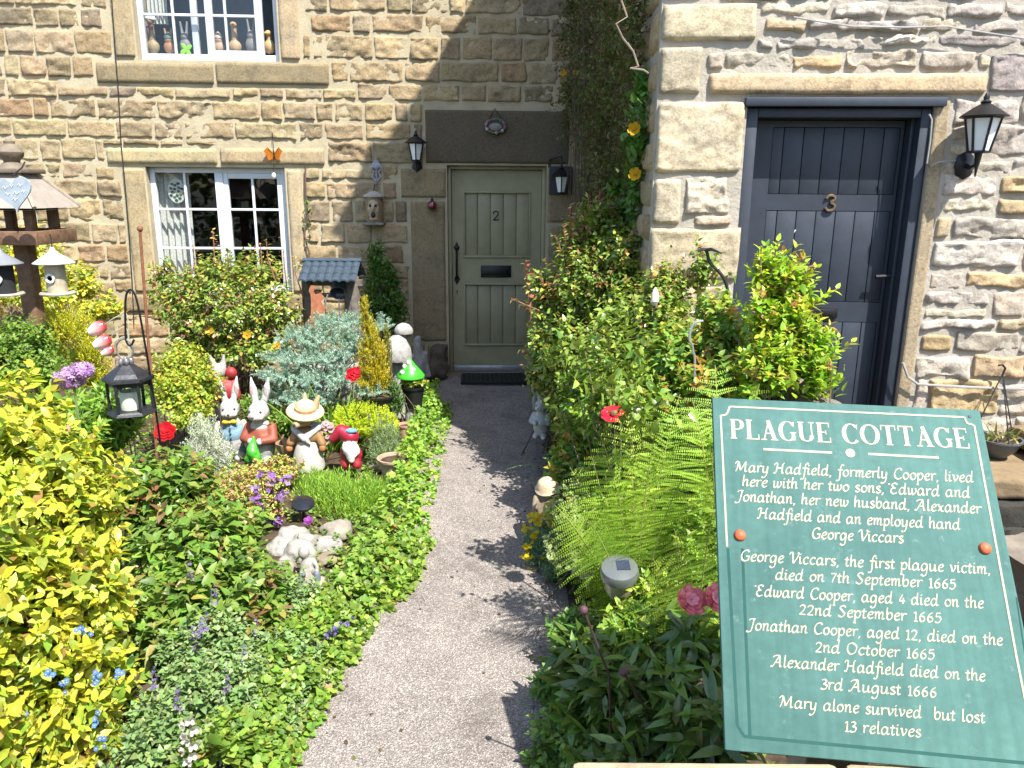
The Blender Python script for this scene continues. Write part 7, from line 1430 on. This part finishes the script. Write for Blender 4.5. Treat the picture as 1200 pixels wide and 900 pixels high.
GL = {
 'a': (.88, [[(.62, .85), (.35, 1), (.08, .62), (.1, .12), (.3, 0), (.55, .35), (.64, .95)], [(.66, 1), (.61, .3), (.67, .04), (.85, .16)]]),
 'b': (.74, [[(.16, 1.7), (.1, .8), (.12, .1)], [(.12, .55), (.35, .98), (.6, .85), (.62, .4), (.4, .02), (.12, .1)]]),
 'c': (.68, [[(.62, .84), (.4, 1), (.12, .7), (.1, .25), (.3, 0), (.6, .18)]]),
 'd': (.88, [[(.62, .85), (.35, 1), (.08, .62), (.1, .12), (.3, 0), (.55, .35), (.64, .95)], [(.72, 1.7), (.66, 1.0), (.61, .3), (.67, .04), (.85, .16)]]),
 'e': (.66, [[(.12, .5), (.45, .6), (.58, .83), (.4, 1), (.14, .72), (.1, .25), (.3, 0), (.6, .2)]]),
 'f': (.52, [[(.72, 1.6), (.52, 1.72), (.36, 1.35), (.28, .3), (.2, -.5), (0, -.7), (-.12, -.58)], [(.02, .95), (.58, .98)]]),
 'g': (.82, [[(.62, .85), (.35, 1), (.08, .62), (.1, .12), (.3, 0), (.55, .35), (.64, .95)], [(.66, 1), (.62, .1), (.5, -.58), (.22, -.75), (0, -.55)]]),
 'h': (.78, [[(.16, 1.7), (.1, .8), (.1, 0)], [(.1, .5), (.35, .97), (.54, .9), (.54, .35), (.57, .05), (.75, .14)]]),
 'i': (.38, [[(0, .85), (.13, .97), (.11, .3), (.17, .04), (.36, .16)], [(.15, 1.42), (.2, 1.33)]]),
 'l': (.36, [[(.16, 1.7), (.1, .4), (.16, .04), (.34, .15)]]),
 'm': (1.08, [[(0, .85), (.12, .97), (.1, 0)], [(.1, .5), (.32, .97), (.46, .88), (.45, 0)], [(.45, .5), (.68, .97), (.82, .88), (.8, .15), (.86, .03), (1.04, .16)]]),
 'n': (.78, [[(0, .85), (.12, .97), (.1, 0)], [(.1, .5), (.35, .97), (.53, .9), (.53, .3), (.57, .04), (.75, .15)]]),
 'o': (.74, [[(.4, 1), (.12, .75), (.1, .25), (.33, 0), (.6, .28), (.62, .75), (.38, 1)]]),
 'p': (.74, [[(0, .85), (.12, .97), (.09, .2), (.06, -.7)], [(-.08, -.7), (.2, -.7)], [(.1, .55), (.35, .98), (.6, .85), (.62, .4), (.4, .02), (.1, .12)]]),
 'q': (.82, [[(.62, .85), (.35, 1), (.08, .62), (.1, .12), (.3, 0), (.55, .35), (.64, .95)], [(.66, 1), (.62, .1), (.58, -.7)], [(.44, -.7), (.74, -.66)]]),
 'r': (.56, [[(0, .85), (.12, .97), (.1, 0)], [(.1, .55), (.3, .93), (.5, .95), (.53, .84)]]),
 's': (.58, [[(.5, .88), (.3, 1), (.1, .8), (.3, .52), (.5, .25), (.3, 0), (.02, .12)]]),
 't': (.46, [[(.22, 1.35), (.14, .4), (.2, .03), (.42, .16)], [(-.05, .95), (.45, .98)]]),
 'u': (.86, [[(0, .85), (.12, .97), (.1, .25), (.25, .02), (.5, .25), (.6, .9)], [(.62, .97), (.6, .2), (.66, .04), (.84, .16)]]),
 'v': (.68, [[(0, .85), (.12, .97), (.22, .3), (.28, .02)], [(.28, .02), (.58, .6), (.55, .98)]]),
 'w': (1.0, [[(0, .85), (.12, .97), (.12, .25), (.25, .02), (.48, .4), (.5, .95)], [(.5, .95), (.5, .25), (.62, .02), (.9, .5), (.86, .98)]]),
 'x': (.74, [[(0, .9), (.15, .95), (.45, .08), (.72, .1)], [(.64, .95), (.05, .02)]]),
 'y': (.78, [[(0, .85), (.12, .97), (.1, .25), (.25, .02), (.5, .25), (.6, .95)], [(.62, .97), (.55, 0), (.4, -.55), (.15, -.75), (-.02, -.6)]]),
 'M': (1.42, [[(-.12, 1.2), (.08, 1.5), (.26, 1.55)], [(.26, 1.55), (.17, .6), (0, 0)], [(.26, 1.55), (.56, .2)], [(.56, .2), (1.1, 1.58)], [(1.1, 1.58), (1.07, .4), (1.12, .05), (1.32, .16)]]),
 'H': (1.22, [[(-.05, 1.2), (.1, 1.52), (.34, 1.5)], [(.34, 1.55), (.25, .6), (.12, .05), (-.1, .1)], [(1.12, 1.6), (.94, 1.4), (.86, .5), (.9, .04), (1.08, .14)], [(.22, .8), (.9, .85)]]),
 'C': (.95, [[(.92, 1.3), (.7, 1.58), (.3, 1.35), (.1, .7), (.25, .12), (.58, 0), (.9, .25)]]),
 'E': (.9, [[(.8, 1.4), (.55, 1.6), (.25, 1.4), (.36, .95), (.6, .85)], [(.6, .85), (.2, .75), (.08, .35), (.35, 0), (.75, .2)], [(-.14, 1.5), (-.06, 1.36)]]),
 'J': (.72, [[(.1, 1.35), (.3, 1.56), (.78, 1.6)], [(.62, 1.58), (.5, .6), (.35, -.12), (.02, -.28), (-.1, -.12)]]),
 'A': (1.2, [[(-.1, .12), (.1, .05), (.45, .8), (.82, 1.6)], [(.82, 1.6), (.85, .7), (.9, .05), (1.08, .14)], [(.32, .6), (.86, .62)], [(.1, 1.3), (.38, 1.55), (.82, 1.6)]]),
 'G': (1.05, [[(.92, 1.3), (.7, 1.58), (.3, 1.35), (.1, .7), (.25, .12), (.58, 0), (.88, .22)], [(.9, .7), (.88, .1)], [(.6, .68), (1.02, .7)]]),
 'V': (.95, [[(-.05, 1.25), (.12, 1.55), (.3, 1.48), (.38, .5), (.42, 0)], [(.42, 0), (.8, .8), (1, 1.45), (.85, 1.6)]]),
 'S': (.85, [[(.8, 1.4), (.5, 1.6), (.22, 1.3), (.45, .85), (.68, .45), (.4, 0), (0, .2)]]),
 'O': (1.15, [[(.6, 1.6), (.2, 1.3), (.12, .5), (.45, 0), (.9, .35), (1, 1.15), (.58, 1.6)]]),
 '1': (.5, [[(.06, 1.1), (.3, 1.35)], [(.3, 1.35), (.27, 0)], [(.08, 0), (.48, .02)]]),
 '2': (.74, [[(.05, 1.05), (.3, 1.35), (.6, 1.1), (.4, .5), (.05, .03)], [(.05, .03), (.66, .03)]]),
 '3': (.68, [[(.1, 1.25), (.4, 1.35), (.55, 1.05), (.25, .75)], [(.25, .75), (.6, .55), (.5, .1), (.2, 0), (0, .12)]]),
 '4': (.74, [[(.45, 1.35), (.05, .4)], [(.05, .4), (.7, .42)], [(.52, .85), (.46, 0)]]),
 '5': (.7, [[(.2, 1.3), (.12, .75)], [(.12, .75), (.45, .85), (.6, .45), (.35, 0), (0, .1)], [(.2, 1.3), (.62, 1.33)]]),
 '6': (.74, [[(.6, 1.35), (.25, 1), (.1, .5), (.25, .02), (.55, .2), (.55, .6), (.3, .75), (.12, .5)]]),
 '7': (.66, [[(.05, 1.25), (.6, 1.3)], [(.6, 1.3), (.3, .5), (.2, 0)]]),
 ',': (.3, [[(.1, .1), (.12, -.08), (0, -.28)]]), "'": (.25, [[(.1, 1.65), (.05, 1.35)]]), ' ': (.5, [])}
def italic(b, text, pl_, pr_, xh_px):
    a, e = S2(*pl_), S2(*pr_); s = S2(pl_[0], pl_[1] - xh_px) - a; xh = abs(s[1]); Wt = sum(GL[c][0] + .06 for c in text) - .06; sx = (e[0] - a[0]) / Wt; x = 0; dy = (e[1] - a[1]) / (e[0] - a[0]); nib = np.array([math.cos(.7), math.sin(.7)]); nw = xh * .30
    for c in text:
        adv, st = GL[c]
        for q in st:
            k = 2 + 5 * (len(q) - 1) if len(q) > 2 else 3; pts = np.array([catmull(q, u) for u in np.linspace(0, len(q) - 1, k)]); pts = np.stack([a[0] + (x + pts[:, 0] + pts[:, 1] * .10) * sx, a[1] + pts[:, 1] * xh], -1); pts[:, 1] += (pts[:, 0] - a[0]) * dy
            T = np.gradient(pts, axis=0); T /= np.linalg.norm(T, axis=1, keepdims=True) + 1e-12; w = np.maximum(nw * .42, np.abs(T[:, 0] * nib[1] - T[:, 1] * nib[0]) * nw); ribbon(b, pts, w)
        x += adv + .06
c_ = lambda x, y: (820 + x / 2, 450 + y / 2)
b = MB()
for tx, A0, B0 in (("Mary Hadfield, formerly Cooper, lived", (84, 205), (642, 231)), ("here with her two sons, Edward and", (99, 239), (634, 267)), ("Jonathan, her new husband, Alexander", (85, 274), (660, 304)), ("Hadfield and an employed hand", (136, 315), (611, 342)), ("George Viccars", (262, 362), (478, 373)),
        ("George Viccars, the first plague victim,", (95, 414), (682, 446)), ("died on 7th September 1665", (177, 458), (601, 481)), ("Edward Cooper, aged 4 died on the", (131, 497), (666, 526)), ("22nd September 1665", (232, 540), (567, 560)), ("Jonathan Cooper, aged 12, died on the", (112, 576), (711, 613)), ("2nd October 1665", (270, 628), (551, 646)),
        ("Alexander Hadfield died on the", (168, 662), (670, 697)), ("3rd August 1666", (283, 715), (556, 735)), ("Mary alone survived  but lost", (188, 757), (669, 795)), ("13 relatives", (338, 814), (519, 828))):
    italic(b, tx, c_(*A0), c_(*B0), 7.7 + (A0[1] - 205) * .0017)
b.build('lettering', M_CREAM, sign)
# heading in serif capitals, unit height
def arc(cx, cy, rx, ry, a0, a1, n_=14): return [(cx + rx * math.cos(math.radians(a)), cy + ry * math.sin(math.radians(a))) for a in np.linspace(a0, a1, n_)]
TH, TN = .185, .06
SC_ = {
 'P': (.70, [([(.17, 0), (.17, 1)], TH), ([(.03, .03), (.34, .03)], TN), ([(.03, .97), (.36, .97)], TN), ([(.3, .97)] + arc(.36, .73, .24, .24, 90, -90) + [(.24, .49)], 'nib')]),
 'L': (.68, [([(.17, 0), (.17, 1)], TH), ([(.03, .97), (.34, .97)], TN), ([(.03, .03), (.62, .03)], TN), ([(.62, .0), (.62, .27)], .05)]),
 'A': (.80, [([(.14, .02), (.40, 1)], .065), ([(.36, 1), (.64, .02)], TH), ([(.22, .34), (.52, .34)], TN), ([(.0, .03), (.27, .03)], TN), ([(.46, .03), (.80, .03)], TN)]),
 'G': (.84, [(arc(.43, .5, .34, .48, 40, 330, 26), 'nib'), ([(.70, .72), (.72, .97)], .05), ([(.68, .04), (.68, .42)], .16), ([(.53, .42), (.82, .42)], TN)]),
 'U': (.82, [([(.16, 1), (.16, .32)], TH), (arc(.41, .32, .25, .29, 180, 360, 14), 'nib'), ([(.66, .32), (.66, 1)], .075), ([(.02, .97), (.32, .97)], TN), ([(.53, .97), (.80, .97)], TN)]),
 'E': (.72, [([(.17, 0), (.17, 1)], TH), ([(.03, .97), (.62, .97)], TN), ([(.03, .03), (.65, .03)], TN), ([(.2, .51), (.46, .51)], TN), ([(.61, 1), (.61, .76)], .05), ([(.645, 0), (.645, .26)], .05), ([(.46, .62), (.46, .40)], .05)]),
 'C': (.80, [(arc(.43, .5, .34, .48, 42, 318, 26), 'nib'), ([(.70, .72), (.72, .97)], .05)]),
 'O': (.88, [(arc(.44, .5, .36, .48, 0, 360, 34), 'nib')]),
 'T': (.76, [([(.38, 0), (.38, 1)], TH), ([(.04, .97), (.72, .97)], TN), ([(.065, 1), (.05, .74)], .05), ([(.695, 1), (.71, .74)], .05), ([(.22, .03), (.54, .03)], TN)]), ' ': (.40, [])}
b = MB(); tx = "PLAGUE COTTAGE"; a, e = S2(*c_(71, 128)), S2(*c_(636, 152)); hh = S2(*c_(73, 82))[1] - S2(*c_(73, 128))[1]; Wt = sum(SC_[c][0] + .05 for c in tx) - .05; sx = (e[0] - a[0]) / Wt; dy = (e[1] - a[1]) / (e[0] - a[0]); x = 0
for c in tx:
    adv, st = SC_[c]
    for q, w in st:
        pts = np.array(q, float); pts = np.stack([a[0] + (x + pts[:, 0]) * sx, a[1] + pts[:, 1] * hh], -1); pts[:, 1] += (pts[:, 0] - a[0]) * dy
        if w == 'nib': T = np.gradient(pts, axis=0); T /= np.linalg.norm(T, axis=1, keepdims=True) + 1e-12; ww = np.maximum(TN, np.abs(T[:, 1]) ** 1.3 * TH * 1.05) * hh
        else: ww = [w * hh] * len(pts)
        ribbon(b, pts, ww)
    x += adv + .05
ribbon(b, [S2(*c_(149, 153)), S2(*c_(310, 161))], .0052); ribbon(b, [S2(*c_(394, 164)), S2(*c_(560, 173))], .0052)
cc = S2(*c_(352.5, 162)); b.add([spt(*(cc + np.array([math.cos(k * PI / 10), math.sin(k * PI / 10)]) * .0105), .0009) for k in range(20)], [tuple(range(20))]); b.build('heading', M_CREAM, sign)
b = MB()
bl = [S2(*c_(64, 381)), S2(*c_(49, 74))]; ribbon(b, bl, .0042)
q0, q1, q2, q3 = S2(*c_(49, 74)), S2(*c_(70, 53)), S2(*c_(620, 78)), S2(*c_(643, 97)); ribbon(b, [q1, q2], .0042)
ribbon(b, [catmull([q0, q0 + np.array([.012, .003]), q1 + np.array([-.004, -.012]), q1], u) for u in np.linspace(0, 3, 10)], .0042); ribbon(b, [catmull([q2, q2 + np.array([.003, -.013]), q3 + np.array([-.013, .004]), q3], u) for u in np.linspace(0, 3, 10)], .0042)
ribbon(b, [q3, S2(*c_(742, 640)), S2(*c_(765, 755))], .0042); b.build('border_line', M_CREAM, sign)
b = MB()  # shadow lines of the older border's grooves, painted as darker strips
for qq in ([(66, 385), (88, 800), (104, 826)], [(100, 385), (118, 830)], [(104, 826), (430, 856), (800, 892)], [(742, 500), (800, 880)]): ribbon(b, [S2(*c_(*k)) for k in qq], .006 if qq[0][0] != 742 else .003, .0003)
b.build('groove_shade_border', mat("groove_shade_teal", srgb('#2a4a45'), .85, var=.12, spec=.05), sign)
for x, y in ((94, 355), (668, 386)):
    b = MB(); c = spt(*S2(*c_(x, y)), 0); b.lathe(c, [(.0125, 0), (.0128, .002), (.011, .0065), (.007, .0095), (.001, .011)], 18, Z=SN); b.build('bolt_cap', mat("rust_orange_cap", srgb('#a5522c'), .55, var=.3, scale=80), sign, smooth=True)
b = MB(); c = spt(*S2(*c_(633, 76)), 0); b.lathe(c, [(.004, 0), (.004, .0015), (.001, .002)], 12, Z=SN); b.build('screw', M_IRON, sign, smooth=True)
b = MB(); hz = -.0145 - .045 / 2
for sx in (-.2, .2): b.box(spt(sx, -.03, hz), (.07, .62, .045), SU, SV, SN, bev=.004)
b.build('batten', M_WOOD, sign, smooth=True)
b = MB(); c = spt(-.02, -.2, -.09); b.box((c[0], c[1] + .05, .36), (.14, .1, .72), bev=.006); pt_ = b.build('post', mat("grey_post_wood", srgb('#8a7c66'), .8, var=.4, scale=15, bump=.4), sign, smooth=True)
b = MB(); b.box(spt(0, -.03, -.0605 - .0225), (.46, .07, .045), SU, SV, SN, bev=.004); b.build('cross_rail', M_WOOD, sign, smooth=True)
# plants that grow in things built above
t = bpy.data.objects['hanging_basket']; c, R = BASKET; rg = np.random.default_rng(90); n_ = 26
blades('basket_plants', t, rg, c + np.c_[rg.normal(size=(n_, 2)) * R * .4, np.full(n_, .035)], np.c_[rg.normal(size=(n_, 2)) * .45, np.ones(n_)], .12, .006, [((.2, .26, .04), 2), ((.3, .26, .1), 2), ((.14, .22, .03), 1)], .5)
t = bpy.data.objects['vine_garland']; ps = np.array([F2.at(x, y, .05) for x, y in ((359, 240), (360, 244), (356, 262), (363, 268), (360, 282), (355, 300), (362, 310), (358, 248), (364, 255))]); rg = np.random.default_rng(91)
sprig_leaves('leaves', t, rg, ps, unit(rg.normal(size=ps.shape) + np.array([0, -1.0, .3])), 4, .05, .045, .35, 'ovate', [((.12, .2, .05), 3), ((.25, .14, .06), 1), ((.06, .14, .1), 1)])
